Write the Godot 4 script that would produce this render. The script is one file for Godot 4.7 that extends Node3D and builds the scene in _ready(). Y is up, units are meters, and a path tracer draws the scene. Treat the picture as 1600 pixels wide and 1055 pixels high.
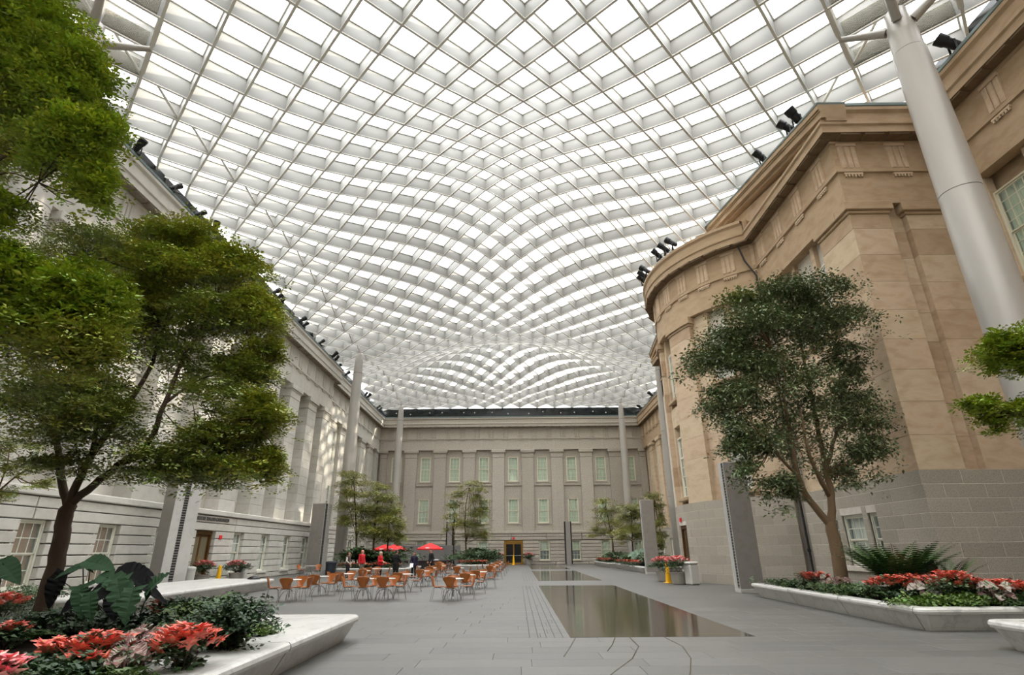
extends Node3D
# A glass-roofed museum courtyard: stone facades round a paved court, a waving glass roof on columns, planters, cafe tables.

const EYE := 1.65
var rng := RandomNumberGenerator.new()
var cam: Camera3D
var M := {}
var used := {}
var meshes := {}

# ---------------------------------------------------------------- mesh builder
class MB:
	var v := PackedVector3Array()
	var n := PackedVector3Array()
	var c := PackedColorArray()
	var tint := Color.WHITE
	func tri(a: Vector3, b: Vector3, d: Vector3) -> void:   # counter-clockwise seen from outside
		var q := (b - a).cross(d - a)
		if q.length_squared() < 1e-16: return
		q = q.normalized()
		v.push_back(a); v.push_back(d); v.push_back(b)
		n.push_back(q); n.push_back(q); n.push_back(q)
		c.push_back(tint); c.push_back(tint); c.push_back(tint)
	func trin(a: Vector3, b: Vector3, d: Vector3, na: Vector3, nb: Vector3, nd: Vector3) -> void:
		v.push_back(a); v.push_back(d); v.push_back(b)
		n.push_back(na); n.push_back(nd); n.push_back(nb)
		c.push_back(tint); c.push_back(tint); c.push_back(tint)
	func quad(a: Vector3, b: Vector3, d: Vector3, e: Vector3) -> void:
		tri(a, b, d); tri(a, d, e)
	func quadn(a: Vector3, b: Vector3, d: Vector3, e: Vector3, na: Vector3, nb: Vector3, nd: Vector3, ne: Vector3) -> void:
		trin(a, b, d, na, nb, nd); trin(a, d, e, na, nd, ne)
	func box(lo: Vector3, hi: Vector3, t := Transform3D()) -> void:
		var p := []
		for i in 8:
			p.push_back(t * Vector3(hi.x if i & 1 else lo.x, hi.y if i & 2 else lo.y, hi.z if i & 4 else lo.z))
		quad(p[4], p[5], p[7], p[6]); quad(p[1], p[0], p[2], p[3])
		quad(p[5], p[1], p[3], p[7]); quad(p[0], p[4], p[6], p[2])
		quad(p[6], p[7], p[3], p[2]); quad(p[0], p[1], p[5], p[4])
	func cb(ctr: Vector3, s: Vector3, t := Transform3D()) -> void:
		box(ctr - s / 2, ctr + s / 2, t)
	func bbox(lo: Vector3, hi: Vector3, b: float, t := Transform3D()) -> void:   # a box with bevelled edges
		var m := (lo + hi) / 2
		var h := (hi - lo) / 2
		b = minf(b, minf(h.x, minf(h.y, h.z)) * 0.9)
		var k := h - Vector3(b, b, b)
		var f := func(sx, sy, sz, ax): return t * (m + Vector3(sx * (h.x if ax == 0 else k.x), sy * (h.y if ax == 1 else k.y), sz * (h.z if ax == 2 else k.z)))
		for s in [1, -1]:
			var o: int = s
			_q(f.call(s, -1, o, 0), f.call(s, -1, -o, 0), f.call(s, 1, -o, 0), f.call(s, 1, o, 0))
			_q(f.call(-1, s, o, 1), f.call(1, s, o, 1), f.call(1, s, -o, 1), f.call(-1, s, -o, 1))
			_q(f.call(-o, -1, s, 2), f.call(o, -1, s, 2), f.call(o, 1, s, 2), f.call(-o, 1, s, 2))
		for s in [1, -1]:
			for q in [1, -1]:
				_o(f.call(s, q, -1, 0), f.call(s, q, 1, 0), f.call(s, q, 1, 1), f.call(s, q, -1, 1), t.basis * Vector3(s, q, 0))
				_o(f.call(s, -1, q, 0), f.call(s, 1, q, 0), f.call(s, 1, q, 2), f.call(s, -1, q, 2), t.basis * Vector3(s, 0, q))
				_o(f.call(-1, s, q, 1), f.call(1, s, q, 1), f.call(1, s, q, 2), f.call(-1, s, q, 2), t.basis * Vector3(0, s, q))
				for w in [1, -1]:
					_ot(f.call(s, q, w, 0), f.call(s, q, w, 1), f.call(s, q, w, 2), t.basis * Vector3(s, q, w))
	func _q(a, b, d, e): quad(a, b, d, e)
	func _o(a, b, d, e, out):
		if (b - a).cross(d - a).dot(out) > 0: quad(a, b, d, e)
		else: quad(a, e, d, b)
	func _ot(a, b, d, out):
		if (b - a).cross(d - a).dot(out) > 0: tri(a, b, d)
		else: tri(a, d, b)
	func lathe(prof: Array, segs: int, t := Transform3D(), smooth := true) -> void:   # prof: Vector2(radius, y) from bottom to top
		for k in prof.size() - 1:
			var p: Vector2 = prof[k]
			var q: Vector2 = prof[k + 1]
			var d := (q - p).normalized()
			for i in segs:
				var a0 := TAU * i / segs
				var a1 := TAU * (i + 1) / segs
				var c0 := Vector3(cos(a0), 0, -sin(a0))
				var c1 := Vector3(cos(a1), 0, -sin(a1))
				var n0 := (t.basis * (c0 * d.y + Vector3(0, -d.x, 0))).normalized()
				var n1 := (t.basis * (c1 * d.y + Vector3(0, -d.x, 0))).normalized()
				if not smooth:
					n0 = (n0 + n1).normalized(); n1 = n0
				var A := t * (c0 * p.x + Vector3(0, p.y, 0))
				var B := t * (c1 * p.x + Vector3(0, p.y, 0))
				var C := t * (c1 * q.x + Vector3(0, q.y, 0))
				var D := t * (c0 * q.x + Vector3(0, q.y, 0))
				if p.x > 1e-5: trin(A, B, C, n0, n1, n1)
				if q.x > 1e-5: trin(A, C, D, n0, n1, n0)
	func tube(pts: Array, rad: Array, segs := 8, cap := true) -> void:
		var N := pts.size()
		var rings := []
		var norms := []
		var side := Vector3.ZERO
		for i in N:
			var d: Vector3 = (pts[mini(i + 1, N - 1)] - pts[maxi(i - 1, 0)]).normalized()
			if i == 0: side = d.cross(Vector3.UP if absf(d.y) < 0.9 else Vector3.RIGHT).normalized()
			else: side = (side - d * side.dot(d)).normalized()
			var up := side.cross(d)
			var ring := []
			var nn := []
			for k in segs:
				var a := TAU * k / segs
				var w := side * cos(a) + up * sin(a)
				ring.push_back(pts[i] + w * rad[i]); nn.push_back(w)
			rings.push_back(ring); norms.push_back(nn)
		for i in N - 1:
			for k in segs:
				var j := (k + 1) % segs
				quadn(rings[i][k], rings[i + 1][k], rings[i + 1][j], rings[i][j], norms[i][k], norms[i + 1][k], norms[i + 1][j], norms[i][j])
		if cap:
			for k in segs:
				var j := (k + 1) % segs
				tri(pts[0], rings[0][k], rings[0][j]); tri(pts[N - 1], rings[N - 1][j], rings[N - 1][k])
	func prism(poly: Array, depth: float, t := Transform3D()) -> void:   # poly counter-clockwise in xy, from z=0 to z=depth
		var flat := PackedVector2Array(poly)
		var ix := Geometry2D.triangulate_polygon(flat)
		for i in range(0, ix.size(), 3):
			var a := flat[ix[i]]
			var b := flat[ix[i + 1]]
			var d := flat[ix[i + 2]]
			if (b - a).cross(d - a) < 0:
				var e := b
				b = d; d = e
			tri(t * Vector3(a.x, a.y, depth), t * Vector3(b.x, b.y, depth), t * Vector3(d.x, d.y, depth))
			tri(t * Vector3(a.x, a.y, 0), t * Vector3(d.x, d.y, 0), t * Vector3(b.x, b.y, 0))
		for i in flat.size():
			var p := flat[i]
			var q := flat[(i + 1) % flat.size()]
			quad(t * Vector3(p.x, p.y, 0), t * Vector3(q.x, q.y, 0), t * Vector3(q.x, q.y, depth), t * Vector3(p.x, p.y, depth))
	func leaf(base: Vector3, dir: Vector3, up: Vector3, L: float, W: float, droop := 0.0, fold := 0.15) -> void:
		var s := dir.cross(up).normalized()
		var u := s.cross(dir).normalized()
		var m1 := base + dir * L * 0.45 - u * L * droop * 0.25
		var tip := base + dir * L - u * L * droop
		var a := m1 + s * W / 2 + u * W * fold
		var b := m1 - s * W / 2 + u * W * fold
		tri(base, a, m1); tri(base, m1, b); tri(m1, a, tip); tri(b, m1, tip)
	func add(o: MB, t := Transform3D()) -> void:
		for i in o.v.size():
			v.push_back(t * o.v[i]); n.push_back((t.basis * o.n[i]).normalized()); c.push_back(o.c[i])
	func mesh(colored := false) -> ArrayMesh:
		var a := []
		a.resize(Mesh.ARRAY_MAX)
		a[Mesh.ARRAY_VERTEX] = v
		a[Mesh.ARRAY_NORMAL] = n
		if colored: a[Mesh.ARRAY_COLOR] = c
		var m := ArrayMesh.new()
		m.add_surface_from_arrays(Mesh.PRIMITIVE_TRIANGLES, a)
		return m

# ---------------------------------------------------------------- scene helpers
func numbered(called: String) -> String:
	if not used.has(called):
		used[called] = 0
		return called
	used[called] += 1
	return "%s_%03d" % [called, used[called]]

func tag(o: Node3D, label: String, category := "", group := "", kind := "") -> Node3D:
	if label: o.set_meta("label", label)
	if category: o.set_meta("category", category)
	if group: o.set_meta("group", group)
	if kind: o.set_meta("kind", kind)
	return o

func thing(called: String, label: String, category: String, at_ := Vector3.ZERO, turn := 0.0, group := "") -> Node3D:
	var o := Node3D.new()
	o.name = numbered(called)
	add_child(o, true)
	o.position = at_
	o.rotation.y = turn
	return tag(o, label, category, group)

func structure(called: String, label: String, category := "") -> Node3D:
	var o := Node3D.new()
	o.name = numbered(called)
	add_child(o, true)
	return tag(o, label, category, "", "structure")

func part(called: String, mesh, m: Material, parent: Node, t := Transform3D()) -> MeshInstance3D:
	var o := MeshInstance3D.new()
	o.name = called
	o.mesh = mesh.mesh() if mesh is MB else mesh
	o.material_override = m
	o.transform = t
	parent.add_child(o, true)
	return o

func scatter(called: String, mesh: Mesh, m: Material, parent: Node, places: Array, colors: Array) -> MultiMeshInstance3D:
	var mm := MultiMesh.new()
	mm.transform_format = MultiMesh.TRANSFORM_3D
	mm.use_colors = true
	mm.mesh = mesh
	mm.instance_count = places.size()
	for i in places.size():
		mm.set_instance_transform(i, places[i])
		mm.set_instance_color(i, colors[i])
	var o := MultiMeshInstance3D.new()
	o.name = called
	o.multimesh = mm
	o.material_override = m
	o.set_meta("kind", "stuff")
	parent.add_child(o, true)
	return o

func copy(root: Node3D, at_: Vector3, turn: float, label: String, group := "", size := 1.0) -> Node3D:
	var r: Node3D = root.duplicate()
	r.name = numbered(String(root.name).trim_suffix("_000"))
	add_child(r, true)
	r.position = at_
	r.rotation.y = turn
	r.scale = Vector3.ONE * size
	r.set_meta("label", label)
	if group: r.set_meta("group", group)
	return r

func ray(px: float, py: float) -> Vector3:
	var f := 527.5 / tan(deg_to_rad(cam.fov) / 2)
	return cam.basis * Vector3((px - 800) / f, -(py - 527.5) / f, -1)
func at(px: float, py: float, z: float) -> Vector3:      # the point on the plane z that the surveyed direction meets
	var d := ray(px, py)
	return Vector3(0, EYE, 0) + d * (z / d.z)
func flr(px: float, py: float, y := 0.0) -> Vector3:
	var d := ray(px, py)
	return Vector3(0, EYE, 0) + d * ((y - EYE) / d.y)
func mpp(p: Vector3) -> float:                           # metres that one pixel spans at p
	return -(cam.basis.inverse() * (p - cam.position)).z / (527.5 / tan(deg_to_rad(cam.fov) / 2))

# ---------------------------------------------------------------- materials
func noise_tex(freq: float, octaves: int, sd: int, ramp: Array, kind := FastNoiseLite.TYPE_SIMPLEX_SMOOTH, size := 512, warp := 0.0) -> NoiseTexture2D:
	var f := FastNoiseLite.new()
	f.noise_type = kind
	f.frequency = freq
	f.seed = sd
	f.fractal_octaves = octaves
	if warp > 0:
		f.domain_warp_enabled = true
		f.domain_warp_amplitude = warp
		f.domain_warp_frequency = freq * 0.6
	var g := Gradient.new()
	g.offsets = PackedFloat32Array(ramp.map(func(r): return r[0]))
	g.colors = PackedColorArray(ramp.map(func(r): return r[1]))
	var t := NoiseTexture2D.new()
	t.width = size; t.height = size
	t.seamless = true
	t.noise = f
	t.color_ramp = g
	return t

func bump_tex(freq: float, octaves: int, sd: int, size := 512, kind := FastNoiseLite.TYPE_SIMPLEX_SMOOTH) -> NoiseTexture2D:
	return noise_tex(freq, octaves, sd, [[0.0, Color.BLACK], [1.0, Color.WHITE]], kind, size)

func g_(x: float) -> Color: return Color(x, x, x)

func mat(key: String, col: Color, rough := 0.7, metal := 0.0) -> StandardMaterial3D:
	var m := StandardMaterial3D.new()
	m.resource_name = key
	m.albedo_color = col
	m.roughness = rough
	m.metallic = metal
	M[key] = m
	return m

func stone(key: String, col: Color, tex: Texture2D, scale_: float, rough := 0.75, bump: Texture2D = null, bump_cm := 0.0) -> StandardMaterial3D:
	var m := mat(key, col, rough)
	m.albedo_texture = tex
	m.uv1_triplanar = true
	m.uv1_world_triplanar = true
	m.uv1_scale = Vector3.ONE * scale_
	if bump:
		m.heightmap_enabled = true
		m.heightmap_texture = bump
		m.heightmap_scale = bump_cm
	return m

func foliage(key: String, col: Color, back := 0.35, rough := 0.45) -> StandardMaterial3D:
	var m := mat(key, col, rough)
	m.vertex_color_use_as_albedo = true
	m.backlight_enabled = true
	m.backlight = Color(col.r * 1.3, col.g * 1.3, col.b) * back
	m.cull_mode = BaseMaterial3D.CULL_DISABLED
	return m

func make_materials() -> void:
	var speck := noise_tex(0.22, 3, 11, [[0.0, g_(0.74)], [0.35, g_(0.93)], [0.6, g_(1.0)], [1.0, g_(0.84)]])
	var patchy := noise_tex(0.012, 5, 5, [[0.0, Color(0.93, 0.925, 0.91)], [0.5, g_(0.985)], [1.0, g_(1.0)]])
	var sandv := noise_tex(0.02, 5, 23, [[0.0, Color(0.90, 0.87, 0.83)], [0.4, Color(0.965, 0.95, 0.93)], [0.65, g_(1.0)], [1.0, Color(0.97, 0.93, 0.87)]], FastNoiseLite.TYPE_SIMPLEX_SMOOTH, 512, 30.0)
	var veins := noise_tex(0.010, 4, 41, [[0.0, g_(1.0)], [0.44, g_(0.99)], [0.48, g_(0.91)], [0.50, g_(0.82)], [0.52, g_(0.92)], [0.56, g_(0.985)], [0.8, g_(0.95)], [1.0, g_(1.0)]], FastNoiseLite.TYPE_SIMPLEX_SMOOTH, 512, 60.0)
	var grain := noise_tex(0.05, 5, 17, [[0.0, g_(0.70)], [0.38, g_(0.90)], [0.55, g_(1.0)], [0.7, g_(0.93)], [1.0, g_(0.80)]])
	var rough_b := bump_tex(0.15, 3, 3)
	var bark := noise_tex(0.05, 4, 71, [[0.0, g_(0.55)], [0.5, g_(0.9)], [1.0, g_(1.0)]])
	stone("white_granite", Color(0.775, 0.76, 0.72), patchy, 0.22, 0.7)
	stone("white_granite_b", Color(0.745, 0.73, 0.69), patchy, 0.22, 0.7)
	stone("white_granite_c", Color(0.795, 0.78, 0.745), patchy, 0.22, 0.7)
	stone("grey_granite", Color(0.70, 0.665, 0.61), grain, 0.3, 0.8)
	stone("grey_granite_b", Color(0.72, 0.685, 0.63), grain, 0.3, 0.8)
	stone("grey_granite_c", Color(0.68, 0.645, 0.59), grain, 0.3, 0.8)
	stone("rough_granite", Color(0.68, 0.645, 0.585), grain, 0.8, 0.9, rough_b, 0.6)
	stone("rough_granite_b", Color(0.70, 0.665, 0.605), grain, 0.8, 0.9, rough_b, 0.6)
	stone("rough_granite_c", Color(0.66, 0.625, 0.565), grain, 0.8, 0.9, rough_b, 0.6)
	stone("mortar", Color(0.80, 0.77, 0.72), patchy, 0.5, 0.95)
	stone("sand_a", Color(0.76, 0.675, 0.575), sandv, 0.16, 0.85)
	stone("sand_b", Color(0.725, 0.635, 0.53), sandv, 0.16, 0.85)
	stone("sand_c", Color(0.785, 0.71, 0.61), sandv, 0.16, 0.85)
	stone("sand_d", Color(0.695, 0.605, 0.50), sandv, 0.16, 0.85)
	stone("sand_e", Color(0.77, 0.695, 0.59), sandv, 0.16, 0.85)
	stone("sand_trim", Color(0.685, 0.595, 0.485), sandv, 0.2, 0.85)
	stone("sand_stain_shade", Color(0.46, 0.385, 0.30), sandv, 0.2, 0.9)  # soot stain plus the shadow under the cornice, both put into the colour
	stone("granite_stain_shade", Color(0.55, 0.50, 0.44), grain, 0.3, 0.9)  # brownish stain with soffit and mutule shade painted in
	for k in ["sand_a", "sand_b", "sand_c", "sand_d", "sand_e", "sand_trim"]: M[k].uv1_scale = Vector3(0.09, 0.20, 0.09)
	stone("marble", Color(0.80, 0.79, 0.765), veins, 0.2, 0.3)
	stone("paver", Color(0.375, 0.368, 0.35), speck, 0.9, 0.5)
	stone("paver_b", Color(0.36, 0.354, 0.338), speck, 0.9, 0.5)
	stone("paver_c", Color(0.39, 0.383, 0.365), speck, 0.9, 0.52)
	stone("joint", Color(0.28, 0.28, 0.27), speck, 0.9, 0.8)
	mat("water", Color(0.25, 0.23, 0.195), 0.10).metallic_specular = 0.7
	stone("tower_grey", Color(0.56, 0.535, 0.51), patchy, 0.4, 0.45)
	stone("tower_light", Color(0.72, 0.71, 0.69), patchy, 0.4, 0.4)
	mat("slot", Color(0.06, 0.065, 0.07), 0.6)
	mat("column_paint", Color(0.66, 0.64, 0.61), 0.35, 0.15)
	mat("roof_white", Color(0.86, 0.85, 0.82), 0.5)
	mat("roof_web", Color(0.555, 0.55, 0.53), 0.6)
	mat("roof_panel", Color(0.6, 0.6, 0.58), 0.65)
	var gl := mat("roof_glass", Color(0.95, 0.98, 1.0, 0.04), 0.02)
	gl.transparency = BaseMaterial3D.TRANSPARENCY_ALPHA
	gl.metallic_specular = 0.3
	var wg := mat("window_glass", Color(0.8, 0.88, 0.86, 0.10), 0.03)
	wg.metallic_specular = 0.22
	wg.transparency = BaseMaterial3D.TRANSPARENCY_ALPHA
	mat("frame_white", Color(0.86, 0.85, 0.79), 0.5)
	mat("frame_cream", Color(0.80, 0.775, 0.68), 0.5)
	mat("curtain_green", Color(0.72, 0.77, 0.66), 0.9)
	mat("curtain_pale", Color(0.83, 0.84, 0.80), 0.9)
	mat("blind_tan", Color(0.60, 0.43, 0.29), 0.9)
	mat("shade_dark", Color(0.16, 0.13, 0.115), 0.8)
	mat("gold", Color(0.62, 0.46, 0.20), 0.4, 0.6)
	mat("bronze", Color(0.40, 0.28, 0.13), 0.45, 0.5)
	mat("door_panel", Color(0.46, 0.42, 0.33), 0.3)
	mat("door_dark", Color(0.05, 0.05, 0.05), 0.15)
	mat("door_wood", Color(0.30, 0.22, 0.11), 0.5)
	mat("exit_red", Color(0.85, 0.10, 0.14), 0.5)
	mat("clerestory", Color(0.055, 0.085, 0.09), 0.15)
	mat("gutter", Color(0.42, 0.47, 0.46), 0.5, 0.3)
	mat("lamp_lens", Color(0.62, 0.6, 0.56), 0.15)
	mat("black", Color(0.022, 0.023, 0.026), 0.5)
	mat("pipe", Color(0.10, 0.095, 0.085), 0.6)
	mat("letters", Color(0.36, 0.34, 0.32), 0.6)
	var ply := stone("plywood", Color(0.68, 0.39, 0.16), bark, 1.0, 0.35)
	ply.uv1_world_triplanar = false
	ply.uv1_scale = Vector3(1.2, 7, 1.2)
	mat("chrome", Color(0.72, 0.72, 0.73), 0.22, 0.95)
	mat("table_white", Color(0.80, 0.79, 0.77), 0.35)
	mat("canopy_red", Color(0.83, 0.045, 0.05), 0.7)
	mat("canopy_white", Color(0.9, 0.9, 0.9), 0.7)
	mat("yellow", Color(0.93, 0.69, 0.02), 0.4)
	mat("pot_grey", Color(0.60, 0.58, 0.54), 0.7)
	mat("bin_white", Color(0.76, 0.75, 0.72), 0.5)
	mat("bin_blue", Color(0.13, 0.15, 0.18), 0.5)
	mat("screen_grey", Color(0.45, 0.44, 0.43), 0.8)
	mat("dark_wood", Color(0.13, 0.09, 0.075), 0.5)
	var soil := stone("soil", Color(0.10, 0.075, 0.05), speck, 3.0, 1.0)
	soil.metallic_specular = 0.2
	var b1 := stone("bark_dark", Color(0.33, 0.26, 0.19), bark, 1.0, 0.9, bark, 1.5)
	b1.uv1_world_triplanar = false
	b1.uv1_scale = Vector3(6, 1.5, 6)
	var b2 := stone("bark_tan", Color(0.50, 0.40, 0.29), bark, 1.0, 0.9)
	b2.uv1_world_triplanar = false
	b2.uv1_scale = Vector3(4, 1.0, 4)
	foliage("leaf", Color(1, 1, 1), 0.30)
	foliage("leaf_gloss", Color(1, 1, 1), 0.2, 0.5)
	foliage("leaf_big", Color(1, 1, 1), 0.08, 0.7).metallic_specular = 0.25
	foliage("bract", Color(1, 1, 1), 0.2, 0.5)
func _ready() -> void:
	rng.seed = 20
	# camera
	cam = Camera3D.new()
	cam.name = "camera"
	add_child(cam)
	cam.position = Vector3(0, EYE, 0)
	cam.basis = Basis(Vector3.UP, deg_to_rad(0.379)) * Basis(Vector3.RIGHT, deg_to_rad(21.332)) * Basis(Vector3.BACK, deg_to_rad(-0.4416))
	cam.fov = 63.42
	cam.far = 400
	# a bright white winter sky with a veiled low sun
	var env := Environment.new()
	env.background_mode = Environment.BG_SKY
	var sm := ProceduralSkyMaterial.new()
	sm.sky_top_color = Color(0.965, 0.975, 0.985)
	sm.sky_horizon_color = Color(0.99, 0.985, 0.97)
	sm.ground_horizon_color = Color(0.7, 0.69, 0.67)
	sm.ground_bottom_color = Color(0.5, 0.49, 0.47)
	sm.sun_angle_max = 1.0
	var sky := Sky.new()
	sky.sky_material = sm
	env.sky = sky
	env.background_energy_multiplier = 1.0
	env.tonemap_mode = Environment.TONE_MAPPER_LINEAR
	env.tonemap_exposure = 7.5
	env.sdfgi_enabled = true
	env.ssao_enabled = true
	env.ssil_enabled = true
	var we := WorldEnvironment.new()
	we.name = "world"
	we.environment = env
	add_child(we)
	var sun := DirectionalLight3D.new()
	sun.name = "sun"
	add_child(sun)
	sun.look_at_from_position(Vector3.ZERO, -Vector3(0.82, 0.37, -0.30))
	sun.light_color = Color(1.0, 0.955, 0.88)
	sun.light_energy = 0.48
	sun.light_angular_distance = 1.8
	sun.shadow_enabled = true
	make_materials()
	make_path()
	court_floor()
	back_wall()
	left_wall()
	right_wall()
	front_wall()
	clerestory()
	roof()
	columns()
	planters()
	fittings()
	cafe()
	trees()
	beds()
	people()
# ---------------------------------------------------------------- facades
const TOP := 19.0
const LEDGE := 4.07
const COURSES := [0.0, 0.33, 0.76, 1.19, 1.61, 2.04, 2.46, 2.89]
var front_path: Array = []        # the wall line round the court, in (x, z), the court on its right hand
const APSE := Vector2(17.5, -33.6)
const APSE_R := 7.85
var window_count := 0
var door_count := 0

func frame_of(n: Vector3, o: Vector3) -> Transform3D:       # x along the wall, y up, z out of it
	return Transform3D(Basis(Vector3.UP.cross(n), Vector3.UP, n), o)

func profile_sweep(mb: MB, prof: Array, path: Array, i0: int, i1: int, closed := false) -> void:
	var N := path.size()
	var offs := []
	for i in N:
		var a: Vector2 = path[posmod(i - 1, N)] if closed or i > 0 else path[i]
		var b: Vector2 = path[i]
		var d: Vector2 = path[posmod(i + 1, N)] if closed or i < N - 1 else path[i]
		var d0 := (b - a).normalized()
		var d1 := (d - b).normalized()
		if d0 == Vector2.ZERO: d0 = d1
		if d1 == Vector2.ZERO: d1 = d0
		var n0 := Vector2(-d0.y, d0.x)
		var n1 := Vector2(-d1.y, d1.x)
		var m := (n0 + n1)
		offs.push_back(m / maxf(m.dot(n0), 0.2) if m.length() > 0.01 else n0)
	for i in range(i0, i1):
		var j := (i + 1) % N
		for k in prof.size() - 1:
			var p: Vector2 = prof[k]
			var q: Vector2 = prof[k + 1]
			var A: Vector2 = path[i] + offs[i] * p.x
			var B: Vector2 = path[j] + offs[j] * p.x
			var C: Vector2 = path[j] + offs[j] * q.x
			var D: Vector2 = path[i] + offs[i] * q.x
			mb.quad(Vector3(A.x, p.y, A.y), Vector3(B.x, p.y, B.y), Vector3(C.x, q.y, C.y), Vector3(D.x, q.y, D.y))

func block_mesh(w: float, h: float, d: float, bev := 0.018) -> ArrayMesh:   # front face at z = 0
	var key := "%.2f_%.2f_%.2f_%.3f" % [w, h, d, bev]
	if not meshes.has(key):
		var mb := MB.new()
		var x := w / 2
		var y := h / 2
		var e := [Vector3(-x, -y, -bev), Vector3(x, -y, -bev), Vector3(x, y, -bev), Vector3(-x, y, -bev)]
		var f := [Vector3(-x + bev, -y + bev, 0), Vector3(x - bev, -y + bev, 0), Vector3(x - bev, y - bev, 0), Vector3(-x + bev, y - bev, 0)]
		mb.quad(f[0], f[1], f[2], f[3])
		for i in 4:
			var j := (i + 1) % 4
			mb.quad(e[i], e[j], f[j], f[i])
			mb.quad(e[i] + Vector3(0, 0, -d), e[j] + Vector3(0, 0, -d), e[j], e[i])
		meshes[key] = mb.mesh()
	return meshes[key]

# blocks of one course from x0 to x1 with the openings left out; far ones are longer
func course(parent: Node, wf: Transform3D, x0: float, x1: float, y0: float, y1: float, holes: Array, longest: float, mats: Array, gap := 0.02, depth := 0.2, shift := 0.0, bev := 0.018, called := "stone_block") -> void:
	var cuts := [[x0, x1]]
	for h in holes:                                           # h: [x0, x1, y0, y1]
		if y1 > h[2] + 0.02 and y0 < h[3] - 0.02:
			var next := []
			for s in cuts:
				if h[1] <= s[0] or h[0] >= s[1]: next.push_back(s)
				else:
					if h[0] > s[0] + 0.02: next.push_back([s[0], h[0]])
					if h[1] < s[1] - 0.02: next.push_back([h[1], s[1]])
			cuts = next
	for s in cuts:
		var L: float = s[1] - s[0]
		var count := maxi(1, int(ceil(L / longest - 0.01)))
		var w := L / count
		var edges := []
		if shift > 0 and count > 1:
			edges.push_back(s[0])
			for k in range(1, count + 1): edges.push_back(s[0] + w * (k - shift))
			edges.push_back(s[1])
		else:
			for k in count + 1: edges.push_back(s[0] + w * k)
		for k in edges.size() - 1:
			var bw: float = edges[k + 1] - edges[k]
			var t := wf * Transform3D(Basis(), Vector3((edges[k] + edges[k + 1]) / 2, (y0 + y1) / 2, 0))
			part(called, block_mesh(bw - gap, y1 - y0 - gap, depth, bev), mats[rng.randi() % mats.size()], parent, t)

# a wall surface with openings: front at z = 0, back at z = -depth
func pierced(mb: MB, wf: Transform3D, x0: float, x1: float, y0: float, y1: float, holes: Array, depth: float) -> void:
	var xs := [x0, x1]
	var ys := [y0, y1]
	for h in holes:
		for k in 2:
			if h[k] > x0 and h[k] < x1: xs.push_back(h[k])
			if h[k + 2] > y0 and h[k + 2] < y1: ys.push_back(h[k + 2])
	xs.sort(); ys.sort()
	for i in xs.size() - 1:
		if xs[i + 1] - xs[i] < 0.001: continue
		for j in ys.size() - 1:
			if ys[j + 1] - ys[j] < 0.001: continue
			var cx: float = (xs[i] + xs[i + 1]) / 2
			var cy: float = (ys[j] + ys[j + 1]) / 2
			var open := false
			for h in holes:
				if cx > h[0] and cx < h[1] and cy > h[2] and cy < h[3]: open = true
			if not open:
				mb.box(Vector3(xs[i], ys[j], -depth), Vector3(xs[i + 1], ys[j + 1], 0), wf)

func curtain_mesh(w: float, h: float) -> ArrayMesh:
	var key := "curtain_%.2f_%.2f" % [w, h]
	if not meshes.has(key):
		var mb := MB.new()
		var N := 28
		for i in N:
			var a := w * (float(i) / N - 0.5)
			var b := w * (float(i + 1) / N - 0.5)
			var za := 0.025 * sin(i * 1.9) 
			var zb := 0.025 * sin((i + 1) * 1.9)
			mb.quad(Vector3(a, 0, za), Vector3(b, 0, zb), Vector3(b, h, zb), Vector3(a, h, za))
		meshes[key] = mb.mesh()
	return meshes[key]

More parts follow.
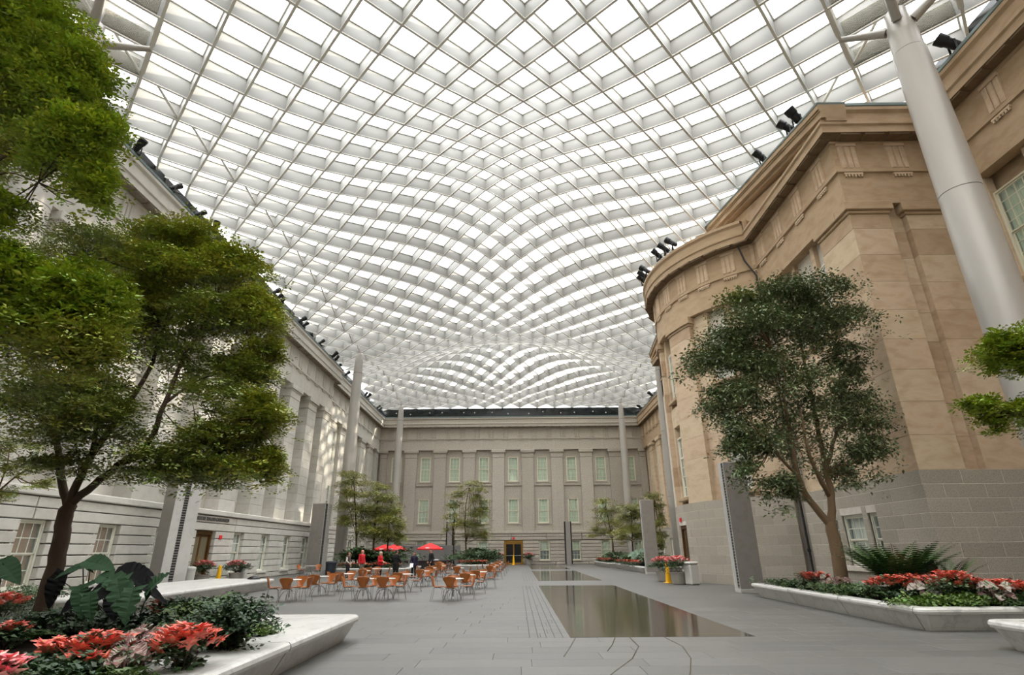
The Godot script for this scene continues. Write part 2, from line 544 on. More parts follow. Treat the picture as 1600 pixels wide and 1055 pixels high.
# a sash window; origin at the middle of its sill in the wall plane, the glass set back by reveal
func window(wf: Transform3D, x: float, y: float, w: float, h: float, cols: int, rows: int, reveal: float, cover: String, fm: String, label: String, near := false, half_dark := false, sashes := 2, sill := true) -> Node3D:
	window_count += 1
	var o := structure("window_%d" % window_count, label)
	o.transform = wf * Transform3D(Basis(), Vector3(x, y, -reveal))
	var key := "win_%.2f_%.2f_%d_%d_%d" % [w, h, cols, rows, sashes]
	if not meshes.has(key):
		var f := MB.new()
		var e := 0.085
		f.bbox(Vector3(-w / 2, 0, -0.12), Vector3(-w / 2 + e, h, 0.03), 0.01)
		f.bbox(Vector3(w / 2 - e, 0, -0.12), Vector3(w / 2, h, 0.03), 0.01)
		f.bbox(Vector3(-w / 2 + e, h - e, -0.12), Vector3(w / 2 - e, h, 0.03), 0.01)
		f.bbox(Vector3(-w / 2 + e, 0, -0.12), Vector3(w / 2 - e, e * 0.8, 0.03), 0.01)
		meshes[key] = f.mesh()
		var s := MB.new()
		var iw := w - 2 * e
		var ih := (h - e * 1.8) / sashes
		var m := 0.03
		for k in [-1, 1]: s.box(Vector3(k * (iw / 2 - 0.025) - 0.025, 0, -0.03), Vector3(k * (iw / 2 - 0.025) + 0.025, ih, 0.01))
		s.box(Vector3(-iw / 2 + 0.05, 0, -0.03), Vector3(iw / 2 - 0.05, 0.055, 0.01))
		s.box(Vector3(-iw / 2 + 0.05, ih - 0.05, -0.03), Vector3(iw / 2 - 0.05, ih, 0.01))
		for k in range(1, cols): s.box(Vector3(-iw / 2 + iw * k / cols - m / 2, 0.055, -0.022), Vector3(-iw / 2 + iw * k / cols + m / 2, ih - 0.05, 0.004))
		for k in range(1, rows): s.box(Vector3(-iw / 2 + 0.05, ih * k / rows - m / 2, -0.021), Vector3(iw / 2 - 0.05, ih * k / rows + m / 2, 0.003))
		meshes[key + "s"] = s.mesh()
		var g := MB.new()
		g.box(Vector3(-iw / cols / 2 + 0.012, 0.012, -0.014), Vector3(iw / cols / 2 - 0.012, ih / rows - 0.012, -0.008))
		meshes[key + "p"] = g.mesh()
		var g2 := MB.new()
		g2.box(Vector3(-iw / 2 + 0.03, 0.03, -0.014), Vector3(iw / 2 - 0.03, ih - 0.03, -0.008))
		meshes[key + "g"] = g2.mesh()
	part("frame", meshes[key], M[fm], o)
	var e2 := 0.085
	var sh := (h - e2 * 1.8) / sashes
	for k in sashes:
		var t := Transform3D(Basis(), Vector3(0, e2 * 0.8 + sh * k, -0.02 - 0.045 * (1 - k % 2)))
		var s2 := part("sash", meshes[key + "s"], M[fm], o, t)
		if near:
			for a in cols:
				for b in rows:
					part("pane", meshes[key + "p"], M.window_glass, s2, Transform3D(Basis(), Vector3(-(w - 2 * e2) / 2 + (w - 2 * e2) * (a + 0.5) / cols, sh * b / rows, 0)))
		else:
			part("pane", meshes[key + "g"], M.window_glass, s2)
	if half_dark:
		part("curtain", curtain_mesh(w - 0.1, h * 0.5), M[cover], o, Transform3D(Basis(), Vector3(0, h * 0.5, -0.2)))
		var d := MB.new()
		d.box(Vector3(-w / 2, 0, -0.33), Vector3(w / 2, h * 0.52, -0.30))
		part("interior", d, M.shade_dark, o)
	elif cover.begins_with("blind"):
		var d := MB.new()
		d.box(Vector3(-w / 2 + 0.02, 0.02, -0.2), Vector3(w / 2 - 0.02, h - 0.02, -0.185))
		part("blind", d, M[cover], o)
	else:
		part("curtain", curtain_mesh(w - 0.1, h), M[cover], o, Transform3D(Basis(), Vector3(0, 0, -0.2)))
	return o

func sill_mesh(w: float, out := 0.1, h := 0.18) -> ArrayMesh:
	var key := "sill_%.2f_%.2f_%.2f" % [w, out, h]
	if not meshes.has(key):
		var mb := MB.new()
		mb.bbox(Vector3(-w / 2, -h, -0.25), Vector3(w / 2, 0, out), 0.02)
		meshes[key] = mb.mesh()
	return meshes[key]

func pilaster(parent: Node, wf: Transform3D, x: float, w: float, proud: float, m: Material, y0 := LEDGE) -> void:
	var mb := MB.new()
	mb.bbox(Vector3(-w / 2, y0, -proud), Vector3(w / 2, 13.55, 0), 0.03)
	mb.bbox(Vector3(-w / 2 - 0.015, 13.58, -proud), Vector3(w / 2 + 0.015, 14.12, 0.015), 0.02)
	var p := part("pilaster", mb, m, parent, wf * Transform3D(Basis(), Vector3(x, 0, 0)))
	var c := MB.new()
	c.bbox(Vector3(-w / 2 - 0.07, 14.1, -proud), Vector3(w / 2 + 0.07, 14.24, 0.07), 0.03)
	c.bbox(Vector3(-w / 2 - 0.17, 14.24, -proud), Vector3(w / 2 + 0.17, 14.63, 0.17), 0.03)
	part("capital", c, m, p)

const ENTAB := [Vector2(-0.5, 14.62), Vector2(0, 14.62), Vector2(0, 16.08), Vector2(0.10, 16.1), Vector2(0.10, 16.26), Vector2(0.0, 16.28), Vector2(0.0, 17.55), Vector2(0.06, 17.57), Vector2(0.06, 17.68), Vector2(0.14, 17.70), Vector2(0.56, 17.74), Vector2(0.56, 18.06), Vector2(0.63, 18.12), Vector2(0.63, 18.24), Vector2(0.55, 18.28), Vector2(0.55, 18.72), Vector2(0.60, 18.78), Vector2(0.66, 18.84), Vector2(0.66, 19.0), Vector2(-1.2, 19.0)]

func triglyph_mesh() -> ArrayMesh:
	if not meshes.has("triglyph"):
		var mb := MB.new()
		for k in [-1, 0, 1]: mb.bbox(Vector3(k * 0.26 - 0.10, 16.3, -0.02), Vector3(k * 0.26 + 0.10, 17.42, 0.075), 0.03)
		mb.box(Vector3(-0.39, 16.28, -0.02), Vector3(0.39, 17.5, 0.02))
		mb.box(Vector3(-0.40, 17.42, -0.02), Vector3(0.40, 17.56, 0.085))
		meshes.triglyph = mb.mesh()
		var g := MB.new()
		g.box(Vector3(-0.39, 15.98, 0), Vector3(0.39, 16.07, 0.08))
		for k in 6: g.box(Vector3(-0.36 + k * 0.13, 15.88, 0.01), Vector3(-0.29 + k * 0.13, 15.98, 0.075))
		meshes.guttae = g.mesh()
		var u := MB.new()
		u.box(Vector3(-0.40, 17.66, 0.1), Vector3(0.40, 17.745, 0.52))
		meshes.mutule = u.mesh()
	return meshes.triglyph

func frieze_ornament(parent: Node, wf: Transform3D, xs: Array, m: Material, m2: Material) -> void:
	triglyph_mesh()
	for x in xs:
		var t := wf * Transform3D(Basis(), Vector3(x, 0, 0))
		part("triglyph", meshes.triglyph, m, parent, t)
		part("guttae", meshes.guttae, m, parent, t)
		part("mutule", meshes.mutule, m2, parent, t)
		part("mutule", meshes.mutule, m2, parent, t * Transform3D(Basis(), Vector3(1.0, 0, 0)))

func spread(a: float, b: float, step: float) -> Array:
	var out := []
	var count := int(floor((b - a) / step + 0.001))
	for i in count + 1: out.push_back(a + i * step)
	return out

func wall_lining(parent: Node, wf: Transform3D, x0: float, x1: float, z0: float, m: Material) -> void:    # the mass of the building behind the face
	var mb := MB.new()
	mb.box(Vector3(x0, -0.3, z0 - 1.6), Vector3(x1, TOP - 0.02, z0), wf)
	part("wall_core", mb, m, parent)

func make_path() -> void:
	front_path = [Vector2(-18.4, 10), Vector2(-18.4, -53.0), Vector2(-18.95, -53.0), Vector2(-18.95, -75.65), Vector2(17.4, -75.65), Vector2(17.4, -48.5), Vector2(13.4, -48.5)]
	var a0 := acos((APSE.x - 13.4) / APSE_R)
	for k in 41:
		var a := -a0 + 2 * a0 * k / 40
		front_path.push_back(APSE + APSE_R * Vector2(-cos(a), sin(a)))
	front_path.append_array([Vector2(13.4, -18.7), Vector2(17.4, -18.7), Vector2(17.4, 10)])

func entablature(parent: Node, i0: int, i1: int, m: Material, gutters := true, low := false, caps := false) -> void:
	var mb := MB.new()
	var top_part: Array = ENTAB.slice(10) if not low else ENTAB.slice(10, 14) + [Vector2(-0.7, 18.26)]
	profile_sweep(mb, ENTAB.slice(0, 9), front_path, i0, i1)
	profile_sweep(mb, top_part, front_path, i0, i1)
	var so := MB.new()
	profile_sweep(so, ENTAB.slice(8, 11), front_path, i0, i1)
	part("soffit", so, M.sand_stain_shade if m == M.sand_trim else M.granite_stain_shade, parent)  # underside darker by colour: staining and painted shadow together
	if caps:
		var pr: Array = ENTAB + [Vector2(-0.7, 14.62)]
		var ix := Geometry2D.triangulate_polygon(PackedVector2Array(pr))
		for e in [i0, i1]:                                          # close both ends
			var d: Vector2 = (front_path[i1 if e == i1 else i0 + 1] - front_path[i1 - 1 if e == i1 else i0]).normalized()
			var o := Vector2(-d.y, d.x)
			var c: Vector2 = front_path[e]
			for t in range(0, ix.size(), 3):
				var q := []
				for k in 3: q.push_back(Vector3(c.x + o.x * pr[ix[t + k]].x, pr[ix[t + k]].y, c.y + o.y * pr[ix[t + k]].x))
				mb.tri(q[0], q[1], q[2])
	part("entablature", mb, m, parent)
	if not gutters: return
	var g := MB.new()
	profile_sweep(g, [Vector2(0.40, 19.0), Vector2(0.66, 19.0), Vector2(0.69, 19.03), Vector2(0.69, 19.16), Vector2(0.62, 19.16), Vector2(0.62, 19.06), Vector2(0.40, 19.06)], front_path, i0, i1)
	part("gutter", g, M.gutter, parent)

func clerestory() -> void:
	var o := structure("clerestory", "dark glass band between the cornices and the edge of the glass roof", "window")
	var path := [Vector2(-18.7, 10), Vector2(-18.7, -53), Vector2(-19.25, -53), Vector2(-19.25, -75.9), Vector2(17.75, -75.9), Vector2(17.75, 10)]
	for i in path.size() - 1:
		var mb := MB.new()
		profile_sweep(mb, [Vector2(0, 18.9), Vector2(0, 20.55), Vector2(-0.2, 20.55), Vector2(-0.2, 18.9)], path, i, i + 1)
		part("dark_band", mb, M.clerestory, o)

func back_wall() -> void:
	var W := structure("wall_back", "pale grey stone facade at the far end of the court with pilasters and three rows of windows", "wall")
	var wf := frame_of(Vector3.BACK, Vector3(-0.5, 0, -75.65))
	var P: float = 3.99
	var g3 := [M.grey_granite, M.grey_granite_b, M.grey_granite_c]
	var holes := []
	for k in range(-4, 5):
		var x := k * P
		if k == 0: holes.push_back([-1.2, 1.2, 0.0, 2.93])
		else: holes.push_back([x - 0.68, x + 0.68, 0.5, 2.89])
	var ground := wf.translated(Vector3(0, 0, 0.12))
	for i in COURSES.size() - 1:
		course(W, ground, -18.6, 18.0, COURSES[i], COURSES[i + 1], holes, 5.0, g3, 0.045, 0.4, 0.0, 0.03)
	course(W, ground, -18.6, 18.0, 2.93, 3.36, [], 4.6, g3, 0.05, 0.4, 0.0, 0.03)
	course(W, ground, -18.6, 18.0, 3.36, 3.75, [], 4.6, g3, 0.05, 0.4, 0.0, 0.03)
	var led := MB.new()
	led.bbox(Vector3(-18.6, 3.75, -0.5), Vector3(18.0, LEDGE, 0.2), 0.03, wf)
	part("ledge", led, M.grey_granite_b, W)
	var up := []
	for k in range(-4, 5):
		var x := k * P
		up.push_back([x - 0.7, x + 0.7, 5.05, 8.15])
		up.push_back([x - 0.7, x + 0.7, 10.4, 13.7])
	var mb := MB.new()
	pierced(mb, wf.translated(Vector3(0, 0, -0.38)), -18.6, 18.0, LEDGE, 14.7, up, 0.3)
	for k in range(-4, 5):
		mb.box(Vector3(k * P - 1.2, 9.86, -0.38), Vector3(k * P + 1.2, 10.02, -0.24), wf)
	part("upper_wall", mb, M.grey_granite, W)
	wall_lining(W, wf, -20.6, 20.0, -0.72, M.grey_granite)
	for k in range(-4, 5):
		if k > -4: pilaster(W, wf, (k - 0.5) * P, 1.62, 0.4, g3[(k + 4) % 3])
	for k in [-4.5, 4.5]: pilaster(W, wf, k * P - signf(k) * 0.2, 0.9, 0.4, M.grey_granite)
	entablature(W, 3, 4, M.grey_granite_b)
	frieze_ornament(W, wf, spread(-8.5 * P / 2, 8.5 * P / 2 + 0.1, P / 2), M.grey_granite, M.granite_stain_shade)
	for k in range(-4, 5):
		var x := k * P
		var where: String = ["farthest left", "third left of the door", "second left of the door", "first left of the door", "above the door", "first right of the door", "second right of the door", "third right of the door", "farthest right"][k + 4]
		window(wf, x, 10.4, 1.4, 3.3, 3, 3, 0.42, "curtain_green", "frame_cream", "top row window of the far facade, bay %s" % where)
		window(wf, x, 5.05, 1.4, 3.1, 3, 2, 0.42, "curtain_green", "frame_cream", "middle row window of the far facade, bay %s" % where)
		for y in [10.4, 5.05]: part("sill", sill_mesh(1.75, 0.08), M.grey_granite_c, W, wf * Transform3D(Basis(), Vector3(x, y, -0.38)))
		if k != 0:
			window(ground, x, 0.5, 1.36, 2.39, 3, 2, 0.2, "curtain_green", "frame_cream", "ground floor window of the far facade, bay %s" % where, false, k > 0 and k < 3)
			part("sill", sill_mesh(1.6, 0.07, 0.14), M.grey_granite_c, W, ground * Transform3D(Basis(), Vector3(x, 0.5, 0)))
	# the gilt double door
	door_count += 1
	var D := structure("door_%d" % door_count, "gilt framed glass double door in the far facade")
	D.transform = ground * Transform3D(Basis(), Vector3(0, 0, -0.2))
	var f := MB.new()
	f.bbox(Vector3(-1.2, 0, -0.15), Vector3(-1.05, 2.93, 0.05), 0.02); f.bbox(Vector3(1.05, 0, -0.15), Vector3(1.2, 2.93, 0.05), 0.02)
	f.bbox(Vector3(-1.05, 2.6, -0.15), Vector3(1.05, 2.93, 0.05), 0.02)
	part("door_frame", f, M.gold, D)
	for s in [-1, 1]:
		var l := MB.new()
		l.bbox(Vector3(-0.51, 0.02, -0.05), Vector3(-0.44, 2.58, 0), 0.01); l.bbox(Vector3(0.44, 0.02, -0.05), Vector3(0.51, 2.58, 0), 0.01)
		l.bbox(Vector3(-0.44, 2.46, -0.05), Vector3(0.44, 2.58, 0), 0.01); l.bbox(Vector3(-0.44, 0.02, -0.05), Vector3(0.44, 0.2, 0), 0.01)
		var leaf := part("door_leaf", l, M.gold, D, Transform3D(Basis(), Vector3(s * 0.52, 0, 0)))
		var p := MB.new()
		p.box(Vector3(-0.44, 0.2, -0.035), Vector3(0.44, 2.46, -0.02))
		part("pane", p, M.door_dark, leaf)
		var h := MB.new()
		h.tube([Vector3(-0.44, 1.08, 0.03), Vector3(0.44, 1.08, 0.03)], [0.02, 0.02], 8)
		part("push_bar", h, M.bin_white, leaf)
	exit_sign(ground * Transform3D(Basis(), Vector3(0, 3.16, 0)), "small red exit sign above the gilt door of the far facade")
	# little lamps in the dark band
	for k in 15:
		var s := MB.new()
		s.lathe([Vector2(0, -0.09), Vector2(0.08, -0.05), Vector2(0.09, 0.03), Vector2(0.04, 0.09), Vector2(0, 0.1)], 10, Transform3D(Basis(Vector3.RIGHT, 0.6), Vector3.ZERO))
		part("band_lamp", s, M.bin_white, W, wf * Transform3D(Basis(), Vector3(-16.5 + k * 2.3 + rng.randf_range(-0.4, 0.4), 19.75 + rng.randf_range(-0.1, 0.2), -0.15)))

func exit_sign(t: Transform3D, label: String) -> void:
	var mb := MB.new()
	mb.bbox(Vector3(-0.15, -0.12, 0), Vector3(0.15, 0.12, 0.06), 0.015)
	var o := part(numbered("exit_sign"), mb, M.exit_red, self, t)
	tag(o, label, "sign")

func left_wall() -> void:
	var W := structure("wall_left", "white stone facade along the left side with deep piers over a banded ground floor", "wall")
	var wf := frame_of(Vector3.RIGHT, Vector3(-18.4, 0, 0))          # local x = -z
	var g3 := [M.white_granite, M.white_granite_b, M.white_granite_c]
	var S: float = 4.07
	var piers := []
	for k in range(-2, 12): piers.push_back(48.2 - (k + 2) * S)
	piers.push_front(51.95)
	var mids := []
	for k in range(0, 13): mids.push_back(46.17 - k * S)
	mids.push_front(50.1)
	var holes := []
	for x in mids:
		if absf(x - 33.95) < 0.3: holes.push_back([x - 1.05, x + 1.05, 0.0, 2.89])
		else: holes.push_back([x - 0.68, x + 0.68, 0.45, 2.89])
	var ground := wf.translated(Vector3(0.12, 0, 0))
	for i in COURSES.size() - 1:
		course(W, ground, -10, 53.1, COURSES[i], COURSES[i + 1], holes, 3.4, g3, 0.04, 0.5, 0.0, 0.022)
	course(W, ground, -10, 53.1, 2.89, 3.33, [], 16.0, g3, 0.04, 0.5, 0.0, 0.022)
	course(W, ground, -10, 53.1, 3.33, 3.75, [], 16.0, g3, 0.04, 0.5, 0.0, 0.022)
	var led := MB.new()
	led.bbox(Vector3(-10, 3.77, -1.2), Vector3(53.15, LEDGE, 0.24), 0.04, wf)
	part("ledge", led, M.white_granite_c, W)
	var up := []
	for x in mids:
		up.push_back([x - 0.7, x + 0.7, 5.05, 8.15])
		up.push_back([x - 0.7, x + 0.7, 10.4, 13.7])
	var mb := MB.new()
	pierced(mb, wf.translated(Vector3(-0.95, 0, 0)), -10, 53.0, LEDGE, 14.7, up, 0.3)
	mb.box(Vector3(-10, 14.62, -1.0), Vector3(53.0, 14.9, -0.45), wf)
	part("upper_wall", mb, M.white_granite, W)
	wall_lining(W, wf, -10, 53.0, -1.3, M.white_granite)
	for i in piers.size():
		var w := 2.0 if i > 0 else 1.9
		pilaster(W, wf, piers[i], w, 1.0, g3[i % 3], 13.5)
		var k := 0
		while k < 13:                                            # each pier is a stack of squared blocks
			var bm := "pier_block_%.1f" % w
			if not meshes.has(bm):
				var q := MB.new()
				q.bbox(Vector3(-w / 2, 0.004, -1.0), Vector3(w / 2, 0.725, 0), 0.012)
				meshes[bm] = q.mesh()
			part("pier_block", meshes[bm], g3[rng.randi() % 3], W, wf * Transform3D(Basis(), Vector3(piers[i], LEDGE + k * 0.7295, 0)))
			k += 1
	# the plainer far part stands a little further back
	var wf2 := frame_of(Vector3.RIGHT, Vector3(-18.95, 0, 0))
	var far_mid := spread(57.4, 74.0, 4.0)
	var h2 := []
	for x in far_mid: h2.push_back([x - 0.68, x + 0.68, 0.45, 2.89])
	var ground2 := wf2.translated(Vector3(0.12, 0, 0))
	for i in COURSES.size() - 1:
		course(W, ground2, 53.1, 75.6, COURSES[i], COURSES[i + 1], h2, 4.4, g3, 0.05, 0.4, 0.0, 0.03)
	course(W, ground2, 53.1, 75.6, 2.89, 3.33, [], 4.6, g3, 0.05, 0.4, 0.0, 0.03)
	course(W, ground2, 53.1, 75.6, 3.33, 3.75, [], 4.6, g3, 0.05, 0.4, 0.0, 0.03)
	var led2 := MB.new()
	led2.bbox(Vector3(53.1, 3.75, -0.5), Vector3(75.6, LEDGE, 0.2), 0.03, wf2)
	part("ledge", led2, M.white_granite_b, W)
	var up2 := []
	for x in far_mid:
		up2.push_back([x - 0.7, x + 0.7, 5.05, 8.15])
		up2.push_back([x - 0.7, x + 0.7, 10.4, 13.7])
	var m2 := MB.new()
	pierced(m2, wf2.translated(Vector3(-0.38, 0, 0)), 53.0, 75.6, LEDGE, 14.7, up2, 0.3)
	part("upper_wall", m2, M.white_granite_b, W)
	wall_lining(W, wf2, 53.0, 77.2, -0.7, M.white_granite_b)
	for x in far_mid: pilaster(W, wf2, x + 2.0 if x < 73 else x + 1.5, 1.62, 0.4, g3[1])
	pilaster(W, wf2, 55.4, 1.62, 0.4, g3[0])
	entablature(W, 0, 3, M.white_granite)
	frieze_ornament(W, wf, spread(-8.7, 52.6, S / 2), M.white_granite_b, M.granite_stain_shade)
	frieze_ornament(W, wf2, spread(55.4, 75.0, 2.0), M.white_granite_b, M.granite_stain_shade)
	var n := 0
	for x in mids:
		if x < 5: continue
		for y in [10.4, 5.05]:
			window(wf, x, y, 1.4, 3.3 if y > 9 else 3.1, 3, 3 if y > 9 else 2, 1.02, "curtain_pale", "frame_white", "%s window between deep white piers %d bays from the far end of the left portico" % ["upper" if y > 9 else "lower", n])
			part("sill", sill_mesh(1.75, 0.1), M.white_granite_c, W, wf * Transform3D(Basis(), Vector3(x, y, -0.95)))
		if absf(x - 33.95) > 0.3:
			var near: bool = x < 28
			var where: String = "%d bays %s the bronze door in the left facade" % [absi(roundi((x - 33.95) / S)), "beyond" if x > 34 else "before"]
			window(ground, x, 0.45, 1.36, 2.44, 3, 2, 0.24, "blind_tan" if near else "curtain_pale", "frame_white", "ground floor window %s with %s" % [where, "tan blind" if near else "pale curtain"], x < 48)
			part("sill", sill_mesh(1.62, 0.09, 0.15), M.white_granite_c, W, ground * Transform3D(Basis(), Vector3(x, 0.45, 0)))
		n += 1
	n = 0
	for x in far_mid:
		n += 1
		for y in [10.4, 5.05, 0.45]:
			window(wf2 if y > 1 else ground2, x, y, 1.4 if y > 1 else 1.36, 3.3 if y > 9 else (3.1 if y > 1 else 2.44), 3, 3 if y > 9 else 2, 0.42 if y > 1 else 0.2, "curtain_pale", "frame_white", "%s window %d bays beyond the portico of the left facade" % ["top row" if y > 9 else ("middle row" if y > 1 else "ground floor"), n])
	# bronze double door
	door_count += 1
	var D := structure("door_%d" % door_count, "bronze framed double door under the lettering in the left facade")
	D.transform = ground * Transform3D(Basis(), Vector3(33.95, 0, -0.3))
	var f := MB.new()
	f.bbox(Vector3(-1.05, 0, -0.15), Vector3(-0.9, 2.89, 0.1), 0.02); f.bbox(Vector3(0.9, 0, -0.15), Vector3(1.05, 2.89, 0.1), 0.02)
	f.bbox(Vector3(-0.9, 2.66, -0.15), Vector3(0.9, 2.89, 0.1), 0.02)
	part("door_frame", f, M.bronze, D)
	for s in [-1, 1]:
		var l := MB.new()
		l.bbox(Vector3(-0.44, 0.02, -0.05), Vector3(-0.36, 2.64, 0), 0.01); l.bbox(Vector3(0.36, 0.02, -0.05), Vector3(0.44, 2.64, 0), 0.01)
		l.bbox(Vector3(-0.36, 2.54, -0.05), Vector3(0.36, 2.64, 0), 0.01); l.bbox(Vector3(-0.36, 0.02, -0.05), Vector3(0.36, 0.25, 0), 0.01)
		var leaf := part("door_leaf", l, M.bronze, D, Transform3D(Basis(), Vector3(s * 0.45, 0, 0)))
		var p := MB.new()
		p.box(Vector3(-0.36, 0.25, -0.035), Vector3(0.36, 2.54, -0.02))
		part("pane", p, M.door_panel, leaf)
		var hd := MB.new()
		hd.tube([Vector3(-s * 0.33, 0.9, 0.06), Vector3(-s * 0.33, 1.5, 0.06)], [0.018, 0.018], 8)
		part("door_handle", hd, M.gold, leaf)
	exit_sign(ground * Transform3D(Basis(), Vector3(35.6, 2.55, 0)), "red exit sign on the white wall right of the bronze door")
	# raised letters over the door
	var tm := TextMesh.new()
	var fnt := SystemFont.new()
	fnt.font_names = PackedStringArray(["Droid Sans"])
	fnt.font_weight = 700
	tm.font = fnt
	tm.text = "AND ARLENE KOGOD COURTYARD"
	tm.font_size = 32
	tm.pixel_size = 0.0086
	tm.depth = 0.05
	var L := part(numbered("wall_lettering"), tm, M.letters, self, ground * Transform3D(Basis(), Vector3(34.1, 3.54, 0.03)))
	tag(L, "dark raised capital letters in a line on the white stone band above the bronze door", "lettering")

func front_wall() -> void:
	var W := structure("wall_front", "stone wall closing the near end of the court behind the viewer", "wall")
	var wf := frame_of(Vector3.FORWARD, Vector3(0, 0, 10.2))
	wall_lining(W, wf, -20, 19.2, 0.2, M.white_granite)
	var mb := MB.new()
	for k in 9: mb.bbox(Vector3(-16.9 + k * 4 - 0.8, LEDGE, 0.2), Vector3(-16.9 + k * 4 + 0.8, 14.6, 0.6), 0.03, wf)
	part("pilaster", mb, M.white_granite_b, W)
func arc_frame(deg: float, r: float) -> Transform3D:       # on the apse, deg 0 faces the court, positive towards the viewer
	var a := deg_to_rad(deg)
	var n := Vector3(-cos(a), 0, sin(a))
	return frame_of(n, Vector3(APSE.x, 0, APSE.y) + n * r)

func arc_block(mb: MB, d0: float, d1: float, y0: float, y1: float, r0: float, r1: float, segs := 3) -> void:
	for k in segs:
		var a := deg_to_rad(lerpf(d0, d1, float(k) / segs))
		var b := deg_to_rad(lerpf(d0, d1, float(k + 1) / segs))
		var na := Vector3(-cos(a), 0, sin(a))
		var nb := Vector3(-cos(b), 0, sin(b))
		var o := Vector3(APSE.x, 0, APSE.y)
		var yl := Vector3(0, y0, 0)
		var yh := Vector3(0, y1, 0)
		mb.quadn(o + na * r1 + yl, o + nb * r1 + yl, o + nb * r1 + yh, o + na * r1 + yh, na, nb, nb, na)
		mb.quad(o + na * r1 + yh, o + nb * r1 + yh, o + nb * r0 + yh, o + na * r0 + yh)
		mb.quad(o + na * r0 + yl, o + nb * r0 + yl, o + nb * r1 + yl, o + na * r1 + yl)
		if k == 0: mb.quad(o + na * r0 + yl, o + na * r1 + yl, o + na * r1 + yh, o + na * r0 + yh)
		if k == segs - 1: mb.quad(o + nb * r1 + yl, o + nb * r0 + yl, o + nb * r0 + yh, o + nb * r1 + yh)

# one course of blocks round the apse, openings ([deg0, deg1, y0, y1]) left out
func arc_course(parent: Node, d0: float, d1: float, y0: float, y1: float, holes: Array, longest: float, mats: Array, r0: float, r1: float, shift: float, gap: float) -> void:
	var cuts := [[d0, d1]]
	for h in holes:
		if y1 > h[2] + 0.02 and y0 < h[3] - 0.02:
			var next := []
			for s in cuts:
				if h[1] <= s[0] or h[0] >= s[1]: next.push_back(s)
				else:
					if h[0] > s[0] + 0.2: next.push_back([s[0], h[0]])
					if h[1] < s[1] - 0.2: next.push_back([h[1], s[1]])
			cuts = next
	var gd := rad_to_deg(gap / r1)
	for s in cuts:
		var L: float = s[1] - s[0]
		var count := maxi(1, int(round(L / longest)))
		var edges := [s[0]]
		if count > 1 and shift > 0:
			for k in range(1, count + 1): edges.push_back(s[0] + L / count * (k - shift))
		else:
			for k in range(1, count): edges.push_back(s[0] + L / count * k)
		edges.push_back(s[1])
		for k in edges.size() - 1:
			var mb := MB.new()
			arc_block(mb, edges[k] + gd / 2, edges[k + 1] - gd / 2, y0 + gap / 2, y1 - gap / 2, r0, r1, 3)
			part("stone_block", mb, mats[rng.randi() % mats.size()], parent)

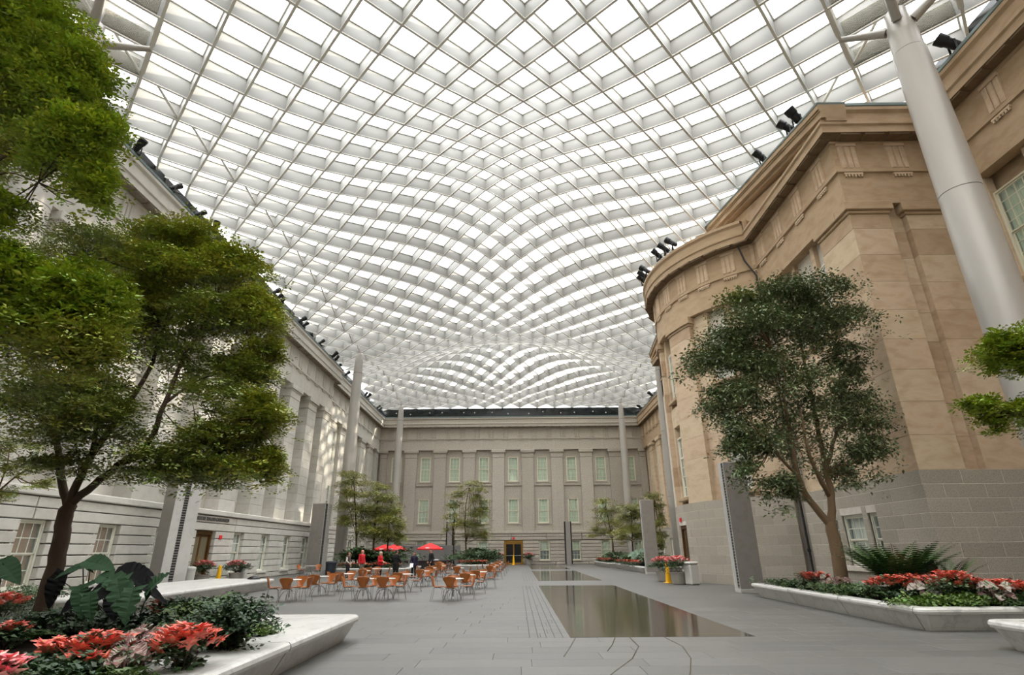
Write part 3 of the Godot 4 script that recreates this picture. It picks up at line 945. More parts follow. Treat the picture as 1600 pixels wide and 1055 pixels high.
func right_wall() -> void:
	var W := structure("wall_right", "brown sandstone facade along the right side on a rough grey granite base", "wall")
	var rg := [M.rough_granite, M.rough_granite_b, M.rough_granite_c]
	var sd := [M.sand_a, M.sand_b, M.sand_c, M.sand_d, M.sand_e, M.sand_a, M.sand_e]
	# the far stretch, x = 17.4
	var wr := frame_of(Vector3.LEFT, Vector3(17.4, 0, 0))         # local x = z
	var far_mid := spread(-73.4, -50, 4.0)
	var holes := []
	for x in far_mid: holes.append_array([[x - 0.7, x + 0.7, 5.05, 8.15], [x - 0.7, x + 0.7, 10.4, 13.7], [x - 0.68, x + 0.68, 0.6, 2.89]])
	var mb := MB.new()
	pierced(mb, wr.translated(Vector3(0.38, 0, 0)), -75.6, -48.5, LEDGE, 14.7, holes, 0.3)
	part("upper_wall", mb, M.sand_c, W)
	var gb := MB.new()
	pierced(gb, wr.translated(Vector3(-0.1, 0, 0)), -75.6, -48.5, 0, LEDGE, holes, 0.4)
	part("granite_base", gb, M.rough_granite_b, W)
	wall_lining(W, wr, -77.2, -48.5, -0.7, M.sand_c)
	for x in far_mid: pilaster(W, wr, x + 2.0, 1.62, 0.4, M.sand_c)
	entablature(W, 4, 5, M.sand_trim)
	frieze_ornament(W, wr, spread(-75.4, -49, 2.0), M.sand_c, M.sand_stain_shade)
	for x in far_mid:
		for y in [10.4, 5.05, 0.6]:
			window(wr, x, y, 1.4 if y > 1 else 1.36, 3.3 if y > 9 else (3.1 if y > 1 else 2.29), 3, 3 if y > 9 else 2, 0.45 if y > 1 else 0.05, "curtain_pale", "frame_white", "%s window %d bays from the far corner of the right facade" % ["top row" if y > 9 else ("middle row" if y > 1 else "ground floor"), roundi((x + 73.4) / 4)])
	# the pavilion, its court side x = 13.4
	var ws := frame_of(Vector3.LEFT, Vector3(13.4, 0, 0))
	var side_holes := [[-24.75, -24.15, 10.4, 13.5], [-23.85, -22.35, 10.4, 13.5], [-22.05, -21.45, 10.4, 13.5]]
	var base_holes := [[-24.75, -24.15, 1.0, 2.9], [-23.85, -22.35, 1.0, 2.9], [-22.05, -21.45, 1.0, 2.9]]
	var tall := []
	for k in 9: tall.push_back(LEDGE + k * 1.17)
	for k in 8:
		course(W, ws.translated(Vector3(0.30, 0, 0)), -26.9, -20.95, tall[k], tall[k + 1], side_holes, 1.9, sd, 0.008, 0.4, 0.5 * (k % 2), 0.006)
		course(W, ws, -20.95, -18.7, tall[k], tall[k + 1], [], 2.25, sd, 0.008, 0.75, 0.0, 0.006)
	course(W, ws.translated(Vector3(0.30, 0, 0)), -26.9, -20.95, 13.43, 14.62, side_holes, 1.9, sd, 0.008, 0.4, 0.0, 0.006)
	course(W, ws, -20.95, -18.7, 13.43, 14.1, [], 2.25, sd, 0.012, 0.75, 0.0, 0.006)
	var cap := MB.new()
	cap.bbox(Vector3(-21.02, 14.1, -0.7), Vector3(-19.35, 14.24, 0.07), 0.03, ws)
	cap.bbox(Vector3(-21.12, 14.24, -0.7), Vector3(-19.35, 14.63, 0.17), 0.03, ws)
	part("capital", cap, M.sand_trim, W)
	var back := MB.new()
	back.box(Vector3(13.9, -0.3, -48.4), Vector3(19.0, TOP - 0.02, -19.3))
	back.box(Vector3(13.4, -0.3, -48.5), Vector3(13.9, TOP - 0.02, -40.2))
	part("wall_core", back, M.mortar, W)
	var yb := []
	for k in 10: yb.push_back(k * LEDGE / 9)
	var wb := ws.translated(Vector3(-0.04, 0, 0))
	var mo := MB.new()
	pierced(mo, wb.translated(Vector3(0.008, 0, 0)), -26.7, -18.68, 0, LEDGE - 0.01, base_holes, 0.4)
	mo.box(Vector3(13.39, 0, -19.0), Vector3(17.43, LEDGE - 0.01, -18.668))
	part("mortar", mo, M.mortar, W)
	for k in 9: course(W, wb, -26.7, -18.66, yb[k], yb[k + 1], base_holes, 1.25, rg, 0.014, 0.5, 0.5 * (k % 2), 0.01)
	for s in [[-23.1, 1.5, 3], [-24.45, 0.6, 1], [-21.75, 0.6, 1]]:
		window(ws.translated(Vector3(0.3, 0, 0)), s[0], 10.4, s[1], 3.1, s[2], 3, 0.15, "curtain_pale", "frame_white", "upper %s of the triple window in the side of the sandstone pavilion" % ("middle sash" if s[2] == 3 else ("far sidelight" if s[0] < -24 else "near sidelight")), true)
		window(wb, s[0], 1.0, s[1], 1.9, s[2], 2, 0.14, "curtain_pale", "frame_white", "ground floor %s of the triple window behind the right planter" % ("middle sash" if s[2] == 3 else ("far sidelight" if s[0] < -24 else "near sidelight")), true)
	for x in [-24.0, -22.2]:
		var mu := MB.new()
		mu.bbox(Vector3(x - 0.15, 1.0, -0.4), Vector3(x + 0.15, 2.9, -0.06), 0.02, wb)
		part("mullion", mu, M.frame_cream, W)
		var m4 := MB.new()
		m4.bbox(Vector3(x - 0.15, 10.4, -0.65), Vector3(x + 0.15, 13.5, -0.34), 0.02, ws)
		part("mullion", m4, M.frame_cream, W)
	part("sill", sill_mesh(3.5, 0.1), M.sand_trim, W, ws * Transform3D(Basis(), Vector3(-23.1, 10.4, -0.3)))
	part("sill", sill_mesh(3.6, 0.1, 0.2), M.mortar, W, wb * Transform3D(Basis(), Vector3(-23.1, 1.0, 0)))
	# its end, z = -18.7, towards the viewer
	var we := frame_of(Vector3.BACK, Vector3(0, 0, -18.7))
	for k in 8:
		course(W, we, 13.42, 14.98, tall[k], tall[k + 1], [], 2.0, sd, 0.008, 0.6, 0.0, 0.006)
		course(W, we.translated(Vector3(0, 0, -0.35)), 14.98, 15.72, tall[k], tall[k + 1], [], 1.0, sd, 0.008, 0.4, 0.0, 0.006)
		course(W, we.translated(Vector3(0, 0, -0.08)), 15.72, 17.42, tall[k], tall[k + 1], [], 2.0, sd, 0.008, 0.6, 0.0, 0.006)
	course(W, we, 13.42, 14.98, 13.43, 14.1, [], 2.0, sd, 0.012, 0.6, 0.0, 0.006)
	course(W, we.translated(Vector3(0, 0, -0.35)), 14.98, 15.72, 13.43, 14.62, [], 2.0, sd, 0.012, 0.4, 0.0, 0.006)
	course(W, we.translated(Vector3(0, 0, -0.08)), 15.72, 17.42, 13.43, 14.1, [], 2.0, sd, 0.012, 0.6, 0.0, 0.006)
	var cp := MB.new()
	for s in [[13.4, 14.98, 0.0], [15.72, 17.5, -0.08]]:
		cp.bbox(Vector3(s[0] - 0.07, 14.1, -0.65), Vector3(s[1] + 0.07, 14.24, 0.07 + s[2]), 0.03, we)
		cp.bbox(Vector3(s[0] - 0.17, 14.24, -0.65), Vector3(s[1] + 0.17, 14.63, 0.17 + s[2]), 0.03, we)
	part("capital", cp, M.sand_trim, W)
	for k in 9: course(W, we.translated(Vector3(0, 0, 0.04)), 13.37, 17.44, yb[k], yb[k + 1], [], 1.36, rg, 0.014, 0.5, 0.5 * (k % 2), 0.01)
	frieze_ornament(W, ws, spread(-26.0, -19.0, 2.03), M.sand_a, M.sand_stain_shade)
	frieze_ornament(W, we, [14.0, 16.03], M.sand_a, M.sand_stain_shade)
	entablature(W, 5, 6, M.sand_trim, false)
	entablature(W, 6, 7, M.sand_trim, false, true)
	entablature(W, 47, 48, M.sand_trim, false, true)
	entablature(W, 48, 49, M.sand_trim)
	# the pediment over its court side
	var ped := MB.new()
	var wp := frame_of(Vector3.LEFT, Vector3(13.4, 0, 0))
	var zc := -33.6
	ped.prism([Vector2(-48.4, 18.2), Vector2(-18.8, 18.2), Vector2(zc, 21.3)], 0.5, wp.translated(Vector3(0.45, 0, 0)))
	part("tympanum", ped, M.sand_b, W)
	var along := Vector2(15.54, 3.03).normalized()
	var up2 := Vector2(-along.y, along.x)
	for s in [-1, 1]:
		for q in [[0.0, 0.16, 0.35], [0.16, 0.44, 0.55], [0.44, 0.52, 0.60], [0.52, 0.74, 0.66], [0.74, 0.84, 0.69]]:
			var a := Vector2(-0.02, 18.25)
			var pts := [a + up2 * q[0], a + up2 * q[0] + along * 15.85, a + up2 * q[1] + along * 15.85, a + up2 * q[1]]
			var poly := []
			for p in pts: poly.push_back(Vector2(-18.05 - p.x if s > 0 else -49.15 + p.x, p.y))
			if s > 0: poly.reverse()
			var rk := MB.new()
			rk.prism(poly, 0.5 + q[2], wp.translated(Vector3(0.5, 0, 0)))
			part("raking_cornice", rk, M.sand_trim if q[0] < 0.7 else M.gutter, W)
	var rf := MB.new()
	rf.prism([Vector2(-48.6, 18.6), Vector2(-48.6, 18.3), Vector2(-18.6, 18.3), Vector2(-18.6, 18.6), Vector2(zc, 21.7)], 4.0, wp.translated(Vector3(4.55, 0, 0)))
	part("gable_roof", rf, M.gutter, W)
	var fb := MB.new()
	fb.bbox(Vector3(12.9, 18.0, -27.5), Vector3(13.6, 18.98, -26.55), 0.03)
	part("cornice_end", fb, M.sand_trim, W)
	# the apse
	var A := structure("wall_apse", "rounded sandstone bay with curved pilasters and cornice standing out from the right facade", "wall")
	var aholes := [[-5.2, 5.2, 4.5, 8.1], [-4.4, 4.4, 10.4, 13.5], [33.5, 42.5, 4.5, 8.1], [33.5, 42.5, 10.4, 13.5], [-42.5, -33.5, 4.5, 8.1], [-42.5, -33.5, 10.4, 13.5]]
	var rin := APSE_R - 0.28
	for k in 9:
		var y0: float = LEDGE + k * 1.17
		var y1: float = minf(y0 + 1.17, 14.62)
		arc_course(A, -58, 58, y0, y1, aholes, 13.5, sd, rin - 0.35, rin, 0.5 * (k % 2), 0.008)
	var am := MB.new()
	for h in [[-58.0, -5.0, 0.0, LEDGE], [-5.0, 5.0, 2.95, LEDGE], [5.0, 36.0, 0.0, LEDGE], [36.0, 41.0, 0.0, 0.9], [36.0, 41.0, 2.9, LEDGE], [41.0, 56.2, 0.0, LEDGE]]: arc_block(am, h[0], h[1], h[2], h[3] - 0.01, APSE_R - 0.4, APSE_R + 0.072, 16)
	part("mortar", am, M.mortar, A)
	var bholes := [[-5.0, 5.0, 0.0, 2.95], [36.0, 41.0, 0.9, 2.9]]
	for k in 9: arc_course(A, -58, 56.2, yb[k], yb[k + 1], bholes, 8.6, rg, APSE_R - 0.4, APSE_R + 0.08, 0.5 * (k % 2), 0.014)
	var core := MB.new()
	arc_block(core, -60, 60, -0.3, TOP - 0.02, 3.0, APSE_R - 0.6, 40)
	part("wall_core", core, M.mortar, A)
	for c in [-56.0, -17.0, 17.0, 54.5]:
		var pm := MB.new()
		var hw := 8.0 if absf(c) < 20 else 2.5
		for k in 8: 
			pm = MB.new()
			arc_block(pm, c - hw, c + hw, LEDGE + k * 1.17 + 0.004, minf(LEDGE + (k + 1) * 1.17, 14.1) - 0.004, rin - 0.1, APSE_R, 5)
			part("pilaster_stone", pm, sd[rng.randi() % 7], A)
		pm = MB.new()
		arc_block(pm, c - hw, c + hw, 13.43, 14.1, rin - 0.1, APSE_R + 0.01, 5)
		part("pilaster_stone", pm, sd[rng.randi() % 7], A)
		var cm := MB.new()
		arc_block(cm, c - hw - 0.5, c + hw + 0.5, 14.1, 14.24, rin - 0.1, APSE_R + 0.07, 5)
		arc_block(cm, c - hw - 1.2, c + hw + 1.2, 14.24, 14.63, rin - 0.1, APSE_R + 0.17, 5)
		part("capital", cm, M.sand_trim, A)
	entablature(A, 7, 47, M.sand_trim, false, false, true)
	for k in range(-5, 6):
		var fr := arc_frame(k * 12.0, APSE_R + 0.0)
		frieze_ornament(A, fr, [0.0], M.sand_a, M.sand_stain_shade)
	for c in [-38.0, 0.0, 38.0]:
		var fr := arc_frame(c, rin)
		var side: String = "far side" if c < 0 else ("middle" if c == 0 else "near side")
		window(fr, 0, 10.4, 1.3, 3.1, 3, 3, 0.18, "curtain_pale", "frame_white", "upper window on the %s of the rounded sandstone bay" % side, c == 0)
		window(fr, 0, 4.5, 1.5, 3.6, 3, 2, 0.18, "curtain_pale", "frame_white", "lower tall window on the %s of the rounded sandstone bay" % side, c == 0, false, 3)
		for y in [10.4, 4.5]: part("sill", sill_mesh(1.75, 0.14), M.sand_trim, A, fr * Transform3D(Basis(), Vector3(0, y, 0)))
	var bw := arc_frame(38.5, APSE_R + 0.06)
	window(bw, 0, 0.9, 0.72, 2.0, 1, 2, 0.16, "curtain_pale", "frame_white", "narrow ground floor window of the rounded bay beside the grey tower", true)
	part("sill", sill_mesh(0.95, 0.08, 0.15), M.mortar, A, bw * Transform3D(Basis(), Vector3(0, 0.9, 0)))
	var df := arc_frame(0, APSE_R - 0.12)
	door_count += 1
	var D := structure("door_%d" % door_count, "dark wooden door in the granite base of the rounded bay")
	D.transform = df
	var f := MB.new()
	f.bbox(Vector3(-0.69, 0, -0.1), Vector3(-0.58, 2.93, 0.1), 0.02); f.bbox(Vector3(0.58, 0, -0.1), Vector3(0.69, 2.93, 0.1), 0.02)
	f.bbox(Vector3(-0.58, 2.75, -0.1), Vector3(0.58, 2.93, 0.1), 0.02)
	part("door_frame", f, M.bronze, D)
	for s in [-1, 1]:
		var l := MB.new()
		l.bbox(Vector3(-0.28, 0.02, -0.05), Vector3(0.28, 2.74, 0), 0.01)
		l.bbox(Vector3(-0.2, 0.3, 0), Vector3(0.2, 1.2, 0.02), 0.01); l.bbox(Vector3(-0.2, 1.4, 0), Vector3(0.2, 2.6, 0.02), 0.01)
		part("door_leaf", l, M.door_wood, D, Transform3D(Basis(), Vector3(s * 0.285, 0, 0)))
	exit_sign(arc_frame(-1.0, APSE_R + 0.08) * Transform3D(Basis(), Vector3(0, 3.25, 0)), "red exit sign over the dark door of the rounded bay")
	# the near stretch, x = 17.4
	var near_holes := [[-17.15, -15.55, 10.4, 13.9], [-13.1, -11.5, 10.4, 13.9]]
	for k in 9:
		course(W, wr.translated(Vector3(0.3, 0, 0)), -18.4, -8.0, LEDGE + k * 1.17, minf(LEDGE + (k + 1) * 1.17, 14.62), near_holes, 2.1, sd, 0.008, 0.3, 0.5 * (k % 2), 0.006)
	course(W, wr, -18.4, -8.0, 0, LEDGE, [], 2.6, rg, 0.014, 0.3, 0.0, 0.01)
	wall_lining(W, wr, -19.0, 10.2, -0.75, M.sand_b)
	entablature(W, 49, 50, M.sand_trim)
	frieze_ornament(W, wr, spread(-17.4, -6, 2.03), M.sand_a, M.sand_stain_shade)
	for x in [-16.35, -12.3]:
		window(wr.translated(Vector3(0.3, 0, 0)), x, 10.4, 1.6, 3.5, 4, 4, 0.12, "curtain_green", "frame_cream", "tall many-paned window beside the near right column" if x < -14 else "tall window just outside the right edge of the view", true)
		part("sill", sill_mesh(1.95, 0.12, 0.2), M.sand_trim, W, wr * Transform3D(Basis(), Vector3(x, 10.4, -0.3)))
	# the drain pipe in the corner of the bay
	var pp := MB.new()
	pp.tube([Vector3(13.25, 0.1, -26.75), Vector3(13.22, 15.6, -26.75), Vector3(12.8, 16.6, -26.9), Vector3(12.5, 18.6, -27.2)], [0.05, 0.05, 0.05, 0.05], 10)
	for y in [1.5, 4.4, 7.5, 10.5, 13.5]: pp.lathe([Vector2(0.05, 0), Vector2(0.075, 0), Vector2(0.075, 0.14), Vector2(0.05, 0.14)], 10, Transform3D(Basis(), Vector3(13.24, y, -26.75)))
	tag(part(numbered("drain_pipe"), pp, M.pipe, self), "dark drain pipe in the corner between the rounded bay and the pavilion", "pipe")
# ---------------------------------------------------------------- the glass roof
const GX := 1.232
const GZ := 1.308
const GX0 := -15.5
const GZ0 := -14.5
func hump(t: float) -> float: return (1 + cos(PI * minf(absf(t), 1))) / 2
func roof_y(x: float, z: float) -> float:          # underside of the grid
	var u := (x + 0.71) / 14.78
	var e := maxf(absf(u) - 1, 0)
	var c := hump(u)
	var y := 20.05 + 1.42 * c
	if z > -51.1 and z < -14.5: y += (1.2 + 2.35 * c) * hump((z + 32.8) / 18.3)
	elif z <= -51.1 and z > -72.05: y += (1.0 + 2.1 * c) * hump((z + 61.6) / 10.45)
	elif z >= -14.5: y += (1.0 + 2.1 * c) * hump((z + 4.04) / 10.45)
	else: y = lerpf(y, 20.55, (-72.05 - z) / 3.9)
	return y - e * 1.1
func gable_y(z: float) -> float: return 22.1 - absf(z + 33.6) * 0.195 if z > -49.2 and z < -18.0 else 0.0

func roof() -> void:
	var C := structure("ceiling", "waving white lattice roof of diamond shaped glass panes over the whole court", "roof")
	var I0 := -3
	var I1 := 27
	var J0 := -18
	var J1 := 47
	var P := func(i: int, j: int) -> Vector3:
		var x := GX0 + i * GX
		var z := GZ0 - j * GZ
		return Vector3(clampf(x, -19.0, 17.9), roof_y(x, z), maxf(z, -76.2))
	var near_col := func(p: Vector3) -> float:
		var d := 99.0
		for q in column_spots(): d = minf(d, Vector2(p.x - q.x, p.z - q.z).length())
		return d
	var hidden := func(p: Vector3) -> bool: return p.x > 13.3 and p.y + 1.0 < gable_y(p.z)
	# fins: every diagonal is one beam with a plain web, a lip below and a ledge above that carries the glass
	for s in [1, -1]:
		for c in range(-80, 120):
			var mb := MB.new()
			var fl := MB.new()
			var any := false
			for i in range(I0, I1):
				var j: int = i - c if s > 0 else c - i
				var jn: int = j + s
				if posmod(i + j, 2) != 0: continue
				if mini(j, jn) < J0 or maxi(j, jn) > J1: continue
				var a: Vector3 = P.call(i, j)
				var b: Vector3 = P.call(i + 1, jn)
				if hidden.call(a) and hidden.call(b): continue
				any = true
				var da := 0.90 + 0.45 * clampf(1 - near_col.call(a) / 5.0, 0, 1)
				var db := 0.90 + 0.45 * clampf(1 - near_col.call(b) / 5.0, 0, 1)
				var d := (b - a)
				var side := Vector3(-d.z, 0, d.x).normalized()
				for layer in [[0.0, 0.045, 0.052, 1], [0.045, -0.09, 0.042, 0], [-0.09, 0.0, 0.10, 2]]:
					var w: Vector3 = side * layer[2]
					var al := Vector3(0, layer[0] if layer[0] >= 0 else da + layer[0], 0)
					var ah := Vector3(0, layer[1] if layer[3] == 1 else da + layer[1], 0)
					var bl := Vector3(0, layer[0] if layer[0] >= 0 else db + layer[0], 0)
					var bh := Vector3(0, layer[1] if layer[3] == 1 else db + layer[1], 0)
					var tg: MB = fl if layer[3] != 0 else mb
					tg.quad(a + al + w, b + bl + w, b + bh + w, a + ah + w)
					tg.quad(b + bl - w, a + al - w, a + ah - w, b + bh - w)
					if layer[3] != 0:
						tg.quad(b + bl + w, a + al + w, a + al - w, b + bl - w)
						tg.quad(a + ah + w, b + bh + w, b + bh - w, a + ah - w)
			if any:
				var bm := part("beam", mb, M.roof_web, C)
				part("flange", fl, M.roof_white, bm)
	# panes
	var rest := MB.new()
	var cells := []
	for i in range(I0 - 1, I1 + 1):
		for j in range(J0 - 1, J1 + 1):
			if posmod(i + j, 2) == 0: continue
			var q := [[i - 1, j], [i, j - 1], [i + 1, j], [i, j + 1]]
			var p := []
			for k in q:
				var v: Vector3 = P.call(clampi(k[0], I0, I1), clampi(k[1], J0, J1))
				var dd := 0.90 + 0.45 * clampf(1 - near_col.call(v) / 5.0, 0, 1)
				p.push_back(v + Vector3(0, dd + 0.01, 0))
			var mid: Vector3 = (p[0] + p[1] + p[2] + p[3]) / 4
			if hidden.call(mid): continue
			cells.push_back([mid.distance_to(Vector3(0, EYE, -6)) + (1000 if mid.z > -11 else 0), p, mid])
	cells.sort_custom(func(a, b): return a[0] < b[0])
	for n in cells.size():
		var p: Array = cells[n][1]
		var mb := MB.new() if n < 300 else rest
		var h := Vector3(0, 0.025, 0)
		mb.quad(p[1] + h, p[0] + h, p[3] + h, p[2] + h)
		mb.quad(p[0], p[1], p[2], p[3])
		for k in 4: mb.quad(p[(k + 1) % 4], p[k], p[k] + h, p[(k + 1) % 4] + h)
		if n < 300: part("pane", mb, M.roof_glass, C)
	part("pane", rest, M.roof_glass, C).set_meta("kind", "stuff")
	# thin rods along the two lines of columns
	for i in [0, 24]:
		for j in range(-16, 44, 2):
			var a: Vector3 = P.call(i, j) + Vector3(0, 0.75, 0)
			var b: Vector3 = P.call(i, j + 2) + Vector3(0, 0.12, 0)
			if a.distance_to(b) > 4 or hidden.call(a): continue
			var mb := MB.new()
			mb.tube([a, b], [0.06, 0.06], 8)
			part("tie_rod", mb, M.roof_white, C)
	# ventilation louvres on the fins round the column heads
	for q in column_spots():
		if q.z < -40 or q.z > 0: continue
		for i in range(I0, I1):
			for j in range(J0, J1):
				if posmod(i + j, 2) != 0: continue
				for s in [1, -1]:
					if j + s < J0 or j + s > J1: continue
					var a: Vector3 = P.call(i, j)
					var b: Vector3 = P.call(i + 1, j + s)
					if Vector2((a.x + b.x) / 2 - q.x, (a.z + b.z) / 2 - q.z).length() > 2.6: continue
					var mb := MB.new()
					var d := b - a
					var side := Vector3(-d.z, 0, d.x).normalized()
					for k in 14:
						var y0 := 0.10 + k * 0.055
						for f in [1, -1]:
							var w: Vector3 = side * 0.05 * f
							var w2: Vector3 = side * 0.085 * f
							var e0 := a + d * 0.1 + Vector3(0, y0, 0)
							var e1 := a + d * 0.9 + Vector3(0, y0, 0)
							var up := Vector3(0, 0.03, 0)
							if f > 0:
								mb.quad(e0 + w2, e1 + w2, e1 + w + up, e0 + w + up); mb.quad(e1 + w2, e0 + w2, e0 + w, e1 + w)
							else:
								mb.quad(e1 + w2, e0 + w2, e0 + w + up, e1 + w + up); mb.quad(e0 + w2, e1 + w2, e1 + w, e0 + w)
					part("louvre", mb, M.roof_white, C)

func column_spots() -> Array:
	var out := []
	for z in [0, 28, 44]:
		for i in [0, 24]: out.push_back(Vector3(GX0 + i * GX, 0, GZ0 - z * GZ))
	out.push_back(Vector3(GX0, 0, GZ0 + 16 * GZ)); out.push_back(Vector3(GX0 + 24 * GX, 0, GZ0 + 16 * GZ))
	return out

func columns() -> void:
	var names := ["near left", "near right", "middle left", "middle right", "far left", "far right"]
	var labels := ["tall pale round roof column behind the tall tree at the left edge", "huge pale round steel column before the sandstone pavilion corner at right", "tall pale round column rising behind the trees by the left facade", "slim tall pale column against the edge of the rounded sandstone bay", "pale round column left of the far facade windows, behind the left trees", "pale round column right of the far facade windows, behind the right trees"]
	var spots := column_spots()
	for k in 6:
		var p: Vector3 = spots[k]
		var R: float = [0.62, 0.60, 0.53, 0.50, 0.47, 0.47][k]
		var o := thing("roof_column", labels[k], "column", p)
		var top := roof_y(p.x, p.z)
		var sections := [[0.0, 6.1], [6.12, 12.0], [12.02, top - 2.1]]
		for s in sections:
			var mb := MB.new()
			var prof := []
			for q in 7:
				var y: float = lerpf(s[0], s[1], q / 6.0)
				var t := y / top
				prof.push_back(Vector2(R * (0.92 + 0.12 * sin(PI * clampf(t * 1.15, 0, 1)) - 0.10 * t * t), y))
			mb.lathe(prof, 40)
			part("shaft", mb, M.column_paint, o)
		var rt := R * (0.92 + 0.12 * sin(PI * 1.0) - 0.10)
		var cp := MB.new()
		cp.lathe([Vector2(rt * 0.97, top - 2.06), Vector2(rt * 0.93, top - 1.2), Vector2(rt * 0.72, top - 0.15), Vector2(rt * 0.3, top + 0.1), Vector2(0.0, top + 0.12)], 40)
		part("head", cp, M.column_paint, o)
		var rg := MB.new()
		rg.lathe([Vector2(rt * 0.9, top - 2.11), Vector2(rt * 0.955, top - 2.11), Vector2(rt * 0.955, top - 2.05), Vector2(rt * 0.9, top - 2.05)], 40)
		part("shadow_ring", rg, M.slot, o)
		if k >= 2: continue
		for d in [[1, 1], [1, -1], [-1, 1], [-1, -1]]:
			var a := Vector3(d[0] * rt * 0.6, top - 0.75, d[1] * rt * 0.6)
			var e := Vector3(d[0] * GX, roof_y(p.x + d[0] * GX, p.z + d[1] * GZ) + 0.1, d[1] * GZ)
			var ar := MB.new()
			ar.tube([a, e], [0.17, 0.11], 8)
			part("branch", ar, M.column_paint, o)

# ---------------------------------------------------------------- the floor and the water
func court_floor() -> void:
	var F := structure("floor", "grey stone paving in long rows across the whole court", "floor")
	var mb := MB.new()
	mb.box(Vector3(-20.5, -0.4, -77.5), Vector3(19.5, -0.012, 10.5))
	part("paving_bed", mb, M.joint, F)
	var pav := [M.paver, M.paver_b, M.paver_c]
	var n := 0
	var rest := [MB.new(), MB.new(), MB.new()]
	var row := 0
	var z := 10.2
	while z > -76.2:
		var depth := 0.6
		var x := -19.6 + fmod(row * 0.67, 1.8)
		if row % 3 == 0: x -= 0.5
		while x < 19:
			var L := 1.8
			var a := Vector3(maxf(x, -19.6), -0.06, z - depth + 0.006)
			var b := Vector3(minf(x + L - 0.006, 18.6), 0, z)
			if b.x - a.x > 0.05:
				var near := z < -6.5 and z > -23 and x > -3.6 and x < 8.8
				var k := rng.randi() % 3
				if near and n < 300:
					var q := MB.new()
					q.bbox(a, b, 0.003)
					part("paver", q, pav[k], F)
					n += 1
				else:
					rest[k].quad(Vector3(a.x, 0, b.z), Vector3(b.x, 0, b.z), Vector3(b.x, 0, a.z), Vector3(a.x, 0, a.z))
			x += L
		z -= depth
		row += 1
	for k in 3: part("paver", rest[k], pav[k], F).set_meta("kind", "stuff")
	# three sheets of water a few millimetres deep, with slots along their left side
	var spans := [[-12.55, -30.2, 1.05, 4.8], [-35.0, -51.6, 1.2, 4.95], [-55.8, -71.5, 1.3, 5.0]]
	var names := ["nearest large dark sheet of water in the paving", "second sheet of water beyond the nearest one", "farthest thin strip of water before the far door"]
	for k in 3:
		var s: Array = spans[k]
		var o := thing("water_scrim", names[k], "pool", Vector3(0, 0, 0))
		var w := MB.new()
		w.quad(Vector3(s[2], 0.004, s[0]), Vector3(s[3], 0.004, s[0]), Vector3(s[3], 0.004, s[1]), Vector3(s[2], 0.004, s[1]))
		for e in [[Vector3(s[2], 0, s[0]), Vector3(s[3], 0, s[0])], [Vector3(s[3], 0, s[0]), Vector3(s[3], 0, s[1])], [Vector3(s[3], 0, s[1]), Vector3(s[2], 0, s[1])], [Vector3(s[2], 0, s[1]), Vector3(s[2], 0, s[0])]]:
			w.quad(e[0], e[1], e[1] + Vector3(0, 0.004, 0), e[0] + Vector3(0, 0.004, 0))
		part("water", w, M.water, o)
		if k == 2: continue
		for g in 5:
			var q := MB.new()
			var x: float = s[2] - 0.82 + g * 0.17
			q.box(Vector3(x - 0.008, 0.0005, s[1]), Vector3(x + 0.008, 0.002, s[0]))
			part("drain_slot", q, M.slot, o)
	# trickles that ran from the near edge of the water
	var tr := [[[1.15, -12.5], [0.95, -11.4], [0.75, -10.4]], [[1.95, -12.5], [1.75, -11.6], [1.55, -10.9]], [[2.25, -12.5], [2.2, -11.4], [1.85, -10.2], [1.4, -9.2], [1.15, -8.6]], [[2.95, -12.5], [3.0, -11.4], [2.8, -10.2], [2.5, -9.2], [2.3, -8.6]]]
	for t in tr:
		var o := MB.new()
		for i in t.size() - 1:
			var a := Vector3(t[i][0], 0.002, t[i][1])
			var b := Vector3(t[i + 1][0], 0.002, t[i + 1][1])
			var s := (b - a).cross(Vector3.UP).normalized() * 0.011
			o.quad(a - s, a + s, b + s, b - s)
			o.quad(a + s, a - s, a - s - Vector3(0, 0.0015, 0), a + s - Vector3(0, 0.0015, 0))
		tag(part(numbered("water_trickle"), o, M.water, self), "%s thin dark wet line running from the near edge of the water" % ["leftmost short straight", "second short", "third, long curving", "rightmost long curving"][tr.find(t)], "trickle", "wet lines on the paving")

# ---------------------------------------------------------------- marble planters
func loop(poly: Array, inset: float, r: float) -> Array:     # rounded offset of a clockwise-or-not convex outline in (x, z)
	var N := poly.size()
	var area := 0.0
	for i in N: area += poly[i].cross(poly[(i + 1) % N])
	var sg := 1.0 if area > 0 else -1.0
	var q := []
	for i in N:
		var a: Vector2 = poly[(i + N - 1) % N]
		var b: Vector2 = poly[i]
		var c: Vector2 = poly[(i + 1) % N]
		var n0 := Vector2(-(b - a).y, (b - a).x).normalized() * sg
		var n1 := Vector2(-(c - b).y, (c - b).x).normalized() * sg
		var m := n0 + n1
		q.push_back(b + m / maxf(m.dot(n0), 0.3) * inset)
	var out := []
	for i in N:
		var a: Vector2 = q[(i + N - 1) % N]
		var b: Vector2 = q[i]
		var c: Vector2 = q[(i + 1) % N]
		var u := (a - b).normalized()
		var w := (c - b).normalized()
		var rr := maxf(r - inset * 0.5, 0.03)
		for k in 7:
			var t := k / 6.0
			var p0: Vector2 = b + u * rr
			var p1: Vector2 = b + w * rr
			out.push_back(p0.lerp(b, t).lerp(b.lerp(p1, t), t))
	return out

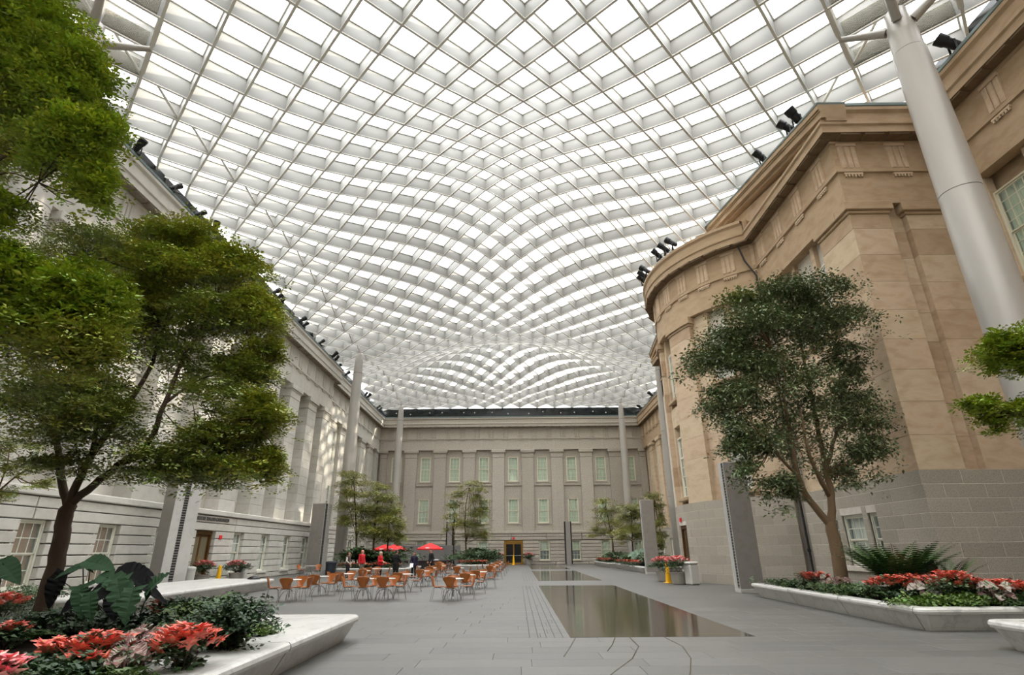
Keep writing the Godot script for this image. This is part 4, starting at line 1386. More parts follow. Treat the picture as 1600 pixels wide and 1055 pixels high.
func planter(called: String, label: String, poly: Array, h: float, rim: float, closed := false, slab := 3.6) -> Node3D:
	var o := thing(called, label, "planter")
	var rows := [[0.24, 0.0], [0.06, h - 0.14], [0.02, h - 0.125], [0.0, h - 0.08], [0.008, h - 0.035], [0.035, h - 0.008], [0.08, h], [rim, h], [rim, h - 0.14]]
	var loops := []
	for r in rows: loops.push_back(loop(poly, r[0], 0.22))
	var n: int = loops[0].size()
	# each straight side is cut into slabs; the stations between cuts are shared by all rows
	var stations := []
	for i in n:
		var a: Vector2 = loops[3][i]
		var b: Vector2 = loops[3][(i + 1) % n]
		var L := a.distance_to(b)
		var cuts := maxi(1, int(round(L / slab))) if L > 1.0 else 1
		for c in cuts: stations.push_back([i, float(c) / cuts, c > 0 or (L > 1.0 and c == 0 and cuts > 1)])
	var mb := MB.new()
	var S := stations.size()
	for k in S:
		var s: Array = stations[k]
		var e: Array = stations[(k + 1) % S]
		var t1: float = e[1] if e[0] == s[0] and e[1] > s[1] else 1.0
		var g: float = 0.002 if s[2] else 0.0
		if s[2] and mb.v.size() > 0:
			part("marble_slab", mb, M.marble, o)
			mb = MB.new()
		for r in rows.size() - 1:
			var p := []
			for q in [[r, s[1] + g], [r, t1], [r + 1, t1], [r + 1, s[1] + g]]:
				var l: Array = loops[q[0]]
				var w: Vector2 = l[s[0]].lerp(l[(s[0] + 1) % n], q[1])
				p.push_back(Vector3(w.x, rows[q[0]][1], w.y))
			var nn: Vector3 = (p[1] - p[0]).cross(p[2] - p[0])
			var ctr := Vector3(poly[0].x + poly[2].x, 0, poly[0].y + poly[2].y) / 2
			var want: Vector3 = (p[0] - ctr)
			want.y = 0
			var ok := nn.dot(want) > 0 if r < 6 else (nn.y > 0 if r == 6 else nn.dot(want) < 0)
			if ok: mb.quad(p[0], p[1], p[2], p[3])
			else: mb.quad(p[1], p[0], p[3], p[2])
	part("marble_slab", mb, M.marble, o)
	var fill := MB.new()
	var inner := loop(poly, rim - 0.01, 0.22)
	var flat := []
	for p in inner: flat.push_back(Vector2(p.x, -p.y))
	if Geometry2D.is_polygon_clockwise(PackedVector2Array(flat)): flat.reverse()
	fill.prism(flat, h - 0.05 if not closed else h - 0.004, Transform3D(Basis(Vector3.RIGHT, Vector3(0, 0, -1), Vector3(0, 1, 0)), Vector3.ZERO))
	part("marble_top" if closed else "soil", fill, M.marble if closed else M.soil, o)
	return o

func planters() -> void:
	planter("marble_planter", "large white marble planter bench at the front left, filled with plants", [Vector2(-3.25, 2), Vector2(-3.25, -12.6), Vector2(-13.2, -12.6), Vector2(-13.2, 2)], 0.46, 1.15)
	planter("marble_bench", "low wide white marble bench behind the front left planter, before the bronze door", [Vector2(-11.3, -17), Vector2(-11.9, -29.2), Vector2(-15.6, -29.9), Vector2(-15.6, -17)], 0.46, 1.3, true)
	planter("marble_planter", "white marble planter at right holding the grey-trunked tree", [Vector2(8.45, -12.9), Vector2(8.75, -22.7), Vector2(13.0, -22.7), Vector2(12.9, -12.9)], 0.46, 0.3)
	planter("marble_planter", "corner of a white marble planter cut by the right edge", [Vector2(8.3, 0), Vector2(8.3, -11.05), Vector2(13, -11.05), Vector2(13, 0)], 0.46, 0.35)
	planter("marble_planter", "white marble planter at the far right behind the grey tower", [Vector2(9.35, -44.8), Vector2(9.45, -58), Vector2(13.2, -58), Vector2(13.2, -44.8)], 0.46, 0.3)
	planter("marble_planter", "farthest white marble planter at right, near the far facade", [Vector2(9.0, -59.4), Vector2(9.0, -70.2), Vector2(13.6, -70.2), Vector2(13.6, -59.4)], 0.46, 0.3)
	planter("marble_planter", "white marble planter behind the group of standing people", [Vector2(-8.6, -46.4), Vector2(-14.9, -46.4), Vector2(-14.9, -50.2), Vector2(-8.6, -53)], 0.46, 0.35)
	planter("marble_planter", "white marble planter in the middle distance below the slender trees", [Vector2(-2.7, -55.5), Vector2(-5.8, -55.5), Vector2(-5.8, -64), Vector2(-2.7, -64)], 0.46, 0.3)
# ---------------------------------------------------------------- furniture and fittings
var chair0: Node3D
var table0: Node3D

func make_chair() -> Node3D:
	var o := thing("cafe_chair", "", "chair")
	# one moulded sheet: seat rows then back rows, each [y, z, half width]; the chair faces +z
	var seat := [[0.435, 0.235, 0.17], [0.452, 0.225, 0.205], [0.458, 0.16, 0.228], [0.45, 0.05, 0.23], [0.443, -0.06, 0.21], [0.448, -0.13, 0.165], [0.462, -0.165, 0.125]]
	var back := [[0.462, -0.165, 0.125], [0.50, -0.192, 0.108], [0.56, -0.208, 0.135], [0.64, -0.225, 0.185], [0.71, -0.245, 0.222], [0.765, -0.262, 0.228], [0.80, -0.275, 0.20], [0.815, -0.28, 0.15]]
	for piece in [["seat", seat, 0.018], ["backrest", back, 0.05]]:
		var mb := MB.new()
		var rows: Array = piece[1]
		var bend: float = piece[2]
		var K := 6
		var P := func(r: int, k: int, side: float) -> Vector3:
			var t := k * 2.0 / K - 1
			var row: Array = rows[r]
			var nr: Array = rows[mini(r + 1, rows.size() - 1)]
			var pr: Array = rows[maxi(r - 1, 0)]
			var tang := Vector3(0, nr[0] - pr[0], nr[1] - pr[1]).normalized()
			var nn := tang.cross(Vector3.LEFT)
			var curve: float = bend * t * t
			return Vector3(row[2] * t, row[0], row[1]) + nn * side * 0.006 + (Vector3(0, curve, 0) if piece[0] == "seat" else Vector3(0, 0, curve))
		for r in rows.size() - 1:
			for k in K:
				mb.quad(P.call(r, k, 1), P.call(r, k + 1, 1), P.call(r + 1, k + 1, 1), P.call(r + 1, k, 1))
				mb.quad(P.call(r, k + 1, -1), P.call(r, k, -1), P.call(r + 1, k, -1), P.call(r + 1, k + 1, -1))
			mb.quad(P.call(r, 0, -1), P.call(r, 0, 1), P.call(r + 1, 0, 1), P.call(r + 1, 0, -1))
			mb.quad(P.call(r, K, 1), P.call(r, K, -1), P.call(r + 1, K, -1), P.call(r + 1, K, 1))
		for k in K:
			var l := rows.size() - 1
			mb.quad(P.call(0, k + 1, 1), P.call(0, k, 1), P.call(0, k, -1), P.call(0, k + 1, -1))
			mb.quad(P.call(l, k, 1), P.call(l, k + 1, 1), P.call(l, k + 1, -1), P.call(l, k, -1))
		part(piece[0], mb, M.plywood, o)
	for s in [Vector2(1, 1), Vector2(-1, 1), Vector2(1, -1), Vector2(-1, -1)]:
		var l := MB.new()
		l.tube([Vector3(s.x * 0.05, 0.425, s.y * 0.03), Vector3(s.x * 0.15, 0.42, s.y * 0.12), Vector3(s.x * 0.18, 0.38, s.y * 0.16), Vector3(s.x * 0.23, 0.0, s.y * 0.23)], [0.0085, 0.0085, 0.0085, 0.0085], 6)
		part("leg", l, M.chrome, o)
	var hub := MB.new()
	hub.lathe([Vector2(0.0, 0.41), Vector2(0.07, 0.412), Vector2(0.07, 0.44), Vector2(0, 0.442)], 12)
	part("seat_mount", hub, M.chrome, o)
	return o

func make_table() -> Node3D:
	var o := thing("cafe_table", "", "table")
	var t := MB.new()
	t.lathe([Vector2(0, 0.70), Vector2(0.36, 0.702), Vector2(0.375, 0.712), Vector2(0.375, 0.722), Vector2(0.365, 0.73), Vector2(0, 0.73)], 32)
	part("tabletop", t, M.table_white, o)
	var p := MB.new()
	p.lathe([Vector2(0.028, 0.12), Vector2(0.028, 0.68), Vector2(0.10, 0.70)], 14)
	part("post", p, M.chrome, o)
	for k in 5:
		var a := TAU * k / 5 + 0.3
		var d := Vector3(cos(a), 0, sin(a))
		var l := MB.new()
		l.tube([Vector3(0, 0.34, 0) + d * 0.02, Vector3(0, 0.36, 0) + d * 0.1, Vector3(0, 0.31, 0) + d * 0.2, Vector3(0, 0.17, 0) + d * 0.29, Vector3(0, 0.012, 0) + d * 0.34], [0.014, 0.014, 0.014, 0.014, 0.016], 7)
		part("leg", l, M.chrome, o)
	return o

func cafe() -> void:
	chair0 = make_chair()
	table0 = make_table()
	var ord := ["first", "second", "third", "fourth", "fifth", "sixth", "seventh", "eighth"]
	# rows of tables running away from the viewer: [name, [[x, z, [chair bearings in degrees]] ...]]
	var rows := [
		["left row", [[-8.35, -21.9, [172, 255, 10, 95]], [-8.2, -24.6, [178, 92, 20]], [-7.95, -27.4, [185, 88, 5, 265]], [-8.2, -31.5, [170, 80, 350]], [-8.4, -35.2, [200, 80, 350, 260]]]],
		["middle row", [[-5.75, -22.3, [168, 262, 20]], [-4.95, -22.3, [176, 12, 82]], [-5.05, -26.4, [190, 85, 350, 275]], [-4.9, -30.5, [180, 95, 15, 270]], [-5.3, -36.0, [175, 85, 0, 262]], [-5.4, -41.5, [185, 95, 5, 275]], [-6.2, -47.0, [180, 90, 0, 270]], [-7.0, -52.0, [180, 90, 0, 270]]]],
		["right row", [[-2.35, -21.8, [184, 268, 75, 355]], [-2.15, -25.1, [182, 88, 0]], [-1.85, -28.6, [190, 85, 5, 275]], [-3.6, -35.5, [265, 178, 350, 85]], [-1.75, -37.2, [180, 85, 5, 270]], [-1.7, -41.5, [185, 90, 0, 265]], [-1.65, -46.5, [180, 92, 0, 270]], [-1.6, -52.0, [185, 88, 5]]]],
	]
	var first := true
	var f2 := true
	for r in rows:
		for i in r[1].size():
			var t: Array = r[1][i]
			var where := "%s table from the front, %s" % [ord[i], r[0]]
			var p := Vector3(t[0], 0, t[1])
			if first:
				table0.position = p
				table0.set_meta("label", "round white cafe table, " + where)
				table0.set_meta("group", "white round cafe tables")
				first = false
			else: copy(table0, p, rng.randf() * TAU, "round white cafe table, " + where, "white round cafe tables")
			for b in t[2]:
				var a := deg_to_rad(b)                 # 180 = nearest the viewer, its back to us
				var q: Vector3 = p + Vector3(sin(a), 0, -cos(a)) * 0.56
				var turn := atan2(-sin(a), cos(a)) + rng.randf_range(-0.12, 0.12)
				var way: String = "with back to view at" if absf(b - 180) < 45 else ("on right side of" if absf(b - 90) < 45 else ("on left side of" if absf(b - 270) < 45 else "on far side of"))
				var lab := "brown chair %s %s" % [way, where]
				if f2:
					chair0.position = q; chair0.rotation.y = turn
					chair0.set_meta("label", lab); chair0.set_meta("group", "brown plywood cafe chairs")
					f2 = false
				else: copy(chair0, q, turn, lab, "brown plywood cafe chairs")
	# a lone table and chair by the left wall
	copy(table0, Vector3(-15.3, 0, -43.6), 0.4, "round white cafe table standing alone by the left facade", "white round cafe tables")
	copy(chair0, Vector3(-15.9, 0, -43.3), 1.3, "brown plywood chair on the left of the lone table by the left facade", "brown plywood cafe chairs")
	copy(chair0, Vector3(-14.9, 0, -44.1), 0.2, "brown plywood chair behind the lone table by the left facade", "brown plywood cafe chairs")

func umbrella(p: Vector3, h: float, label: String) -> void:
	var o := thing("umbrella", label, "umbrella", p, 0.3)
	var N := 8
	for k in N:
		var a := TAU * k / N
		var b := TAU * (k + 1) / N
		var mb := MB.new()
		var prev_l := Vector3(0, h, 0)
		var prev_r := prev_l
		for s in range(1, 5):
			var r := 1.3 * s / 4.0
			var y := h - 0.52 * pow(s / 4.0, 1.25)
			var l := Vector3(cos(a) * r, y, sin(a) * r)
			var rr := Vector3(cos(b) * r, y, sin(b) * r)
			mb.quad(prev_r, prev_l, l, rr)
			prev_l = l; prev_r = rr
		var dn := Vector3(0, -0.11, 0)
		mb.quad(prev_r, prev_l, prev_l + dn, prev_r + dn)
		var cpn := part("canopy_panel", mb, M.canopy_red, o)
		if k % 2 == 0:
			var q := MB.new()
			var c := (a + b) / 2
			var t := Transform3D(Basis(Vector3.UP, -c), Vector3.ZERO)
			q.bbox(Vector3(1.12, h - 0.52, -0.17), Vector3(1.18, h - 0.40, 0.17), 0.01, t)
			part("white_panel", q, M.canopy_white, cpn)
		var rb := MB.new()
		rb.tube([Vector3(0, h - 0.06, 0), Vector3(cos(a) * 1.28, h - 0.54, sin(a) * 1.28)], [0.012, 0.009], 5)
		part("rib", rb, M.black, o)
	var pole := MB.new()
	pole.tube([Vector3(0, 0.05, 0), Vector3(0, h + 0.08, 0)], [0.024, 0.024], 8)
	part("pole", pole, M.dark_wood, o)
	var bs := MB.new()
	bs.lathe([Vector2(0, 0), Vector2(0.3, 0), Vector2(0.3, 0.05), Vector2(0.06, 0.09), Vector2(0.05, 0.3), Vector2(0, 0.3)], 20)
	part("base", bs, M.black, o)

func tower(p: Vector3, turn: float, w: float, d: float, h: float, label: String, strip := [-0.16, 0.16]) -> void:
	var o := thing("air_tower", label, "tower", p, turn)      # broad grey faces on z, slotted light faces on x
	var b := MB.new()
	b.bbox(Vector3(-w / 2, 0.16, -d / 2), Vector3(w / 2, h, d / 2), 0.02)
	part("casing", b, M.tower_grey, o)
	var pl := MB.new()
	pl.bbox(Vector3(-w / 2 - 0.02, 0, -d / 2 - 0.02), Vector3(w / 2 + 0.02, 0.16, d / 2 + 0.02), 0.01)
	part("plinth", pl, M.tower_light, o)
	var x: float = w / 2 + 0.012
	for q in [[-0.5, strip[0]], [strip[1], 0.5]]:
		var f := MB.new()
		f.bbox(Vector3(x - 0.012, 0.17, q[0] * d), Vector3(x + 0.012, h - 0.01, q[1] * d), 0.004)
		part("edge_panel", f, M.tower_light, o)
	var sl := MB.new()
	sl.box(Vector3(x - 0.014, 0.2, strip[0] * d), Vector3(x - 0.004, h - 0.04, strip[1] * d))
	var sb := part("slot_back", sl, M.slot, o)
	var n := int((h - 0.3) / 0.115)
	for k in n:
		var bar := MB.new()
		bar.box(Vector3(x - 0.012, 0.2 + k * 0.115, strip[0] * d), Vector3(x + 0.006, 0.228 + k * 0.115, strip[1] * d))
		part("grille_bar", bar, M.tower_grey, sb)

func slim_tower(p: Vector3, h: float, label: String) -> void:
	var o := thing("air_tower", label, "tower", p)
	var b := MB.new()
	b.bbox(Vector3(-0.3, 0, -0.25), Vector3(0.3, h, 0.25), 0.02)
	part("casing", b, M.tower_grey, o)
	for s in [-1, 1]:
		var g := MB.new()
		g.bbox(Vector3(s * 0.37 - 0.07, 0.12, -0.22), Vector3(s * 0.37 + 0.07, h, 0.27), 0.02)
		part("dark_grille", g, M.slot, o)

func spotlight_mesh() -> Node3D:
	var o := thing("spotlight", "", "spotlight")
	var y := MB.new()
	y.bbox(Vector3(-0.13, 0, -0.05), Vector3(0.13, 0.03, 0.05), 0.008)
	y.bbox(Vector3(-0.15, 0, -0.025), Vector3(-0.125, 0.34, 0.025), 0.006)
	y.bbox(Vector3(0.125, 0, -0.025), Vector3(0.15, 0.34, 0.025), 0.006)
	part("yoke", y, M.black, o)
	var t := Transform3D(Basis(Vector3.RIGHT, deg_to_rad(48)), Vector3(0, 0.32, 0))
	var h := MB.new()
	h.lathe([Vector2(0, -0.26), Vector2(0.09, -0.25), Vector2(0.11, -0.1), Vector2(0.115, 0.1), Vector2(0.14, 0.14), Vector2(0.15, 0.34), Vector2(0.135, 0.34), Vector2(0.12, 0.2), Vector2(0, 0.19)], 16, t)
	var hd := part("head", h, M.black, o)
	var g := MB.new()
	g.lathe([Vector2(0.118, 0.205), Vector2(0, 0.21)], 14, t)
	part("lamp_lens", g, M.lamp_lens, hd)
	var c := MB.new()
	c.tube([Vector3(0.05, 0.02, -0.03), Vector3(0.1, 0.05, -0.22), Vector3(0, 0.2, -0.24), Vector3(0, 0.34, -0.2)], [0.012, 0.012, 0.012, 0.012], 5)
	part("cable", c, M.black, o)
	return o

func fittings() -> void:
	var s0: Node3D = null
	var ord := ["first", "second", "third", "fourth", "fifth", "sixth", "seventh", "eighth", "ninth", "tenth", "eleventh", "twelfth", "thirteenth", "fourteenth", "fifteenth", "sixteenth", "seventeenth", "eighteenth", "nineteenth", "twentieth", "twenty-first", "twenty-second", "twenty-third", "twenty-fourth"]
	var edge := -17.72
	var n := 0
	for z in [-18.4, -19.5, -20.6, -23.6, -26.0, -27.6, -30.2, -30.9, -36.2, -36.9, -37.6, -41.5, -42.3, -46.4, -50.2, -51.0, -53.6, -56.2, -60.4, -64.3, -65.4, -70.6, -71.6]:
		var big := n % 3 == 2
		var lab := "%s black spotlight from the near end along the left cornice" % ord[n]
		var o: Node3D
		if s0 == null:
			s0 = spotlight_mesh(); o = s0
			o.set_meta("label", lab); o.set_meta("group", "spotlights on the cornices")
			o.position = Vector3(edge, 19.16, z)
		else: o = copy(s0, Vector3(edge - (0.55 if z < -53 else 0.0), 19.16, z), 0, lab, "spotlights on the cornices")
		o.rotation = Vector3(0, PI / 2 + rng.randf_range(-0.8, 0.8), 0)
		o.scale = Vector3.ONE * (1.3 if big else 1.05)
		n += 1
	var rights := [[12.85, -19.6, -1.2, "black spotlight standing upright at the near corner of the pavilion cornice", 1.6], [12.8, -20.3, -1.7, "second black spotlight from the pavilion corner along its court side", 1.4], [12.8, -23.0, -1.4, "third black spotlight from the pavilion corner, lower along the raking edge", 1.4], [16.85, -15.6, -1.8, "black spotlight with a pale lens on the near right cornice beside the big column", 1.6], [16.85, -13.3, -1.4, "black spotlight at the top right corner of the view on the near cornice", 1.7]]
	for r in rights:
		var y := 19.16
		if r[0] < 13: y = 19.1 + (-18.25 - r[1]) * 0.195
		var o := copy(s0, Vector3(r[0], y, r[1]), r[2], r[3], "spotlights on the cornices", r[4])
	n = 0
	for a in [26.0, 21.0, 15.5, 1.0, -4.0, -9.0]:
		var fr := arc_frame(a, APSE_R + 0.62)
		var o := copy(s0, fr.origin + Vector3(0, 19.16, 0), -PI / 2 - 0.4 + 0.3 * (n % 3), "%s black spotlight on the rim of the rounded bay" % ord[n], "spotlights on the cornices", 1.35)
		n += 1
	for z in [-66.0, -72.5]:
		copy(s0, Vector3(16.8, 19.16, z), -PI / 2, "black spotlight on the far right cornice %s the far corner" % ("in" if z < -70 else "nearer than"), "spotlights on the cornices", 1.5)
	# towers
	tower(Vector3(9.45, 0, -24.55), PI, 0.95, 0.62, 5.2, "tall grey slotted tower beside the right planter", [-0.44, -0.08])
	tower(Vector3(9.75, 0, -43.0), PI, 0.9, 0.5, 5.15, "grey slotted tower in front of the far right planters", [-0.44, -0.08])
	tower(Vector3(-16.7, 0, -28.2), -0.5, 0.95, 1.25, 5.4, "tall grey slotted tower beside the bronze door on the left", [-0.02, 0.16])
	tower(Vector3(-16.6, 0, -48.4), -0.25, 1.2, 0.9, 5.5, "grey slotted tower near the left facade behind the cafe tables", [0.1, 0.44])
	slim_tower(Vector3(6.25, 0, -71.8), 5.0, "slim pale tower with two dark strips right of the far door")
	slim_tower(Vector3(-8.2, 0, -70.5), 5.0, "slim pale tower with two dark strips behind the slender trees")
	# umbrellas and the serving corner
	umbrella(Vector3(-8.5, 0, -57.0), 2.42, "right red umbrella, alone over the serving table")
	umbrella(Vector3(-14.2, 0, -62.5), 2.38, "left red umbrella of the overlapping pair, half behind a tree")
	umbrella(Vector3(-12.0, 0, -57.2), 2.34, "right red umbrella of the overlapping pair near the man in grey")
	for k in 5:
		var o := thing("partition_screen", "grey free-standing partition panel, %s from the left below the umbrellas" % ord[k], "screen", Vector3(-14.4 + k * 1.75, 0, -67.2 - 0.15 * (k % 2)), 0.0, "grey partition panels")
		var mb := MB.new()
		mb.bbox(Vector3(-0.85, 0.05, -0.03), Vector3(0.85, 2.3, 0.03), 0.01)
		part("panel", mb, M.screen_grey, o)
		var ft := MB.new()
		for s in [-1, 1]: ft.bbox(Vector3(s * 0.7 - 0.03, 0, -0.25), Vector3(s * 0.7 + 0.03, 0.05, 0.25), 0.01)
		part("foot", ft, M.chrome, o)
	var sv := thing("serving_table", "long dark serving table under the right red umbrella", "table", Vector3(-8.4, 0, -56.2))
	var mb := MB.new()
	mb.bbox(Vector3(-1.7, 0.78, -0.4), Vector3(1.7, 0.86, 0.4), 0.01)
	part("tabletop", mb, M.dark_wood, sv)
	mb = MB.new()
	mb.bbox(Vector3(-1.6, 0.1, -0.32), Vector3(1.6, 0.78, 0.34), 0.01)
	part("skirt", mb, M.dark_wood, sv)
	for x in [-1.5, 1.5]:
		for z in [-0.25, 0.25]:
			mb = MB.new()
			mb.bbox(Vector3(x - 0.04, 0, z - 0.04), Vector3(x + 0.04, 0.1, z + 0.04), 0.005)
			part("leg", mb, M.dark_wood, sv)
	mb = MB.new()
	mb.bbox(Vector3(-0.4, 0, -0.2), Vector3(0.4, 0.06, 0.2), 0.015)
	mb.bbox(Vector3(-0.3, 0.06, -0.15), Vector3(0.3, 0.1, 0.15), 0.015)
	tag(part(numbered("napkin_tray"), mb, M.canopy_white, self, Transform3D(Basis(), Vector3(-7.9, 0.86, -56.2))), "white tray on the dark serving table", "tray")
	var dk := make_dark_chair()
	var spots := [[-10.5, -55.3, 0.4], [-11.2, -55.6, 2.2], [-6.6, -55.3, -0.5], [-6.2, -56.2, 1.2]]
	for i in 4:
		var lab := "dark wooden chair %s of the serving table" % ["first left", "second left", "first right", "second right"][i]
		if i == 0:
			dk.position = Vector3(spots[0][0], 0, spots[0][1]); dk.set_meta("label", lab)
		else: copy(dk, Vector3(spots[i][0], 0, spots[i][1]), spots[i][2], lab)
	# bins
	bin_round(Vector3(-14.55, 0, -46.0), 0.42, 1.0, M.bin_blue, "dark blue round litter bin at the end of the white planter behind the people")
	bin_square(Vector3(8.75, 0, -30.0), "pale litter bin with a domed top beside the door of the rounded bay")
	bin_round(Vector3(-17.3, 0, -31.2), 0.27, 1.0, M.bin_white, "pale cylindrical litter bin left of the bronze door")
	bin_round(Vector3(-17.3, 0, -37.3), 0.25, 1.0, M.bin_white, "pale cylindrical litter bin right of the second flower pot by the left facade")
	# wet floor cones
	cone(Vector3(8.0, 0, -31.8), 1.0, "yellow warning cone before the flower pot at the rounded bay")
	cone(Vector3(-17.0, 0, -33.7), 1.0, "yellow warning cone between the two flower pots at the bronze door")
	cone(Vector3(-0.5, 0, -73.5), 1.15, "yellow warning cone before the gilt door in the distance")
	var bag := MB.new()
	bag.lathe([Vector2(0, 0), Vector2(0.2, 0.01), Vector2(0.22, 0.05), Vector2(0.14, 0.12), Vector2(0.04, 0.15), Vector2(0, 0.15)], 14, Transform3D(Basis().scaled(Vector3(1.5, 1, 0.8)), Vector3.ZERO))
	tag(part(numbered("black_bag"), bag, M.black, self, Transform3D(Basis(), Vector3(-12.7, 0.456, -28.6))), "small black bag lying on the end of the white marble bench", "bag")
	var sg := thing("plant_sign", "small black plant sign with a white patch in the right planter", "sign", Vector3(11.6, 0.4, -16.4), -0.5)
	mb = MB.new()
	mb.bbox(Vector3(-0.13, 0.25, -0.012), Vector3(0.13, 0.92, 0.012), 0.008, Transform3D(Basis(Vector3.FORWARD, -0.25), Vector3.ZERO))
	part("board", mb, M.black, sg)
	mb = MB.new()
	mb.bbox(Vector3(-0.07, 0.42, 0.013), Vector3(0.08, 0.60, 0.02), 0.004, Transform3D(Basis(Vector3.FORWARD, -0.25), Vector3.ZERO))
	part("white_patch", mb, M.canopy_white, sg)
	mb = MB.new()
	mb.tube([Vector3(0.0, 0, 0), Vector3(0.07, 0.3, 0)], [0.012, 0.012], 6)
	part("stake", mb, M.black, sg)

func make_dark_chair() -> Node3D:
	var o := thing("dining_chair", "", "chair")
	var mb := MB.new()
	mb.bbox(Vector3(-0.21, 0.43, -0.21), Vector3(0.21, 0.47, 0.21), 0.01)
	part("seat", mb, M.dark_wood, o)
	mb = MB.new()
	mb.bbox(Vector3(-0.21, 0.62, -0.22), Vector3(0.21, 0.88, -0.19), 0.01)
	for x in [-0.19, 0.19]: mb.bbox(Vector3(x - 0.018, 0.47, -0.22), Vector3(x + 0.018, 0.64, -0.185), 0.005)
	part("backrest", mb, M.dark_wood, o)
	for x in [-0.18, 0.18]:
		for z in [-0.18, 0.18]:
			mb = MB.new()
			mb.bbox(Vector3(x - 0.018, 0, z - 0.018), Vector3(x + 0.018, 0.43, z + 0.018), 0.004)
			part("leg", mb, M.dark_wood, o)
	return o

func bin_round(p: Vector3, r: float, h: float, m: Material, label: String) -> void:
	var o := thing("litter_bin", label, "bin", p)
	var b := MB.new()
	b.lathe([Vector2(0, 0), Vector2(r * 0.86, 0), Vector2(r * 0.9, 0.03), Vector2(r * 0.97, h * 0.82), Vector2(0, h * 0.82)], 24)
	part("body", b, m, o)
	var l := MB.new()
	l.lathe([Vector2(r * 0.9, h * 0.82), Vector2(r * 1.02, h * 0.84), Vector2(r * 1.02, h * 0.92), Vector2(r * 0.95, h * 0.97), Vector2(r * 0.5, h), Vector2(0, h)], 24)
	part("lid", l, m, o)

func bin_square(p: Vector3, label: String) -> void:
	var o := thing("litter_bin", label, "bin", p, 0.35)
	var b := MB.new()
	b.bbox(Vector3(-0.27, 0, -0.27), Vector3(0.27, 0.94, 0.27), 0.06)
	part("body", b, M.bin_white, o)
	var l := MB.new()
	l.bbox(Vector3(-0.29, 0.94, -0.29), Vector3(0.29, 1.08, 0.29), 0.06)
	part("lid", l, M.bin_white, o)

func cone(p: Vector3, h: float, label: String) -> void:
	var o := thing("warning_cone", label, "cone", p, 0.4)
	var b := MB.new()
	b.bbox(Vector3(-0.19, 0, -0.19), Vector3(0.19, 0.04, 0.19), 0.015)
	part("foot", b, M.yellow, o)
	var c := MB.new()
	c.lathe([Vector2(0.16, 0.04), Vector2(0.15, 0.07), Vector2(0.085, h - 0.06), Vector2(0.07, h - 0.01), Vector2(0.05, h), Vector2(0, h)], 8, Transform3D(), false)
	part("body", c, M.yellow, o)
# ---------------------------------------------------------------- plants
const SOIL := 0.42
const NTH := ["first", "second", "third", "fourth", "fifth", "sixth", "seventh", "eighth", "ninth"]
func lin(r: float, g: float, b: float) -> Color: return Color(r, g, b)

func sprig(key: String, n: int, L: float, W: float, spread_: float, flat_: float) -> ArrayMesh:
	if not meshes.has(key):
		var r := RandomNumberGenerator.new()
		r.seed = key.hash()
		var mb := MB.new()
		for k in n:
			var a := TAU * (k + r.randf() * 0.5) / n
			var d := Vector3(cos(a), r.randf_range(-flat_, flat_), sin(a)).normalized()
			var s := r.randf_range(0.7, 1.15)
			mb.leaf(d * spread_ * r.randf_range(0.1, 1.0) + Vector3(0, r.randf_range(-0.02, 0.02), 0), (d + Vector3(r.randf_range(-0.4, 0.4), 0, r.randf_range(-0.4, 0.4))).normalized(), Vector3(r.randf_range(-0.4, 0.4), 1, r.randf_range(-0.4, 0.4)).normalized(), L * s, W * s, 0.1)
		meshes[key] = mb.mesh()
	return meshes[key]

func rand_basis(tilt: float) -> Basis:
	var b := Basis(Vector3.UP, rng.randf() * TAU)
	return Basis(Vector3(rng.randf_range(-1, 1), 0, rng.randf_range(-1, 1)).normalized(), rng.randf() * tilt) * b

# fills an ellipsoid with sprigs, denser towards its outside, thin below
func cloud(places: Array, colors: Array, c: Vector3, R: Vector3, n: int, col: Color, size := 1.0, hang := 0.25) -> void:
	# sprigs sit in flat ragged tufts that are scattered over the upper shell of the ellipsoid
	var tufts := maxi(3, int(sqrt(n) * 0.75))
	var tc := []
	for k in tufts:
		var d := Vector3(rng.randfn(), rng.randfn(), rng.randfn()).normalized()
		if d.y < -0.2 and rng.randf() < 0.6: d.y = -d.y
		tc.push_back([c + d * pow(rng.randf(), 0.35) * R, rng.randf_range(0.2, 0.42), rng.randf_range(0.75, 1.25)])
	var flat := minf(R.y, (R.x + R.z) * 0.5)
	for k in n:
		var t: Array = tc[rng.randi() % tufts]
		var w: float = t[1]
		var g := Vector3(rng.randfn() * R.x, 0, rng.randfn() * R.z) * w
		var rr := Vector2(g.x / R.x, g.z / R.z).length() / w
		g.y = rng.randfn() * flat * w * 0.45 - hang * flat * 0.35 * rr * rr * w * 1.6
		if hang > 0.3 and rng.randf() < 0.12: g.y -= rng.randf() * hang * flat * 0.9
		var s := size * rng.randf_range(0.65, 1.3)
		places.push_back(Transform3D(rand_basis(0.7).scaled(Vector3.ONE * s), t[0] + g))
		var j: float = rng.randf_range(0.7, 1.3) * t[2]
		var yel := rng.randf_range(0.8, 1.3)
		colors.push_back(Color(col.r * j * yel, col.g * j, col.b * j))

